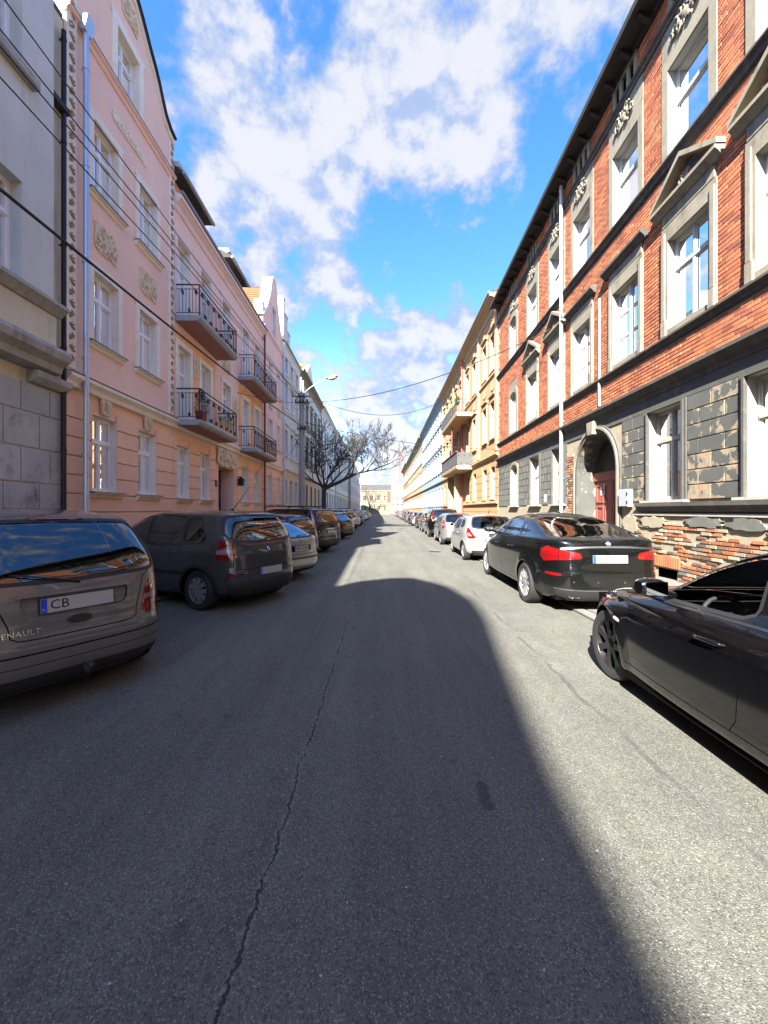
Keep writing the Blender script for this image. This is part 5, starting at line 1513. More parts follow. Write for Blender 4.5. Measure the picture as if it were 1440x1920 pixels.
def seat_mesh(mat):
    if ('seat', mat) in _wh: return _wh[('seat', mat)]
    m = MB()
    def slab(c, sx, sy, sz, tilt):
        n = 7; q = []
        ct, st = math.cos(tilt), math.sin(tilt)
        for (u, k) in ((-1, .82), (-.8, 1), (.8, 1), (1, .82)):
            for j in range(12):
                a = 2 * math.pi * j / 12
                ex, ey = abs(math.cos(a)) ** .5 * (1 if math.cos(a) >= 0 else -1), abs(math.sin(a)) ** .5 * (1 if math.sin(a) >= 0 else -1)
                x, y, z = ex * sx * k, ey * sy * k, u * sz
                q.append((c[0] + x, c[1] + y * ct - z * st, c[2] + y * st + z * ct))
        fs = [(i * 12 + j, i * 12 + (j + 1) % 12, (i + 1) * 12 + (j + 1) % 12, (i + 1) * 12 + j) for i in range(3) for j in range(12)]
        fs += [tuple(range(12))[::-1], tuple(range(36, 48))]; m.add(q, fs)
    slab((0, .22, .06), .25, .27, .08, 0); slab((0, -.10, .36), .24, .07, .32, .22); slab((0, -.20, .76), .12, .05, .09, .22)
    m.tube([(-.05, -.17, .62), (-.05, -.19, .72)], .008, 5); m.tube([(.05, -.17, .62), (.05, -.19, .72)], .008, 5)
    _wh[('seat', mat)] = m.mesh('seat', mat, True, 50); return _wh[('seat', mat)]
def frame_at(p, n, L):
    """matrix whose z axis leaves the skin and y axis points up"""
    z = n.normalized(); x = Vector((0, 0, 1)).cross(z).normalized(); y = z.cross(x)
    m = Matrix((x, y, z)).transposed().to_4x4(); m.translation = Vector((p.x, p.y - L / 2, p.z)); return m
def put(name, me, parent, mat4):
    o = link(name, me, parent); o.matrix_local = mat4; return o
def plate_on(root, sf, kind, a, z, wd=.52, ht=.114, txt=None, out=.012):
    p, n = sf.at(kind, a, z); n.z *= .4; n.x = 0 if kind in 'RF' else n.x; n.normalize()
    m4 = frame_at(p + n * out, n, sf.L)
    b = MB(); b.box(-wd / 2 - .008, wd / 2 + .008, -ht / 2 - .008, ht / 2 + .008, -.008, -.001)
    o = put('number_plate_holder', b.mesh('number_plate_holder', 'black_plastic'), root, m4)
    b = MB(); b.box(-wd / 2, wd / 2, -ht / 2, ht / 2, 0, .003); pl = link('number_plate', b.mesh('number_plate', 'plate_white'), o)
    b = MB(); b.box(-wd / 2 + .002, -wd / 2 + .042, -ht / 2 + .002, ht / 2 - .002, .003, .0042)
    if txt is not False:
        # third level: the blue band belongs to the holder too
        link('country_band', b.mesh('country_band', 'plate_blue'), o)
    if txt:
        for s_, x, sz, mt in txt:
            t = link('lettering', text_mesh(s_, sz, .002, mt), o); t.location = (x, 0 if sz > .05 else -ht * .28, .0045)
    return o
SPECS = {}
def spec(name, L, W, rows, crown, wheels, rw, **kw): SPECS[name] = dict(L=L, W=W, rows=rows, crown=crown, wheels=wheels, rw=rw, **kw)
def RW(L, rows): return [(r[0], r[1], L - r[2], r[3], r[4], r[5]) for r in rows]
spec('old_mpv', 4.17, .86, RW(4.17, [(.19, .14, .15, .77, 5, 3), (.28, .03, .04, .84, 5.5, 3), (.42, .0, .0, .862, 5.5, 2.9), (.56, .0, .0, .866, 5.5, 2.9), (.60, .025, .02, .866, 5.5, 2.9), (.75, .05, .10, .868, 5.5, 2.9), (.88, .07, .40, .862, 5.5, 3),
     (.98, .10, .85, .848, 5.5, 3.4), (1.04, .125, 1.02, .832, 5, 4), (1.18, .21, 1.25, .79, 5, 4.5), (1.32, .31, 1.55, .735, 5, 5), (1.45, .42, 1.85, .675, 5, 5), (1.525, .51, 2.05, .63, 5, 5), (1.555, .60, 2.25, .585, 5, 5)]), .06, (.74, 3.32), .30)
spec('new_mpv', 4.26, .90, RW(4.26, [(.20, .14, .15, .80, 5, 3), (.30, .03, .03, .875, 5.5, 3), (.45, .0, .0, .90, 5.5, 2.9), (.60, .0, .01, .905, 5.5, 2.9), (.64, .03, .03, .906, 5.5, 2.9), (.78, .04, .12, .906, 5.5, 2.9), (.90, .05, .40, .90, 5.5, 3),
     (1.0, .075, .78, .882, 5.5, 3.4), (1.07, .10, 1.0, .862, 5, 4), (1.15, .135, 1.14, .838, 5, 4.4), (1.30, .21, 1.42, .785, 5, 5), (1.44, .30, 1.72, .725, 5, 5), (1.53, .39, 1.98, .665, 5, 5), (1.56, .50, 2.15, .62, 5, 5)]), .06, (.74, 3.43), .32)
spec('compact', 4.26, .875, RW(4.26, [(.18, .14, .15, .76, 5, 3), (.28, .02, .03, .84, 5.5, 3), (.42, .0, .0, .87, 5.5, 2.9), (.55, .0, .01, .875, 5.5, 2.9), (.60, .03, .03, .875, 5.5, 2.9), (.72, .04, .12, .872, 5.5, 2.9), (.84, .06, .55, .86, 5.5, 3),
     (.93, .09, 1.05, .835, 5, 3.4), (.98, .14, 1.32, .80, 5, 4), (1.05, .30, 1.45, .76, 5, 4.4), (1.18, .55, 1.72, .70, 5, 5), (1.30, .80, 2.05, .62, 5, 5), (1.35, 1.0, 2.25, .57, 5, 5)]), .05, (.86, 3.50), .315)
spec('hatch', 4.0, .86, RW(4.0, [(.20, .12, .15, .74, 4.5, 3), (.30, .02, .03, .825, 4.8, 3), (.45, .0, .0, .85, 4.8, 2.8), (.62, .02, .03, .86, 4.8, 2.8), (.75, .045, .14, .862, 4.8, 2.8), (.87, .08, .45, .855, 4.8, 3), (.97, .12, .80, .835, 4.8, 3.4),
     (1.03, .15, .95, .815, 4.8, 4), (1.18, .25, 1.22, .755, 4.8, 4.6), (1.32, .36, 1.52, .69, 4.8, 5), (1.40, .45, 1.75, .635, 4.8, 5), (1.435, .56, 1.92, .585, 4.8, 5)]), .055, (.70, 3.20), .30)
spec('van', 4.75, .96, RW(4.75, [(.22, .14, .15, .84, 5, 3), (.32, .03, .03, .93, 6, 3), (.50, .0, .0, .955, 6, 2.9), (.66, .02, .03, .96, 6, 2.9), (.82, .03, .14, .96, 6, 2.9), (.95, .045, .50, .95, 6, 3), (1.05, .07, .90, .935, 6, 3.4),
     (1.14, .10, 1.12, .91, 6, 4), (1.32, .18, 1.45, .85, 6, 5), (1.50, .28, 1.85, .79, 6, 5), (1.62, .37, 2.15, .735, 6, 5), (1.66, .48, 2.35, .69, 6, 5)]), .06, (.92, 3.90), .33)
spec('wagon', 4.65, .88, RW(4.65, [(.19, .14, .15, .78, 5, 3), (.28, .03, .03, .85, 5.5, 3), (.42, .0, .0, .875, 5.5, 2.9), (.58, .0, .02, .88, 5.5, 2.9), (.62, .03, .04, .88, 5.5, 2.9), (.75, .05, .16, .878, 5.5, 2.9), (.87, .08, .60, .868, 5.5, 3),
     (.96, .13, 1.10, .845, 5, 3.4), (1.01, .18, 1.35, .82, 5, 4), (1.15, .36, 1.60, .76, 5, 4.6), (1.28, .55, 1.90, .70, 5, 5), (1.38, .74, 2.2, .64, 5, 5), (1.415, .90, 2.4, .59, 5, 5)]), .05, (.98, 3.70), .315)
spec('fastback', 5.0, .945, RW(5.0, [(.21, .16, .2, .82, 5, 3.2), (.30, .04, .06, .905, 5.5, 3), (.46, .0, .0, .935, 5.5, 2.9), (.60, .0, .01, .945, 5.5, 2.8), (.66, .025, .03, .946, 5.5, 2.8), (.80, .04, .12, .947, 5.5, 2.8), (.93, .055, .45, .94, 5.5, 3), (1.04, .075, .95, .92, 5.3, 3.4),
     (1.12, .11, 1.38, .89, 5, 4), (1.155, .20, 1.50, .865, 5, 4.2), (1.20, .42, 1.62, .83, 5, 4.6), (1.28, .76, 1.80, .785, 5, 5), (1.38, 1.18, 2.08, .72, 5, 5), (1.465, 1.62, 2.38, .65, 5, 5), (1.505, 1.95, 2.6, .595, 5, 5)]), .058, (1.05, 4.12), .345, flare=.024)
spec('coupe', 4.58, .89, RW(4.58, [(.17, .20, .22, .76, 4.6, 3.2), (.25, .05, .07, .84, 4.8, 3), (.40, .01, .0, .875, 4.8, 2.8), (.54, .0, .01, .888, 4.8, 2.75), (.65, .02, .05, .89, 4.8, 2.7), (.73, .04, .13, .886, 4.8, 2.7), (.80, .05, .38, .874, 4.8, 2.8), (.86, .065, .72, .856, 4.8, 3),
     (.905, .085, 1.06, .835, 4.8, 3.4), (.945, .14, 1.30, .805, 4.8, 3.8), (.985, .42, 1.43, .775, 4.8, 4.2), (1.02, .72, 1.52, .75, 4.8, 4.6), (1.19, 1.02, 1.82, .695, 4.8, 5), (1.34, 1.36, 2.16, .62, 4.8, 5), (1.405, 1.62, 2.44, .565, 4.8, 5)]), .05, (1.04, 3.80), .325, flare=.02)
def S_(p, **k): return dict(t='S', poly=p, **k)
def Rr(p, **k): return dict(t='R', poly=p, **k)
def arches(sp):
    return [S_(disc(y, sp['rw'], sp['rw'] * 1.13, 36, .0), n='arch', hole=True) for y in sp['wheels']]
def base_regions(kind, sp, glassm='car_glass'):
    L = sp['L']; R0 = arches(sp); out = []
    def win(p, r=.12, it=2, seal=.022, nm='side_window'):
        q = chaikin(p, it, r)
        c = (sum(a for a, _ in q) / len(q), sum(b for _, b in q) / len(q))
        big = []
        for i, pt in enumerate(q):
            p0, p1 = q[i - 1], q[(i + 1) % len(q)]
            dx, dy = p1[0] - p0[0], p1[1] - p0[1]; l = math.hypot(dx, dy) or 1
            nx, ny = dy / l, -dx / l
            if (nx * (pt[0] - c[0]) + ny * (pt[1] - c[1])) < 0: nx, ny = -nx, -ny
            big.append((pt[0] + nx * seal, pt[1] + ny * seal))
        out.append(S_(big, n='window_seal', m='black_plastic', off=.001)); out.append(S_(q, n=nm, m=glassm, off=-.006))
    def centre(p, kind_, nm, m=glassm, seal=.03, off=-.006, r=.22):
        z0, z1 = min(b for _, b in p), max(b for _, b in p)
        big = []
        for x, z in p:
            big.append((x + (seal if x > 1e-6 else 0), z + (-seal if z < (z0 + z1) / 2 else seal)))
        out.append(dict(t=kind_, poly=halfround(big, r), n='window_seal', m='black_plastic', off=.001, c=True)); out.append(dict(t=kind_, poly=halfround(p, r), n=nm, m=m, off=off, c=True))
    if kind == 'old_mpv':
        centre([(0, 1.035), (.66, 1.055), (.70, 1.12), (.605, 1.46), (.50, 1.49), (0, 1.50)], 'R', 'rear_window')
        centre([(0, 1.08), (.66, 1.06), (.54, 1.49), (0, 1.515)], 'F', 'windscreen')
        win([(.72, 1.06), (1.25, 1.04), (1.25, 1.46), (1.0, 1.45)], .1); win([(1.32, 1.03), (2.20, 1.0), (2.14, 1.50), (1.36, 1.48)], .1); win([(2.28, 1.0), (3.05, .99), (2.55, 1.38), (2.24, 1.50)], .1)
    elif kind == 'new_mpv':
        centre([(0, 1.10), (.76, 1.12), (.64, 1.46), (.5, 1.50), (0, 1.51)], 'R', 'rear_window')
        centre([(0, 1.10), (.70, 1.09), (.56, 1.50), (0, 1.52)], 'F', 'windscreen')
        win([(.56, 1.10), (1.06, 1.06), (1.13, 1.48), (.82, 1.46)], .12); win([(1.12, 1.055), (2.05, 1.02), (2.05, 1.515), (1.19, 1.495)], .09); win([(2.12, 1.02), (3.06, 1.0), (2.62, 1.38), (2.12, 1.515)], .09)
    elif kind == 'compact':
        centre([(0, .99), (.66, 1.0), (.50, 1.31), (0, 1.325)], 'R', 'rear_window'); centre([(0, 1.0), (.66, .98), (.50, 1.29), (0, 1.315)], 'F', 'windscreen')
        win([(.75, 1.03), (1.45, 1.0), (1.55, 1.30), (1.2, 1.29)]); win([(1.54, .99), (2.85, .97), (2.25, 1.28), (1.64, 1.31)])
    elif kind == 'hatch':
        centre([(0, 1.02), (.58, 1.04), (.63, 1.12), (.56, 1.35), (.45, 1.385), (0, 1.395)], 'R', 'rear_window', r=.26); centre([(0, 1.05), (.66, 1.03), (.53, 1.37), (0, 1.395)], 'F', 'windscreen')
        win([(.62, 1.10), (1.15, 1.04), (1.25, 1.36), (.95, 1.34)], .2); win([(1.30, 1.03), (2.05, 1.0), (2.05, 1.40), (1.40, 1.38)]); win([(2.14, 1.0), (2.98, .985), (2.5, 1.30), (2.12, 1.395)])
    elif kind == 'van':
        centre([(0, 1.10), (.70, 1.12), (.66, 1.56), (.5, 1.60), (0, 1.61)], 'R', 'rear_window'); centre([(0, 1.16), (.74, 1.14), (.60, 1.58), (0, 1.61)], 'F', 'windscreen')
        win([(.38, 1.12), (1.55, 1.10), (1.55, 1.58), (.52, 1.56)]); win([(1.63, 1.09), (2.55, 1.07), (2.52, 1.60), (1.66, 1.59)]); win([(2.64, 1.07), (3.50, 1.05), (2.85, 1.52), (2.62, 1.60)])
    elif kind == 'wagon':
        centre([(0, 1.0), (.68, 1.02), (.55, 1.36), (0, 1.38)], 'R', 'rear_window'); centre([(0, 1.03), (.68, 1.0), (.52, 1.35), (0, 1.375)], 'F', 'windscreen')
        win([(.58, 1.06), (1.35, 1.02), (1.40, 1.36), (.92, 1.34)]); win([(1.44, 1.02), (2.25, .99), (2.2, 1.385), (1.50, 1.37)]); win([(2.32, .99), (3.22, .965), (2.62, 1.30), (2.28, 1.38)])
    elif kind == 'fastback':
        centre([(0, 1.175), (.70, 1.185), (.74, 1.22), (.56, 1.46), (0, 1.485)], 'R', 'rear_window', r=.2); centre([(0, 1.16), (.74, 1.13), (.56, 1.45), (0, 1.475)], 'F', 'windscreen')
        win([(1.22, 1.19), (1.52, 1.14), (1.62, 1.40), (1.50, 1.37)], .2); win([(1.60, 1.13), (2.45, 1.10), (2.45, 1.465), (1.74, 1.42)]); win([(2.54, 1.10), (3.42, 1.07), (2.98, 1.33), (2.54, 1.462)])
    elif kind == 'coupe':
        centre([(0, 1.025), (.60, 1.03), (.47, 1.32), (0, 1.34)], 'R', 'rear_window'); centre([(0, .985), (.66, .96), (.49, 1.31), (0, 1.34)], 'F', 'windscreen')
        win([(1.05, 1.03), (2.14, .985), (2.14, 1.365), (1.52, 1.33)], .10); win([(2.24, .982), (3.02, .958), (2.54, 1.275), (2.24, 1.365)], .08); out[-1]['hole2'] = True
    return R0 + out
def make_car(kind, name, label, paint, loc, rz, extra=(), step=.075, rim='cap', rim_mat='rim_silver', rear_plate=None, glassm='car_glass', seats='seat_fabric', group='cars parked along the street', trim_z=None, nodetail=False):
    sp = SPECS[kind]; L = sp['L']
    sf = Surf(L, sp['rows'], sp['crown'], sp['wheels'], sp['rw'], sp.get('flare', .018))
    root = empty(name, loc, label, 'car', group, rz)
    regs = base_regions(kind, sp, glassm)
    regs = [r for r in regs if r.get('hole')] + list(extra) + [r for r in regs if not r.get('hole')] if not any(r.get('top') for r in extra) else \
           [r for r in regs if r.get('hole')] + [r for r in extra if not r.get('top')] + [r for r in regs if not r.get('hole')] + [r for r in extra if r.get('top')]
    # arches always win over trim
    hol = [r for r in regs if r.get('hole')]; regs = [r for r in regs if not r.get('hole')] + hol
    data = skin_parts(sf, regs, step)
    link('body', skin_mesh('body', data[-1], 0, paint, (1, -1), L), root)
    for k, rg in enumerate(regs):
        if k not in data or rg.get('hole') or rg.get('hole2'): continue
        mt = rg.get('m') or paint
        if rg.get('c') or (rg['n'] == 'seam' and rg['t'] in 'RVF'):
            link(rg['n'], skin_mesh(rg['n'], data[k], rg.get('off', 0), mt, (1, -1), L), root)
        else:
            for sg in (1, -1): link(rg['n'], skin_mesh(rg['n'], data[k], rg.get('off', 0), mt, (sg,), L), root)
    # underside, wheel wells, cabin
    w_ = sp['W']; rw = sp['rw']; zb = sp['rows'][0][0]; belt = max(r[0] for r in sp['rows'] if r[3] > w_ * .93)
    m = MB(); wy = [y - L / 2 for y in sp['wheels']]
    ys = [-L / 2 + .22, wy[0] - rw * 1.2, wy[0] + rw * 1.2, wy[1] - rw * 1.2, wy[1] + rw * 1.2, L / 2 - .25]
    for a, b, hw, zt in ((ys[0], ys[1], w_ - .2, .42), (ys[1], ys[2], w_ - .27, rw * 2.3), (ys[2], ys[3], w_ - .08, .40), (ys[3], ys[4], w_ - .27, rw * 2.3), (ys[4], ys[5] - .2, w_ * .55, .5)):
        m.box(-hw, hw, a, b, zb + .01, zt)
    m.build('underbody', 'dark_void', root)
    if not nodetail:
        cw = w_ * .44; sy = wy[1] - 1.55; zs = .42 if kind not in ('coupe',) else .32
        if kind in ('van', 'old_mpv', 'new_mpv'): zs = .50
        sm = seat_mesh(seats)
        for x in (-cw, cw): link('seat', sm, root, (x, sy, zs))
        for x in (-cw, 0, cw) if kind not in ('coupe',) else (-cw, cw): link('seat', sm, root, (x, wy[0] + .35 + (.25 if kind == 'coupe' else 0), zs - .02), scale=(.95, .9, .92))
        d = MB(); yd = wy[1] - .62
        d.prof([(yd - .1, .45), (yd - .12, belt - .22), (yd + .05, belt - .06), (yd + .45, belt - .09), (yd + .5, .45)], -w_ * .86, w_ * .86); d.build('dashboard', 'dash_grey', root)
        m = MB(); c = Vector((-cw, yd - .32, belt - .12)); ax = Vector((0, -.94, .34))
        pts = []
        a_ = Vector((1, 0, 0)); b_ = ax.cross(a_).normalized()
        for k in range(25):
            t = 2 * math.pi * k / 24; pts.append(tuple(c + (a_ * math.cos(t) + b_ * math.sin(t)) * .185))
        m.tube(pts, .016, 6, False)
        for t in (math.pi, 0, -math.pi / 2): m.tube([tuple(c - ax * .02), tuple(c + (a_ * math.cos(t) + b_ * math.sin(t)) * .18)], .018, 5)
        m.tube([tuple(c - ax * .02), tuple(c - ax * .22)], .03, 6); m.build('steering_wheel', 'black_plastic', root, smooth=True)
    # wheels
    ty, rm, dk = wheel_meshes(rw, rim, .205 if w_ < .93 else .235, rim_mat)
    for y in wy:
        _, r_ = 0, 0
        hw = sf.at('S', y + L / 2, min(rw * 2.3, .72))[0].x
        for sg in (1, -1):
            wo = link('wheel', ty, root, (sg * (hw - .125), y, rw + .0), (0, 0, 0 if sg > 0 else math.pi))
            link('rim', rm, wo); link('brake_disc', dk, wo)
    # mirrors and handles
    md = {'coupe': (2.90, .985), 'fastback': (3.30, 1.12), 'van': (3.35, 1.12), 'old_mpv': (2.98, 1.05), 'new_mpv': (2.95, 1.10), 'compact': (2.75, 1.0), 'hatch': (2.88, 1.03), 'wagon': (3.08, 1.02)}[kind]
    for sg in (1, -1):
        p = sf.at('S', md[0], md[1] - .03)[0]; m = MB()
        x0 = p.x - .02; y0 = p.y - L / 2
        m.tube([(sg * x0, y0 - .01, md[1] - .01), (sg * (x0 + .09), y0 - .015, md[1] + .02)], [.03, .025], 8)
        n = 10
        prof = [(.0, .055, .04), (.25, .078, .062), (.6, .086, .068), (.85, .08, .062), (1, .06, .045)]
        vs = []
        for t, ry, rz_ in prof:
            for k in range(n):
                a = 2 * math.pi * k / n
                ex = abs(math.cos(a)) ** .6 * (1 if math.cos(a) > 0 else -1); ez = abs(math.sin(a)) ** .6 * (1 if math.sin(a) > 0 else -1)
                vs.append((sg * (x0 + .07 + t * .19), y0 - .02 + ex * ry * (1.0 if ex > 0 else .62), md[1] + .055 + ez * rz_))
        fs = [(i * n + k, i * n + (k + 1) % n, (i + 1) * n + (k + 1) % n, (i + 1) * n + k) for i in range(4) for k in range(n)] + [tuple(range(n)), tuple(range(4 * n, 5 * n))]
        m.add(vs, fs); mo = m.build('mirror', paint, root, smooth=True, angle=50)
        g = MB(); g.add([(sg * (x0 + .09), y0 - .078, md[1] + .005), (sg * (x0 + .24), y0 - .073, md[1] + .01), (sg * (x0 + .24), y0 - .073, md[1] + .10), (sg * (x0 + .09), y0 - .078, md[1] + .105)], [(0, 1, 2, 3)])
        g.build('mirror_glass', 'mirror_face', mo)
    hd = {'coupe': [(2.34, .80), (1.34, .81)], 'fastback': [(1.72, .93), (2.62, .92)], 'van': [(2.0, .90), (2.78, .90)], 'old_mpv': [(1.42, .86), (2.32, .86)], 'new_mpv': [(1.25, .92), (2.18, .92)], 'compact': [(1.72, .82)], 'hatch': [(1.42, .86), (2.22, .86)], 'wagon': [(1.55, .84), (2.42, .84)]}[kind]
    for (y, z) in hd:
        for sg in (1, -1):
            p, n = sf.at('S', y, z); m = MB(); x = p.x
            pts = [(sg * (x - .005), y - L / 2 - .02, z), (sg * (x + .028), y - L / 2 + .015, z + .004), (sg * (x + .032), y - L / 2 + .12, z + .004), (sg * (x + .026), y - L / 2 + .17, z), (sg * (x - .005), y - L / 2 + .20, z)]
            m.tube(pts, [.012, .014, .014, .015, .012], 6); m.build('door_handle', paint, root, smooth=True)
    if rear_plate is not None: plate_on(root, sf, 'R', 0, rear_plate[0], txt=rear_plate[1], out=rear_plate[2] if len(rear_plate) > 2 else .014)
    return root, sf
plain('mirror_face', (.30, .31, .32), .03, 1.0, var=0, fine=0, bmp=0)
def seam(t, pts, wd=.007, **k): return dict(t=t, poly=strip(pts, wd), n='seam', m='dark_void', off=-.001, **k)
def badge(root, sf, z, me, name='badge', a=0, kind='R', out=.004):
    p, n = sf.at(kind, a, z); return put(name, me, root, frame_at(p + n * out, n, sf.L))
def roundel():
    m = MB(); m.lathe([(.001, .006), (.030, .006), (.036, .004), (.041, .0)], 28); o = m.mesh('badge', 'chrome', True, 30)
    q = MB(); q.lathe([(.001, .0075), (.026, .0075)], 24); i = q.mesh('badge_field', 'plate_white')
    q = MB()
    for a0 in (0, math.pi):
        q.add([(0, 0, .0085)] + [(.025 * math.cos(a0 + math.pi / 2 * k / 6), .025 * math.sin(a0 + math.pi / 2 * k / 6), .0085) for k in range(7)], [tuple(range(8))])
    q.lathe([(.026, .0088), (.036, .0070)], 24)
    return o, i, q.mesh('badge_quarters', 'badge_blue')
plain('badge_blue', (.02, .05, .14), .3, var=0, fine=0, bmp=0)
def diamond(sz=.05):
    m = MB(); o = [(0, sz), (sz * .72, 0), (0, -sz), (-sz * .72, 0)]; i = [(x * .5, y * .5) for x, y in o]
    vs = [(x, y, .002) for x, y in o] + [(x * .75, y * .75, .010) for x, y in o] + [(x, y, .002) for x, y in i]
    fs = [(k, (k + 1) % 4, 4 + (k + 1) % 4, 4 + k) for k in range(4)] + [(4 + k, 4 + (k + 1) % 4, 8 + (k + 1) % 4, 8 + k) for k in range(4)]
    return m.add(vs, fs).mesh('badge', 'chrome')
TH = R(62.7)                    # the left row is parked nose-in, at an angle to the kerb
def left_pose(kind, rx, ry, th=TH):
    L = SPECS[kind]['L']; fw = Vector((-math.sin(th), math.cos(th)))
    return (rx + fw.x * L / 2, ry + fw.y * L / 2, .0), th
# --- left row, nearest first
def tail(u0, u1, z0, z1, za, zb, lean=.0):
    """red - clear - red lamp wrapping the rear corner"""
    mid = lambda z: u0 + lean * (z - z0) / (z1 - z0)
    return [dict(t='W', poly=chaikin([(mid(z0), z0), (u1, z0 + .03), (u1 - .03, z1), (mid(z1), z1 - .03)], 2, .14), n='tail_light', m='lamp_red', off=.004),
            dict(t='W', poly=[(mid(za) + .012, za), (u1 - .03, za + .012), (u1 - .035, zb), (mid(zb) + .012, zb)], n='tail_light_clear', m='lamp_clear', off=.005)]
p, th = left_pose('old_mpv', -2.50, 3.36, R(58))
ex = tail(.47, 1.03, .63, .965, .765, .81, .10) + [
    Rr(halfround([(0, 1.515), (.20, 1.515), (.20, 1.545), (0, 1.548)], .2), n='brake_light', m='lamp_red', off=.012, c=True, top=True),
    seam('R', [(0, .605), (.3, .606), (.40, .612), (.445, .64), (.455, .72), (.545, .98), (.62, 1.03)], .009), seam('R', [(0, .50), (.5, .505), (.74, .52)], .012), seam('R', [(0, .415), (.5, .42), (.74, .43)], .006),
    Rr(halfround([(0, .765), (.36, .77), (.39, .90), (.34, .935), (0, .94)], .2), n='plate_recess', m='paint_greige', off=-.018, c=True),
    S_(strip([(1.02, .62), (3.0, .62)], .03), n='side_strip', m='black_plastic', off=.008), seam('S', [(1.27, .98), (1.27, .55), (1.16, .3)]), seam('S', [(2.24, .98), (2.24, .25)]), seam('S', [(3.12, .9), (3.05, .5), (3.06, .25)]),
    Rr(halfround([(0, .2), (.70, .21), (.72, .33), (0, .33)], .1), n='bumper_trim', m='black_plastic', off=.002, c=True)]
car1, sf = make_car('old_mpv', 'parked_car', 'grey-brown old minivan seen from behind at the left edge of the road', 'paint_greige', p, th, ex, .06,
                    rear_plate=(.845, [('PL', -.238, .026, 'plate_white'), ('CB', -.135, .105, 'ink')], .004), seats='seat_grey')
m = MB(); m.prof([(-.012, -.012), (.012, -.008), (.012, .010), (-.012, .014)], -.40, .40)
pp, nn = sf.at('R', 0, .93); put('grab_bar', m.mesh('grab_bar', 'paint_greige'), car1, frame_at(pp + nn * .02, nn, sf.L))
m = MB(); pts = [(.085 * math.cos(2 * math.pi * k / 24), .036 * math.sin(2 * math.pi * k / 24), 0) for k in range(25)]; m.tube(pts, .006, 6, False); m.lathe([(.001, .006), (.04, .004)], 16); m.v = [(x * (2.0 if abs(z) < .0065 and math.hypot(x, y) < .041 else 1), y * .8, z) for x, y, z in m.v]
pp, nn = sf.at('R', 0, .705); put('tailgate_handle', m.mesh('tailgate_handle', 'black_plastic', True), car1, frame_at(pp + nn * .004, nn, sf.L))
badge(car1, sf, .665, text_mesh('RENAULT', .058, .004, 'chrome', 1.1), 'lettering', -.40); badge(car1, sf, .715, text_mesh('Scenic', .052, .004, 'chrome'), 'lettering', .33)
m = MB(); m.tube([(0, 0, 0), (0, -.02, .06), (0, -.03, .10), (0, .03, .11)], .018, 8); m.lathe([(.001, .03), (.026, .02), (.026, -.02), (.001, -.03)], 12, 'z', (0, .05, .11))
pp, nn = sf.at('R', 0.02, .32); put('tow_bar', m.mesh('tow_bar', 'black_plastic', True), car1, frame_at(pp, nn, sf.L))
def wiper(root, sf, a0, z0, a1, z1):
    p0, n0 = sf.at('R', a0, z0); p1, n1 = sf.at('R', a1, z1); m = MB(); o = Vector((0, -sf.L / 2, 0))
    m.tube([tuple(p0 + n0 * .012 + o), tuple((p0 + p1) / 2 + n0 * .03 + o), tuple(p1 + n1 * .014 + o)], [.014, .009, .006], 6); m.lathe([(.001, .03), (.024, .024), (.026, 0)], 12, 'z')
    m.v = m.v[:18] if False else m.v
    return m
def wiper_on(root, sf, a0, z0, a1, z1):
    p0, n0 = sf.at('R', a0, z0); m = MB(); o = Vector((0, -sf.L / 2, 0)); pts = []
    for k in range(7):
        t = k / 6; q, n = sf.at('R', a0 + (a1 - a0) * t, z0 + (z1 - z0) * t); pts.append(tuple(q + n * (.016 if 0 < k < 6 else .01) + o))
    m.tube(pts, [.016, .011, .009, .008, .007, .006, .005], 6); m.build('rear_wiper', 'black_plastic', root, smooth=True)
wiper_on(car1, sf, .02, 1.0, -.42, 1.10)

p, th = left_pose('new_mpv', -1.93, 6.92)
ex = tail(.60, 1.08, .80, 1.14, .90, .98, .08) + [
    seam('R', [(0, .56), (.4, .565), (.66, .60), (.69, .70), (.68, 1.08), (.74, 1.14)], .009), seam('R', [(0, .655), (.4, .655), (.66, .66)], .008),
    Rr(halfround([(0, .20), (.74, .22), (.78, .47), (0, .47)], .1), n='bumper_trim', m='black_plastic', off=.002, c=True),
    dict(t='W', poly=[(.66, .545), (.80, .55), (.80, .60), (.66, .595)], n='reflector', m='lamp_red', off=.004),
    Rr(halfround([(0, 1.528), (.20, 1.527), (.20, 1.55), (0, 1.552)], .2), n='brake_light', m='lamp_red', off=.01, c=True, top=True),
    S_(strip([(1.06, .58), (3.1, .58)], .05), n='side_strip', m='black_plastic', off=.008), seam('S', [(1.13, 1.02), (1.16, .70), (1.08, .45)]), seam('S', [(2.08, 1.03), (2.06, .25)]), seam('S', [(3.08, .98), (2.98, .5), (3.0, .25)]),
    S_(disc(.74, .32, .43, 36, .0), n='arch_trim', m='black_plastic', off=.004)]
car2, sf = make_car('new_mpv', 'parked_car', 'dark grey minivan with tall red lamps and roof aerial, second from the left edge', 'paint_anthracite', p, th, ex, .065,
                    rear_plate=(.60, None, .012), seats='seat_fabric', glassm='clear_car_glass')
badge(car2, sf, .95, diamond(.045)); badge(car2, sf, .845, text_mesh('SCENIC', .036, .004, 'chrome', 1.6), 'lettering'); wiper_on(car2, sf, .0, 1.12, .40, 1.16)
m = MB(); m.tube([(0, -1.2, 1.61), (0, -1.25, 1.63), (.02, -1.62, 2.02)], [.022, .008, .003], 6); m.build('aerial', 'black_plastic', car2, smooth=True)

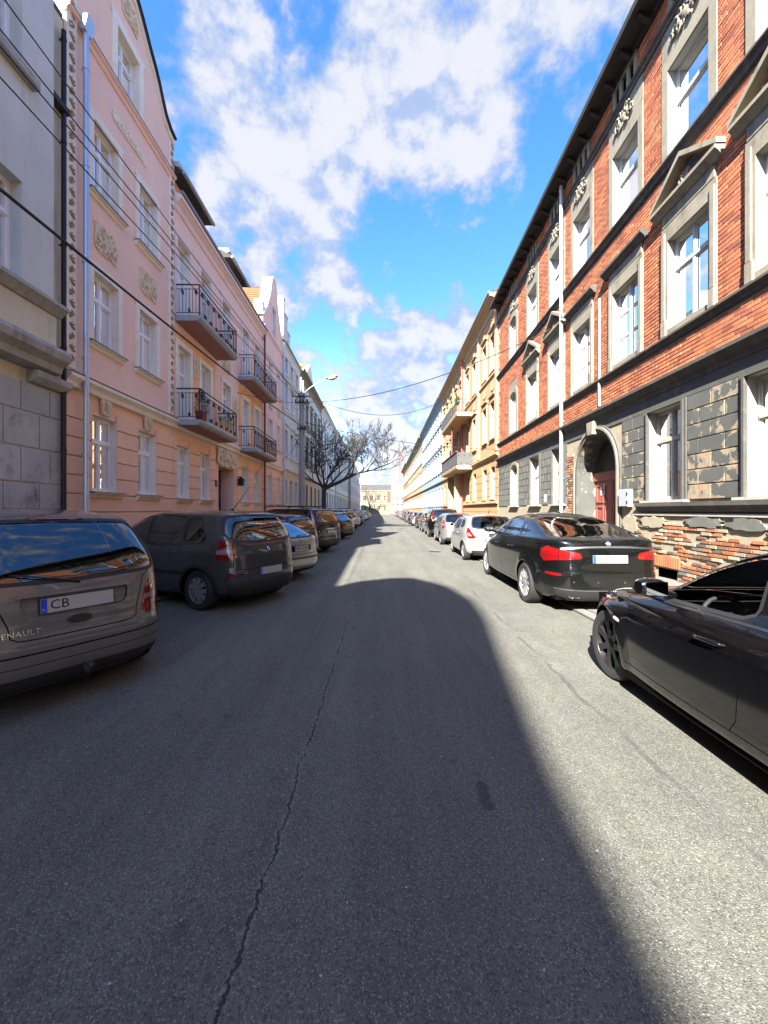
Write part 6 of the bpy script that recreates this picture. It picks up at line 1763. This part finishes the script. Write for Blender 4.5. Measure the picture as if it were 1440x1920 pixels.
p, th = left_pose('compact', -1.86, 9.32)
ex = [dict(t='W', poly=chaikin([(.62, .66), (1.0, .68), (1.0, .88), (.64, .88)], 2, .12), n='tail_light', m='lamp_clear', off=.004), dict(t='W', poly=[(.64, .67), (.97, .69), (.97, .76), (.64, .755)], n='tail_light_red', m='lamp_red', off=.005),
      Rr(halfround([(0, .49), (.66, .50), (.66, .535), (0, .53)], .1), n='bumper_strip', m='black_plastic', off=.008, c=True), seam('R', [(0, .60), (.5, .605), (.64, .62)], .009),
      Rr(halfround([(0, .66), (.34, .665), (.34, .80), (0, .80)], .1), n='plate_recess', m='dark_void', off=-.012, c=True), seam('S', [(1.5, .97), (1.5, .5), (1.42, .25)]), seam('S', [(2.8, .94), (2.76, .25)]),
      Rr(halfround([(0, .19), (.7, .2), (.7, .27), (0, .27)], .1), n='bumper_trim', m='black_plastic', off=.002, c=True)]
car3, sf = make_car('compact', 'parked_car', 'silver notchback with white number plate tucked beside the dark grey minivan', 'paint_silver', p, th, ex, .085, rear_plate=(.73, [('WA 22418', .02, .098, 'ink')], .006))
rb = roundel(); b = badge(car3, sf, .885, rb[0]); link('badge_field', rb[1], b); link('badge_quarters', rb[2], b); wiper_on(car3, sf, .0, 1.0, .42, 1.02)

p, th = left_pose('hatch', -2.35, 12.75)
LT = [dict(t='W', poly=chaikin([(.62, .76), (.98, .74), (.98, 1.0), (.70, 1.03)], 2, .14), n='tail_light', m='lamp_red', off=.004), dict(t='W', poly=[(.70, .83), (.95, .82), (.95, .89), (.71, .90)], n='tail_light_clear', m='lamp_clear', off=.005),
      seam('R', [(0, .56), (.4, .565), (.60, .60), (.64, .72), (.62, 1.0)], .009), Rr(halfround([(0, .20), (.62, .21), (.66, .36), (0, .36)], .1), n='bumper_trim', m='black_plastic', off=.002, c=True),
      Rr(halfround([(0, 1.40), (.17, 1.40), (.17, 1.425), (0, 1.427)], .2), n='brake_light', m='lamp_red', off=.012, c=True, top=True),
      seam('S', [(1.27, 1.0), (1.30, .6), (1.16, .3)]), seam('S', [(2.10, 1.0), (2.08, .25)]), seam('S', [(3.0, .93), (2.86, .5), (2.88, .25)])]
car4, sf = make_car('hatch', 'parked_car', 'dark plum hatchback squeezed between the silver notchback and the black van', 'paint_darkplum', p, th, LT, .085, rear_plate=(.70, None)); hatch_tpl = car4
wiper_on(car4, sf, 0, 1.04, .36, 1.08)

p, th = left_pose('van', -2.0, 15.5)
ex = [dict(t='W', poly=chaikin([(.74, 1.02), (.99, 1.03), (.97, 1.58), (.80, 1.59)], 2, .1), n='tail_light', m='lamp_red', off=.004), dict(t='W', poly=[(.78, 1.12), (.95, 1.12), (.95, 1.26), (.79, 1.26)], n='tail_light_clear', m='lamp_clear', off=.005),
      seam('R', [(0, .60), (.5, .605), (.68, .63), (.70, 1.1), (.70, 1.55)], .01), seam('S', [(1.6, 1.6), (1.6, .3)]), seam('S', [(2.6, 1.1), (2.58, .3)]), S_(strip([(.5, .92), (3.6, .90)], .012), n='side_strip', m='chrome', off=.006),
      Rr(halfround([(0, .22), (.78, .24), (.78, .50), (0, .50)], .1), n='bumper_trim', m='black_plastic', off=.01, c=True), Rr(halfround([(0, .895), (.30, .90), (.30, .93), (0, .93)], .1), n='grab_bar', m='chrome', off=.012, c=True)]
car5, sf = make_car('van', 'parked_car', 'big black-green people carrier with tall rear lamps near the concrete pole', 'paint_greenblack', p, th, ex, .09, rear_plate=(.80, None)); van_tpl = car5
wiper_on(car5, sf, 0, 1.12, .45, 1.16)
for sg in (1, -1):
    m = MB(); m.tube([(sg * .70, -1.55, 1.69), (sg * .70, -1.4, 1.76), (sg * .69, .2, 1.77), (sg * .68, .4, 1.70)], .022, 6); m.build('roof_rail', 'iron_black', car5, smooth=True)

p, th = left_pose('wagon', -1.95, 22.6)
ex = [dict(t='W', poly=chaikin([(.60, .72), (1.02, .72), (1.02, .94), (.64, .95)], 2, .12), n='tail_light', m='lamp_red', off=.004), dict(t='W', poly=[(.66, .79), (.98, .79), (.98, .84), (.66, .84)], n='tail_light_clear', m='lamp_clear', off=.005),
      seam('R', [(0, .60), (.5, .605), (.66, .63), (.68, .98)], .01), seam('S', [(1.42, 1.0), (1.42, .3)]), seam('S', [(2.28, .99), (2.26, .25)]),
      Rr(halfround([(0, .19), (.72, .2), (.72, .30), (0, .30)], .1), n='bumper_trim', m='black_plastic', off=.003, c=True)]
car6, sf = make_car('wagon', 'parked_car', 'black estate car with blue sky in its rear window behind the black-green people carrier', 'paint_black', p, th, ex, .09, rear_plate=(.80, None)); wagon_tpl = car6
wiper_on(car6, sf, 0, 1.02, .4, 1.05)

# --- right row, nearest first
ex = [dict(t='V', poly=chaikin([(.42, .60), (.95, .60), (1.12, .70), (.98, .745), (.45, .70)], 2, .12), n='headlight', m='lamp_clear', off=.003), dict(t='V', poly=[(1.0, .66), (1.12, .69), (1.08, .735), (.98, .73)], n='indicator_lens', m='lamp_red', off=.005),
      seam('S', [(2.225, .97), (2.205, .62), (2.24, .40), (2.30, .315)], .006), seam('S', [(3.37, .915), (3.335, .62), (3.32, .40), (3.30, .315)], .006), seam('S', [(1.42, .31), (2.3, .312), (3.38, .318)], .007),
      seam('V', [(.0, .735), (.5, .77), (.9, .80)], .006), S_(chaikin([(3.45, .625), (3.55, .640), (3.55, .665), (3.45, .655)], 2, .2), n='side_repeater', m='plate_white', off=.006),
      dict(t='F', poly=halfround([(.05, .52), (.30, .52), (.30, .66), (.06, .67)], .14), n='grille', m='dark_void', off=-.006),
      S_(strip([(1.06, .965), (2.2, .945), (3.05, .925)], .014), n='window_trim', m='black_plastic', off=.004),
      dict(t='W', poly=chaikin([(.42, .66), (1.05, .68), (1.0, .84), (.46, .86)], 2, .12), n='tail_light', m='lamp_red', off=.004)]
black1, sf = make_car('coupe', 'parked_car', 'glossy black saloon with dark rims at the right edge, front wheel towards the road', 'paint_black', (2.88, 2.36, .0), 0, ex, .055, rim='seven', rim_mat='rim_dark', glassm='clear_car_glass', rear_plate=(.75, None))
ex = [dict(t='W', poly=chaikin([(.37, .865), (.70, .84), (.98, .80), (1.20, .90), (1.16, 1.0), (.92, 1.055), (.60, .985), (.40, .955)], 2, .14), n='tail_light', m='lamp_red', off=.005),
      dict(t='W', poly=[(.45, .905), (.80, .895), (1.08, .91), (1.08, .925), (.80, .915), (.45, .925)], n='tail_light_bar', m='lamp_red', off=.009),
      Rr(strip([(0, 1.045), (.35, 1.04), (.62, 1.02), (.70, 1.01)], .028), n='chrome_strip', m='chrome_dull', off=.006, c=True), seam('R', [(0, .665), (.4, .668), (.66, .70), (.70, .80)], .008), seam('W', [(.68, .80), (.70, 1.06), (.72, 1.15)], .007),
      dict(t='W', poly=chaikin([(.66, .60), (.98, .61), (.98, .648), (.66, .642)], 2, .2), n='reflector', m='lamp_red', off=.004),
      Rr(halfround([(0, .21), (.72, .22), (.78, .40), (0, .385)], .1), n='bumper_trim', m='black_plastic', off=.002, c=True), Rr(strip([(0, .392), (.4, .396), (.78, .41)], .016), n='diffuser_edge', m='chrome_dull', off=.004, c=True),
      seam('S', [(1.62, 1.10), (1.50, .75), (1.48, .36)], .007), seam('S', [(2.50, 1.09), (2.48, .34)], .007), seam('S', [(3.44, 1.04), (3.36, .6), (3.36, .34)], .007), seam('S', [(1.5, .335), (3.5, .335)], .007),
      seam('W', [(1.0, .62), (1.4, .70)], .005)]
gt, sf = make_car('fastback', 'parked_car', 'dark fastback with wide red lamps and twin exhaust parked before the red gateway', 'paint_gt', (3.40, 8.55, .0), 0, ex, .06, rim='ten', rear_plate=(.865, None, .012), glassm='clear_car_glass')
rb = roundel(); b = badge(gt, sf, 1.095, rb[0]); link('badge_field', rb[1], b); link('badge_quarters', rb[2], b)
for x in (-.56, -.47):
    m = MB(); m.lathe([(.030, .10), (.040, .10), (.041, -.02), (.038, -.025), (.032, -.02), (.030, .08)], 18, 'y', (x, -sf.L / 2 + .10, .305)); m.build('exhaust_pipe', 'chrome', gt, smooth=True)
for x in (-.55, -.2, .2, .55):
    p, n = sf.at('R', x, .52); m = MB(); m.lathe([(.001, .004), (.010, .003), (.012, 0)], 12); put('parking_sensor', m.mesh('parking_sensor', 'chrome_dull'), gt, frame_at(p, n, sf.L))
m = MB(); m.prof([(-.72, 1.555), (-.60, 1.60), (-.52, 1.565)], -.02, .02); m.build('roof_fin', 'black_plastic', gt)
ex = [dict(t='W', poly=chaikin([(.50, .74), (.80, .72), (1.02, .88), (1.0, 1.03), (.82, 1.06), (.72, .95)], 2, .14), n='tail_light', m='lamp_red', off=.004), dict(t='W', poly=chaikin([(.66, .80), (.86, .80), (.92, .90), (.78, .90)], 1, .1), n='tail_light_clear', m='lamp_clear', off=.006)] + LT[2:]
cs, sf = make_car('hatch', 'parked_car', 'silver-white hatchback with swept red lamps right behind the dark fastback', 'paint_white_silver', (3.38, 14.45, .0), 0, ex, .075, rear_plate=(.68, None), glassm='clear_car_glass', seats='seat_grey', rim_mat='rim_silver')
wiper_on(cs, sf, 0, 1.03, .36, 1.06)
m = MB(); m.tube([(0, -1.3, 1.50), (0, -1.45, 1.62)], [.014, .004], 6); m.build('aerial', 'black_plastic', cs)
ex = [dict(t='W', poly=chaikin([(.72, .78), (1.0, .78), (.98, 1.14), (.78, 1.16)], 2, .12), n='tail_light', m='lamp_red', off=.004), dict(t='W', poly=chaikin([(.79, .92), (.94, .92), (.94, 1.0), (.79, 1.0)], 1, .1), n='tail_light_clear', m='lamp_clear', off=.006)] + LT[2:]
sk, sf = make_car('hatch', 'parked_car', 'grey-silver hatchback with upright red lamps, third from the red gateway', 'paint_silver', (3.46, 20.35, .0), 0, ex, .085, rear_plate=(.72, None))
wiper_on(sk, sf, 0, 1.03, .36, 1.06)

# --- copies further along
def copy_tree(o, parent=None):
    c = o.copy(); COL.objects.link(c); c.parent = parent
    for ch in o.children: copy_tree(ch, c)
    return c
def repaint(o, old, new):
    for c in [o] + list(o.children_recursive):
        if c.type == 'MESH':
            for s_ in c.material_slots:
                if s_.material and s_.material.name == old:
                    s_.link = 'OBJECT'; s_.material = MAT[new]
def far_car(tpl, old, new, loc, rz, label):
    c = copy_tree(tpl); c.location = loc; c.rotation_euler = (0, 0, rz); c['label'] = label
    repaint(c, old, new); return c
T_ = {'hatch': (hatch_tpl, 'paint_darkplum'), 'van': (van_tpl, 'paint_greenblack'), 'wagon': (wagon_tpl, 'paint_black')}
names = {'hatch': 'hatchback', 'van': 'people carrier', 'wagon': 'estate car'}
cname = {'paint_maroon': 'maroon', 'paint_white': 'white', 'paint_silver': 'silver', 'paint_grey': 'grey', 'paint_black': 'black', 'paint_navy': 'navy', 'paint_red': 'red', 'paint_blue': 'blue', 'paint_darkplum': 'plum', 'paint_greenblack': 'dark green', 'paint_anthracite': 'charcoal', 'paint_greige': 'grey-brown', 'paint_white_silver': 'pale silver'}
ordn = ['first', 'second', 'third', 'fourth', 'fifth', 'sixth', 'seventh', 'eighth', 'ninth', 'tenth', 'eleventh', 'twelfth', 'thirteenth', 'fourteenth', 'fifteenth', 'sixteenth', 'seventeenth', 'eighteenth', 'nineteenth', 'twentieth', 'twenty-first', 'twenty-second', 'twenty-third', 'twenty-fourth', 'twenty-fifth']
seqL = [('wagon', 'paint_maroon'), ('hatch', 'paint_white'), ('van', 'paint_white'), ('hatch', 'paint_silver'), ('wagon', 'paint_grey'), ('hatch', 'paint_black'), ('wagon', 'paint_silver'), ('van', 'paint_anthracite'), ('hatch', 'paint_red'), ('wagon', 'paint_navy'), ('hatch', 'paint_grey'), ('wagon', 'paint_white'),
        ('hatch', 'paint_blue'), ('wagon', 'paint_black'), ('hatch', 'paint_silver'), ('van', 'paint_grey'), ('hatch', 'paint_white'), ('wagon', 'paint_greige'), ('hatch', 'paint_black'), ('wagon', 'paint_silver'), ('hatch', 'paint_grey')]
rn = random.Random(12); y = 26.1
for i, (k, c) in enumerate(seqL):
    p, th = left_pose(k, -1.95 - LSL * 0 - .012 * y + rn.uniform(-.15, .15), y, TH + rn.uniform(-.05, .05))
    far_car(*T_[k], c, p, th, '%s %s parked nose-in on the left, %s beyond the black estate car' % (cname[c], names[k], ordn[i]))
    y += 3.15 + rn.uniform(-.15, .25)
seqR = [('van', 'paint_black', 25.6), ('hatch', 'paint_grey', 31.2), ('hatch', 'paint_white', 42.6), ('wagon', 'paint_anthracite', 37.0), ('wagon', 'paint_navy', 48.6), ('hatch', 'paint_silver', 54.4), ('hatch', 'paint_black', 60.0), ('wagon', 'paint_grey', 66.2), ('hatch', 'paint_white_silver', 72.0),
        ('van', 'paint_white', 78.2), ('wagon', 'paint_black', 84.6), ('hatch', 'paint_red', 90.4), ('wagon', 'paint_silver', 96.4), ('hatch', 'paint_blue', 102.2), ('wagon', 'paint_grey', 108.4), ('hatch', 'paint_black', 114.4), ('wagon', 'paint_white', 120.6)]
for i, (k, c, y) in enumerate(sorted(seqR, key=lambda q: q[2])):
    far_car(*T_[k], c, (3.5 + rn.uniform(-.08, .12) + .004 * y, y + .4, 0), rn.uniform(-.015, .015), '%s %s parked along the right kerb, %s beyond the grey-silver hatchback' % (cname[c], names[k], ordn[i]))
# ------------------------------------------------------------------ pole, lamp, wires
def concrete_pole(x, y, h, label, lamp=True):
    r = empty('utility_pole', (x, y, 0), label, 'pole', 'concrete utility poles')
    m = MB(); m.tube([(0, 0, 0), (0, 0, h * .5), (0, 0, h - .9)], [.205, .175, .15], 8); m.build('shaft', 'concrete_pole', r)
    m = MB(); m.tube([(-.07, 0, h - 1.3), (-.07, 0, h + .05)], .05, 8); m.tube([(.07, 0, h - 1.3), (.07, 0, h - .15)], .045, 8); m.build('pole_top', 'zinc_dull', r, smooth=True)
    for z, w_ in ((h - 1.15, .55), (h - 1.5, .40), (h - 3.1, .26)):
        m = MB(); m.box(-w_, w_, -.19, -.15, z - .03, z + .03); m.box(-.18, .18, -.2, .2, z - .04, z + .04); cb = m.build('crossarm', 'iron_black', r)
        for k in range(4):
            xx = -w_ + .05 + k * (2 * w_ - .1) / 3
            m = MB(); m.lathe([(.001, .0), (.035, .01), (.022, .05), (.045, .07), (.025, .12), (.03, .15), (.001, .17)], 10, 'z', (xx, -.17, z + .03)); m.build('insulator', 'iron_black', r, smooth=True)
    for z in (h - 1.6, h - 3.2):        # slack loops
        for sg in (-1, 1):
            m = MB(); m.tube([(sg * (.28 + .16 * math.cos(2 * math.pi * k / 16)), -.12, z - .16 + .18 * math.sin(2 * math.pi * k / 16)) for k in range(17)], .012, 5, False); m.build('cable_loop', 'iron_black', r)
    if lamp:
        m = MB(); m.tube([(.05, -.05, h - 1.0), (.5, -.1, h - .62), (1.15, -.15, h - .22), (1.5, -.18, h - .10)], [.032, .03, .028, .026], 8); m.build('lamp_arm', 'zinc_dull', r, smooth=True)
        m = MB(); n = 12; vs = []
        for t, a, b in ((0, .05, .05), (.12, .10, .07), (.35, .16, .10), (.65, .19, .11), (.9, .15, .08), (1.0, .06, .03)):
            for k in range(n):
                an = 2 * math.pi * k / n; vs.append((1.42 + t * .78, -.18 + a * math.cos(an), h - .10 + t * .17 + b * math.sin(an) * (1 if math.sin(an) > 0 else .5)))
        m.add(vs, [(i * n + k, i * n + (k + 1) % n, (i + 1) * n + (k + 1) % n, (i + 1) * n + k) for i in range(5) for k in range(n)] + [tuple(range(n)), tuple(range(5 * n, 6 * n))])
        m.build('lamp_head', 'zinc_dull', r, smooth=True, angle=50)
        m = MB(); vs = []
        for t, a, b in ((.28, .08, .03), (.45, .15, .11), (.7, .16, .13), (.92, .08, .05)):
            for k in range(n):
                an = 2 * math.pi * k / n; vs.append((1.42 + t * .78, -.18 + a * math.cos(an), h - .13 + t * .17 - .02 + b * min(0.15, math.sin(an))))
        m.add(vs, [(i * n + k, i * n + (k + 1) % n, (i + 1) * n + (k + 1) % n, (i + 1) * n + k) for i in range(3) for k in range(n)] + [tuple(range(n)), tuple(range(3 * n, 4 * n))])
        m.build('lamp_glass', 'lamp_bowl', r, smooth=True)
    return r
plain('lamp_bowl', (.42, .45, .30), .15, var=.05, fine=0, bmp=0, spec=.6)
concrete_pole(-4.96, 24.5, 9.6, 'thick concrete utility pole with street lamp in front of the left row')
concrete_pole(-4.5, 53.0, 9.4, 'slim-looking concrete utility pole beyond the bare tree', False)
plain('cable', (.012, .012, .013), .6, var=0, fine=0, bmp=0)
def wire(a, b, sag, r, label, n=26):
    a, b = Vector(a), Vector(b); pts = []
    for k in range(n + 1):
        t = k / n; p = a.lerp(b, t); p.z -= sag * 4 * t * (1 - t); pts.append(tuple(p - a))
    o = MB().tube(pts, r, 5).build('overhead_wire', 'cable', None, a, smooth=True)
    return tag(o, label, 'wire', 'overhead wires')
P = (-4.96, 24.33)
wire((-5.2, P[1], 8.55), (-5.05, -14, 8.95), .25, .011, 'topmost thin wire running past the pink gable to the pole')
wire((-5.1, P[1], 8.50), (-5.05, -14, 8.02), .30, .011, 'second thin wire from the top crossing the pink gable')
wire((-5.0, P[1], 8.40), (-5.05, -14, 7.54), .30, .011, 'third thin wire from the top crossing the pink gable')
wire((-4.9, P[1], 8.12), (-5.05, -14, 7.0), .35, .011, 'lowest of the thin parallel wires crossing the pink gable')
wire((-4.8, P[1], 6.60), (-4.95, -14, 6.0), .62, .024, 'thick sagging cable slanting across the left facades to the pole')
wire((-4.9, 24.5, 8.15), (6.62, 15.9, 8.75), .75, .020, 'upper cable spanning the street from the pole to the brick house')
wire((-4.7, 24.5, 8.55), (6.8, 36.5, 12.6), 1.75, .018, 'deeply sagging cable spanning the street from the pole to the yellow house')
wire((-4.8, 24.6, 6.95), (6.78, 24.5, 5.3), .35, .017, 'lower cable spanning the street to the corner of the yellow house')
wire((-5.1, 24.5, 8.1), (-6.85, 18.6, 7.05), .12, .014, 'short cable from the pole to the pink house under its upper balcony')
wire((-5.0, 24.6, 6.3), (-6.95, 27.6, 5.0), .25, .013, 'short drooping cable from the pole to the blue downpipe')
wire((-5.0, 24.7, 8.5), (-4.5, 52.9, 8.3), .6, .013, 'wire linking the two concrete poles above the bare tree')
wire((-7.5, 62, 7.6), (6.8, 62, 7.4), .5, .016, 'first thin wire across the street beyond the bare tree')
wire((-7.9, 90, 8.1), (6.8, 88, 8.6), .6, .02, 'second thin wire across the street beyond the bare tree')
wire((-8.3, 112, 9.0), (6.8, 110, 8.2), .6, .022, 'farthest thin wire across the street near the crossing')
hl = empty('hanging_lamp', (-.9, 62, 0), 'small street lamp hanging from a wire over the far road', 'lamp')
m = MB(); m.lathe([(.001, 7.08), (.06, 7.06), (.24, 6.86), (.26, 6.82)], 14); m.tube([(0, 0, 7.0), (0, 0, 7.12)], .02, 6); m.build('lamp_shade', 'zinc_dull', hl, smooth=True)
m = MB(); m.lathe([(.22, 6.83), (.14, 6.76), (.001, 6.74)], 14); m.build('lamp_glass', 'lamp_bowl', hl, smooth=True)

# ------------------------------------------------------------------ bare trees
def bare_tree(x, y, label, seed, fork, limbs, reach, depth=6, r0=.19):
    t = empty('bare_tree', (x, y, 0), label, 'tree'); rn = random.Random(seed)
    m = MB(); m.tube([(0, 0, 0), (.02, .01, fork * .3), (-.03, .02, fork * .7), (0, 0, fork), (.02, 0, fork + .1)], [r0 * 1.35, r0 * 1.02, r0 * .95, r0 * 1.08, r0 * .8], 10); m.build('trunk', 'bark', t, smooth=True)
    def grow(mb, p, d, r, ln, lev):
        pts = [p]; rs = [r]; n = 5 if lev > 3 else 4; q = p.copy(); dd = d.copy()
        for k in range(n):
            dd = (dd + Vector((rn.uniform(-1, 1), rn.uniform(-1, 1), rn.uniform(-.6, .9))) * (.20 if lev > 3 else .26)).normalized()
            if dd.z < -.1: dd.z = -.02; dd.normalize()
            q = q + dd * ln / n; pts.append(q.copy()); rs.append(r * (1 - .42 * (k + 1) / n))
        mb.tube([tuple(a) for a in pts], rs, 6 if lev > 3 else (4 if lev > 1 else 3), lev == depth)
        if lev <= 0: return
        kids = 3 if lev > 1 else 4
        for i in range(kids):
            k = n if i == 0 else rn.randint(max(1, n - 3), n)
            base = pts[k]
            axis = Vector((rn.uniform(-1, 1), rn.uniform(-1, 1), rn.uniform(-.5, 1.0)))
            nd = (dd * (1.0 if i == 0 else .55) + axis * (.35 if i == 0 else .75)).normalized()
            grow(mb, base, nd, max(rs[k] * (.84 if i == 0 else .66), .017), ln * (rn.uniform(.66, .84) if i == 0 else rn.uniform(.48, .74)), lev - 1)
    for i, lm in enumerate(limbs):
        dx, dy_, dz_, ln, rr = lm[:5]; st = lm[5] if len(lm) > 5 else (0, 0, -.05); dp = lm[6] if len(lm) > 6 else depth
        mb = MB(); grow(mb, Vector((st[0], st[1], fork + st[2])), Vector((dx, dy_, dz_)).normalized(), r0 * rr, ln * reach, dp)
        mb.build('limb', 'bark', t, smooth=True)
    return t
bare_tree(-5.15, 35.0, 'bare pollarded tree with one long limb reaching over the road', 5, 3.55,
          [(.85, .3, .62, 2.3, .6, (0, 0, -.05), 5), (.45, -.4, .80, 2.2, .55, (0, 0, -.05), 5), (0, .35, .95, 2.1, .5, (0, 0, -.05), 5), (-.5, -.3, .75, 2.3, .55, (0, 0, -.05), 5), (-.9, .1, .5, 2.1, .5, (0, 0, -.05), 5), (.2, -.7, .75, 2.1, .5, (0, 0, -.05), 5),
           (.6, -.3, .8, 1.8, .42, (1.5, -.1, .55), 5), (.2, .3, 1, 1.7, .40, (2.3, -.1, .95), 5), (.9, .2, .55, 1.7, .40, (3.0, -.15, 1.25), 5), (.7, -.4, .7, 1.7, .40, (3.6, -.2, 1.40), 5), (1.0, .1, .25, 1.9, .40, (4.1, -.2, 1.5), 5), (.1, -.3, .9, 1.5, .36, (3.4, -.15, 1.35), 5), (.9, -.2, .0, 1.2, .30, (4.2, -.2, 1.5), 4)], 1.0, 6)
tr_ = bpy.data.objects['bare_tree']
m = MB(); m.tube([(0, 0, 3.45), (.6, -.05, 3.75), (1.2, -.08, 4.0), (2.0, -.1, 4.4), (2.8, -.14, 4.78), (3.5, -.18, 4.93), (4.2, -.2, 5.08)], [.16, .15, .14, .12, .105, .09, .075], 8); m.build('limb', 'bark', tr_, smooth=True)
bare_tree(-5.6, 158.5, 'small bare tree in front of the house closing the street', 9, 3.2,
          [(.6, 0, 1, 2.2, .7), (-.6, .2, 1, 2.2, .7), (0, -.4, 1, 2.4, .7)], 1.6, 4, .22)

# ------------------------------------------------------------------ far end of the street
plain('far_white', (.20, .205, .21), .9, var=.05)
plain('far_trim', (.19, .165, .12), .9, var=.05)
f = Fac('end_house', 'cream house with dark roof closing the street at its far end', 'building', (-9.2, 161), (1, 0), (0, -1), 6)
plain('end_cream', (.165, .14, .09), .9, var=.05, bmp=.2); plain('end_orange', (.16, .06, .025), .9, var=.06, bmp=.2)
cols = [1.6, 4.4, 7.2, 9.7]
holes = [rect(c - .6, c + .6, z, z + 1.9) for c in cols for z in (1.6, 5.6)]
f.wall(rect(0, 11.9, 0, 9.4), holes, 'end_cream')
for c in cols:
    for z in (1.6, 5.6):
        f.window(c, z, 1.2, 1.9, 'T', .14, 'far_white', 'far_trim')
        f.ring(rect(c - .78, c + .78, z - .02, z + 2.15), rect(c - .6, c + .6, z, z + 1.9), -.002, .05, 'far_trim')
f.box('brick_corner', 10.45, 11.9, -.002, .03, 4.6, 9.0, 'end_orange')
f.prof('string_course', [(0, 4.3), (.14, 4.36), (.14, 4.5), (0, 4.56)], 0, 11.9, 'old_grey'); f.prof('eaves', [(0, 8.9), (.2, 9.1), (.4, 9.3), (.4, 9.45), (0, 9.5)], -.2, 12.1, 'old_grey')
f.roof(-.2, 12.1, 9.45, 2.6, 9, .4, 'roof_dark'); f.shell(0, 11.9, 9.4, 9, 'end_orange')
f.box('chimney', 10.6, 11.4, -4.8, -4.1, 11, 12.9, 'brick_b')
f = Fac('white_block', 'white modern block beyond the crossing right of the cream end house', 'building', (3.6, 196), (1, 0), (0, -1), 3)
holes = [rect(x, x + 1.3, z, z + 1.5) for x in (.4, 2.4, 4.4) for z in (1.0, 4.0, 7.0)]
f.wall(rect(0, 6.4, 0, 10.2), holes, 'far_white')
for x in (.4, 2.4, 4.4):
    for z in (1.0, 4.0, 7.0): f.window(x + .65, z, 1.3, 1.5, 'T', .12, 'zinc_dull', 'far_white')
f.box('parapet', -.1, 6.5, -.3, .1, 10.2, 10.5, 'zinc_dull'); f.shell(0, 6.4, 10.2, 12, 'offwhite_plaster')
m = f.mb(); m.add([(0, 0, 10.19), (6.4, 0, 10.19), (6.4, -12, 10.19), (0, -12, 10.19)], [(0, 1, 2, 3)]); m.build('roof', 'roof_dark', f.root)
for nm, lb, x0, x1, yy, hh in (('corner_house', 'plain grey house on the far left side of the crossing', -40, -10.2, 164, 11.5), ('corner_house', 'plain beige house on the far right side of the crossing', 11.5, 45, 163, 12.5)):
    f = Fac(nm, lb, 'building', (x0, yy), (1, 0), (0, -1), (x1 - x0) / 2)
    tenement(f, 0, x1 - x0, hh, [(2.0, 1.8), (5.3, 1.8), (8.4, 1.7)], 3.0, 'palegrey_plaster' if x0 < 0 else 'beige_plaster', 'palegrey_plaster' if x0 < 0 else 'beige_plaster', 'cream_trim', 4.4, 1.1, far=True, eave=.3)
# tower crane
plain('crane_orange', (.27, .10, .06), .6, var=.05, bmp=0)
cr = empty('tower_crane', (10.6, 262, 0), 'orange lattice tower crane above the end of the right row', 'crane')
m = MB(); hw = .85; H = 37
for sx in (-1, 1):
    for sy in (-1, 1): m.box(sx * hw - .13, sx * hw + .13, sy * hw - .13, sy * hw + .13, 0, H)
z = 0
while z < H - 1.8:
    for s_ in (-1, 1):
        m.tube([(-hw, s_ * hw, z), (hw, s_ * hw, z + 1.8)], .08, 4); m.tube([(s_ * hw, -hw, z + 1.8), (s_ * hw, hw, z)], .08, 4); m.tube([(-hw, s_ * hw, z), (hw, s_ * hw, z)], .07, 4)
    z += 1.8
m.build('mast', 'crane_orange', cr)
m = MB(); m.box(-1.1, 1.1, -1.1, 1.1, H, H + 1.6); m.box(.9, 2.2, -.8, .8, H - .4, H + 1.4); m.build('cab', 'crane_orange', cr)
m = MB()
for k in range(7):
    a, b = Vector((-k * 1.0, -k * 2.0, H + 1.6)), Vector((-(k + 1) * 1.0, -(k + 1) * 2.0, H + 1.6))
    for o in (Vector((.5, -.25, 0)), Vector((-.5, .25, 0)), Vector((0, 0, 1.0))): m.tube([tuple(a + o), tuple(b + o)], .10, 4)
    m.tube([tuple(a + Vector((.5, -.25, 0))), tuple(b + Vector((0, 0, 1.0)))], .07, 4); m.tube([tuple(a + Vector((-.5, .25, 0))), tuple(b + Vector((0, 0, 1.0)))], .07, 4)
m.build('jib', 'crane_orange', cr)
m = MB(); m.box(-.6, 1.4, -.6, 6, H + 1.5, H + 2.0); m.box(-.8, 1.6, 4.5, 6.2, H + .4, H + 2.2); m.build('counter_jib', 'crane_orange', cr)

# ------------------------------------------------------------------ things on the balconies
plain('pot_maroon', (.16, .04, .04), .6, var=.1); plain('conifer', (.018, .035, .018), .8, var=.3, vs=20)
pc = empty('potted_conifer', (-6.02, 13.35, 4.522), 'dark potted conifer in a maroon tub on the lower near balcony', 'plant')
m = MB(); m.lathe([(.001, .0), (.15, .0), (.19, .30), (.20, .32), (.17, .32), (.16, .28), (.001, .28)], 16); m.build('pot', 'pot_maroon', pc, smooth=True, angle=40)
m = MB(); m.tube([(0, 0, .26), (0, 0, 1.0)], [.02, .008], 6); m.build('stem', 'bark', pc)
rn = random.Random(2); m = MB()
for k in range(900):
    z = rn.random(); r_ = (.24 * (1 - z) ** .7 + .02) * math.sqrt(rn.random()); a = rn.uniform(0, 6.283)
    c = Vector((r_ * math.cos(a), r_ * math.sin(a), .30 + z * .78)); e = Vector((math.cos(a), math.sin(a), rn.uniform(-.2, .9))).normalized() * .07; s_ = e.cross(Vector((0, 0, 1))).normalized() * .012
    m.add([tuple(c - s_), tuple(c + s_), tuple(c + e)], [(0, 1, 2)])
m.build('foliage', 'conifer', pc)
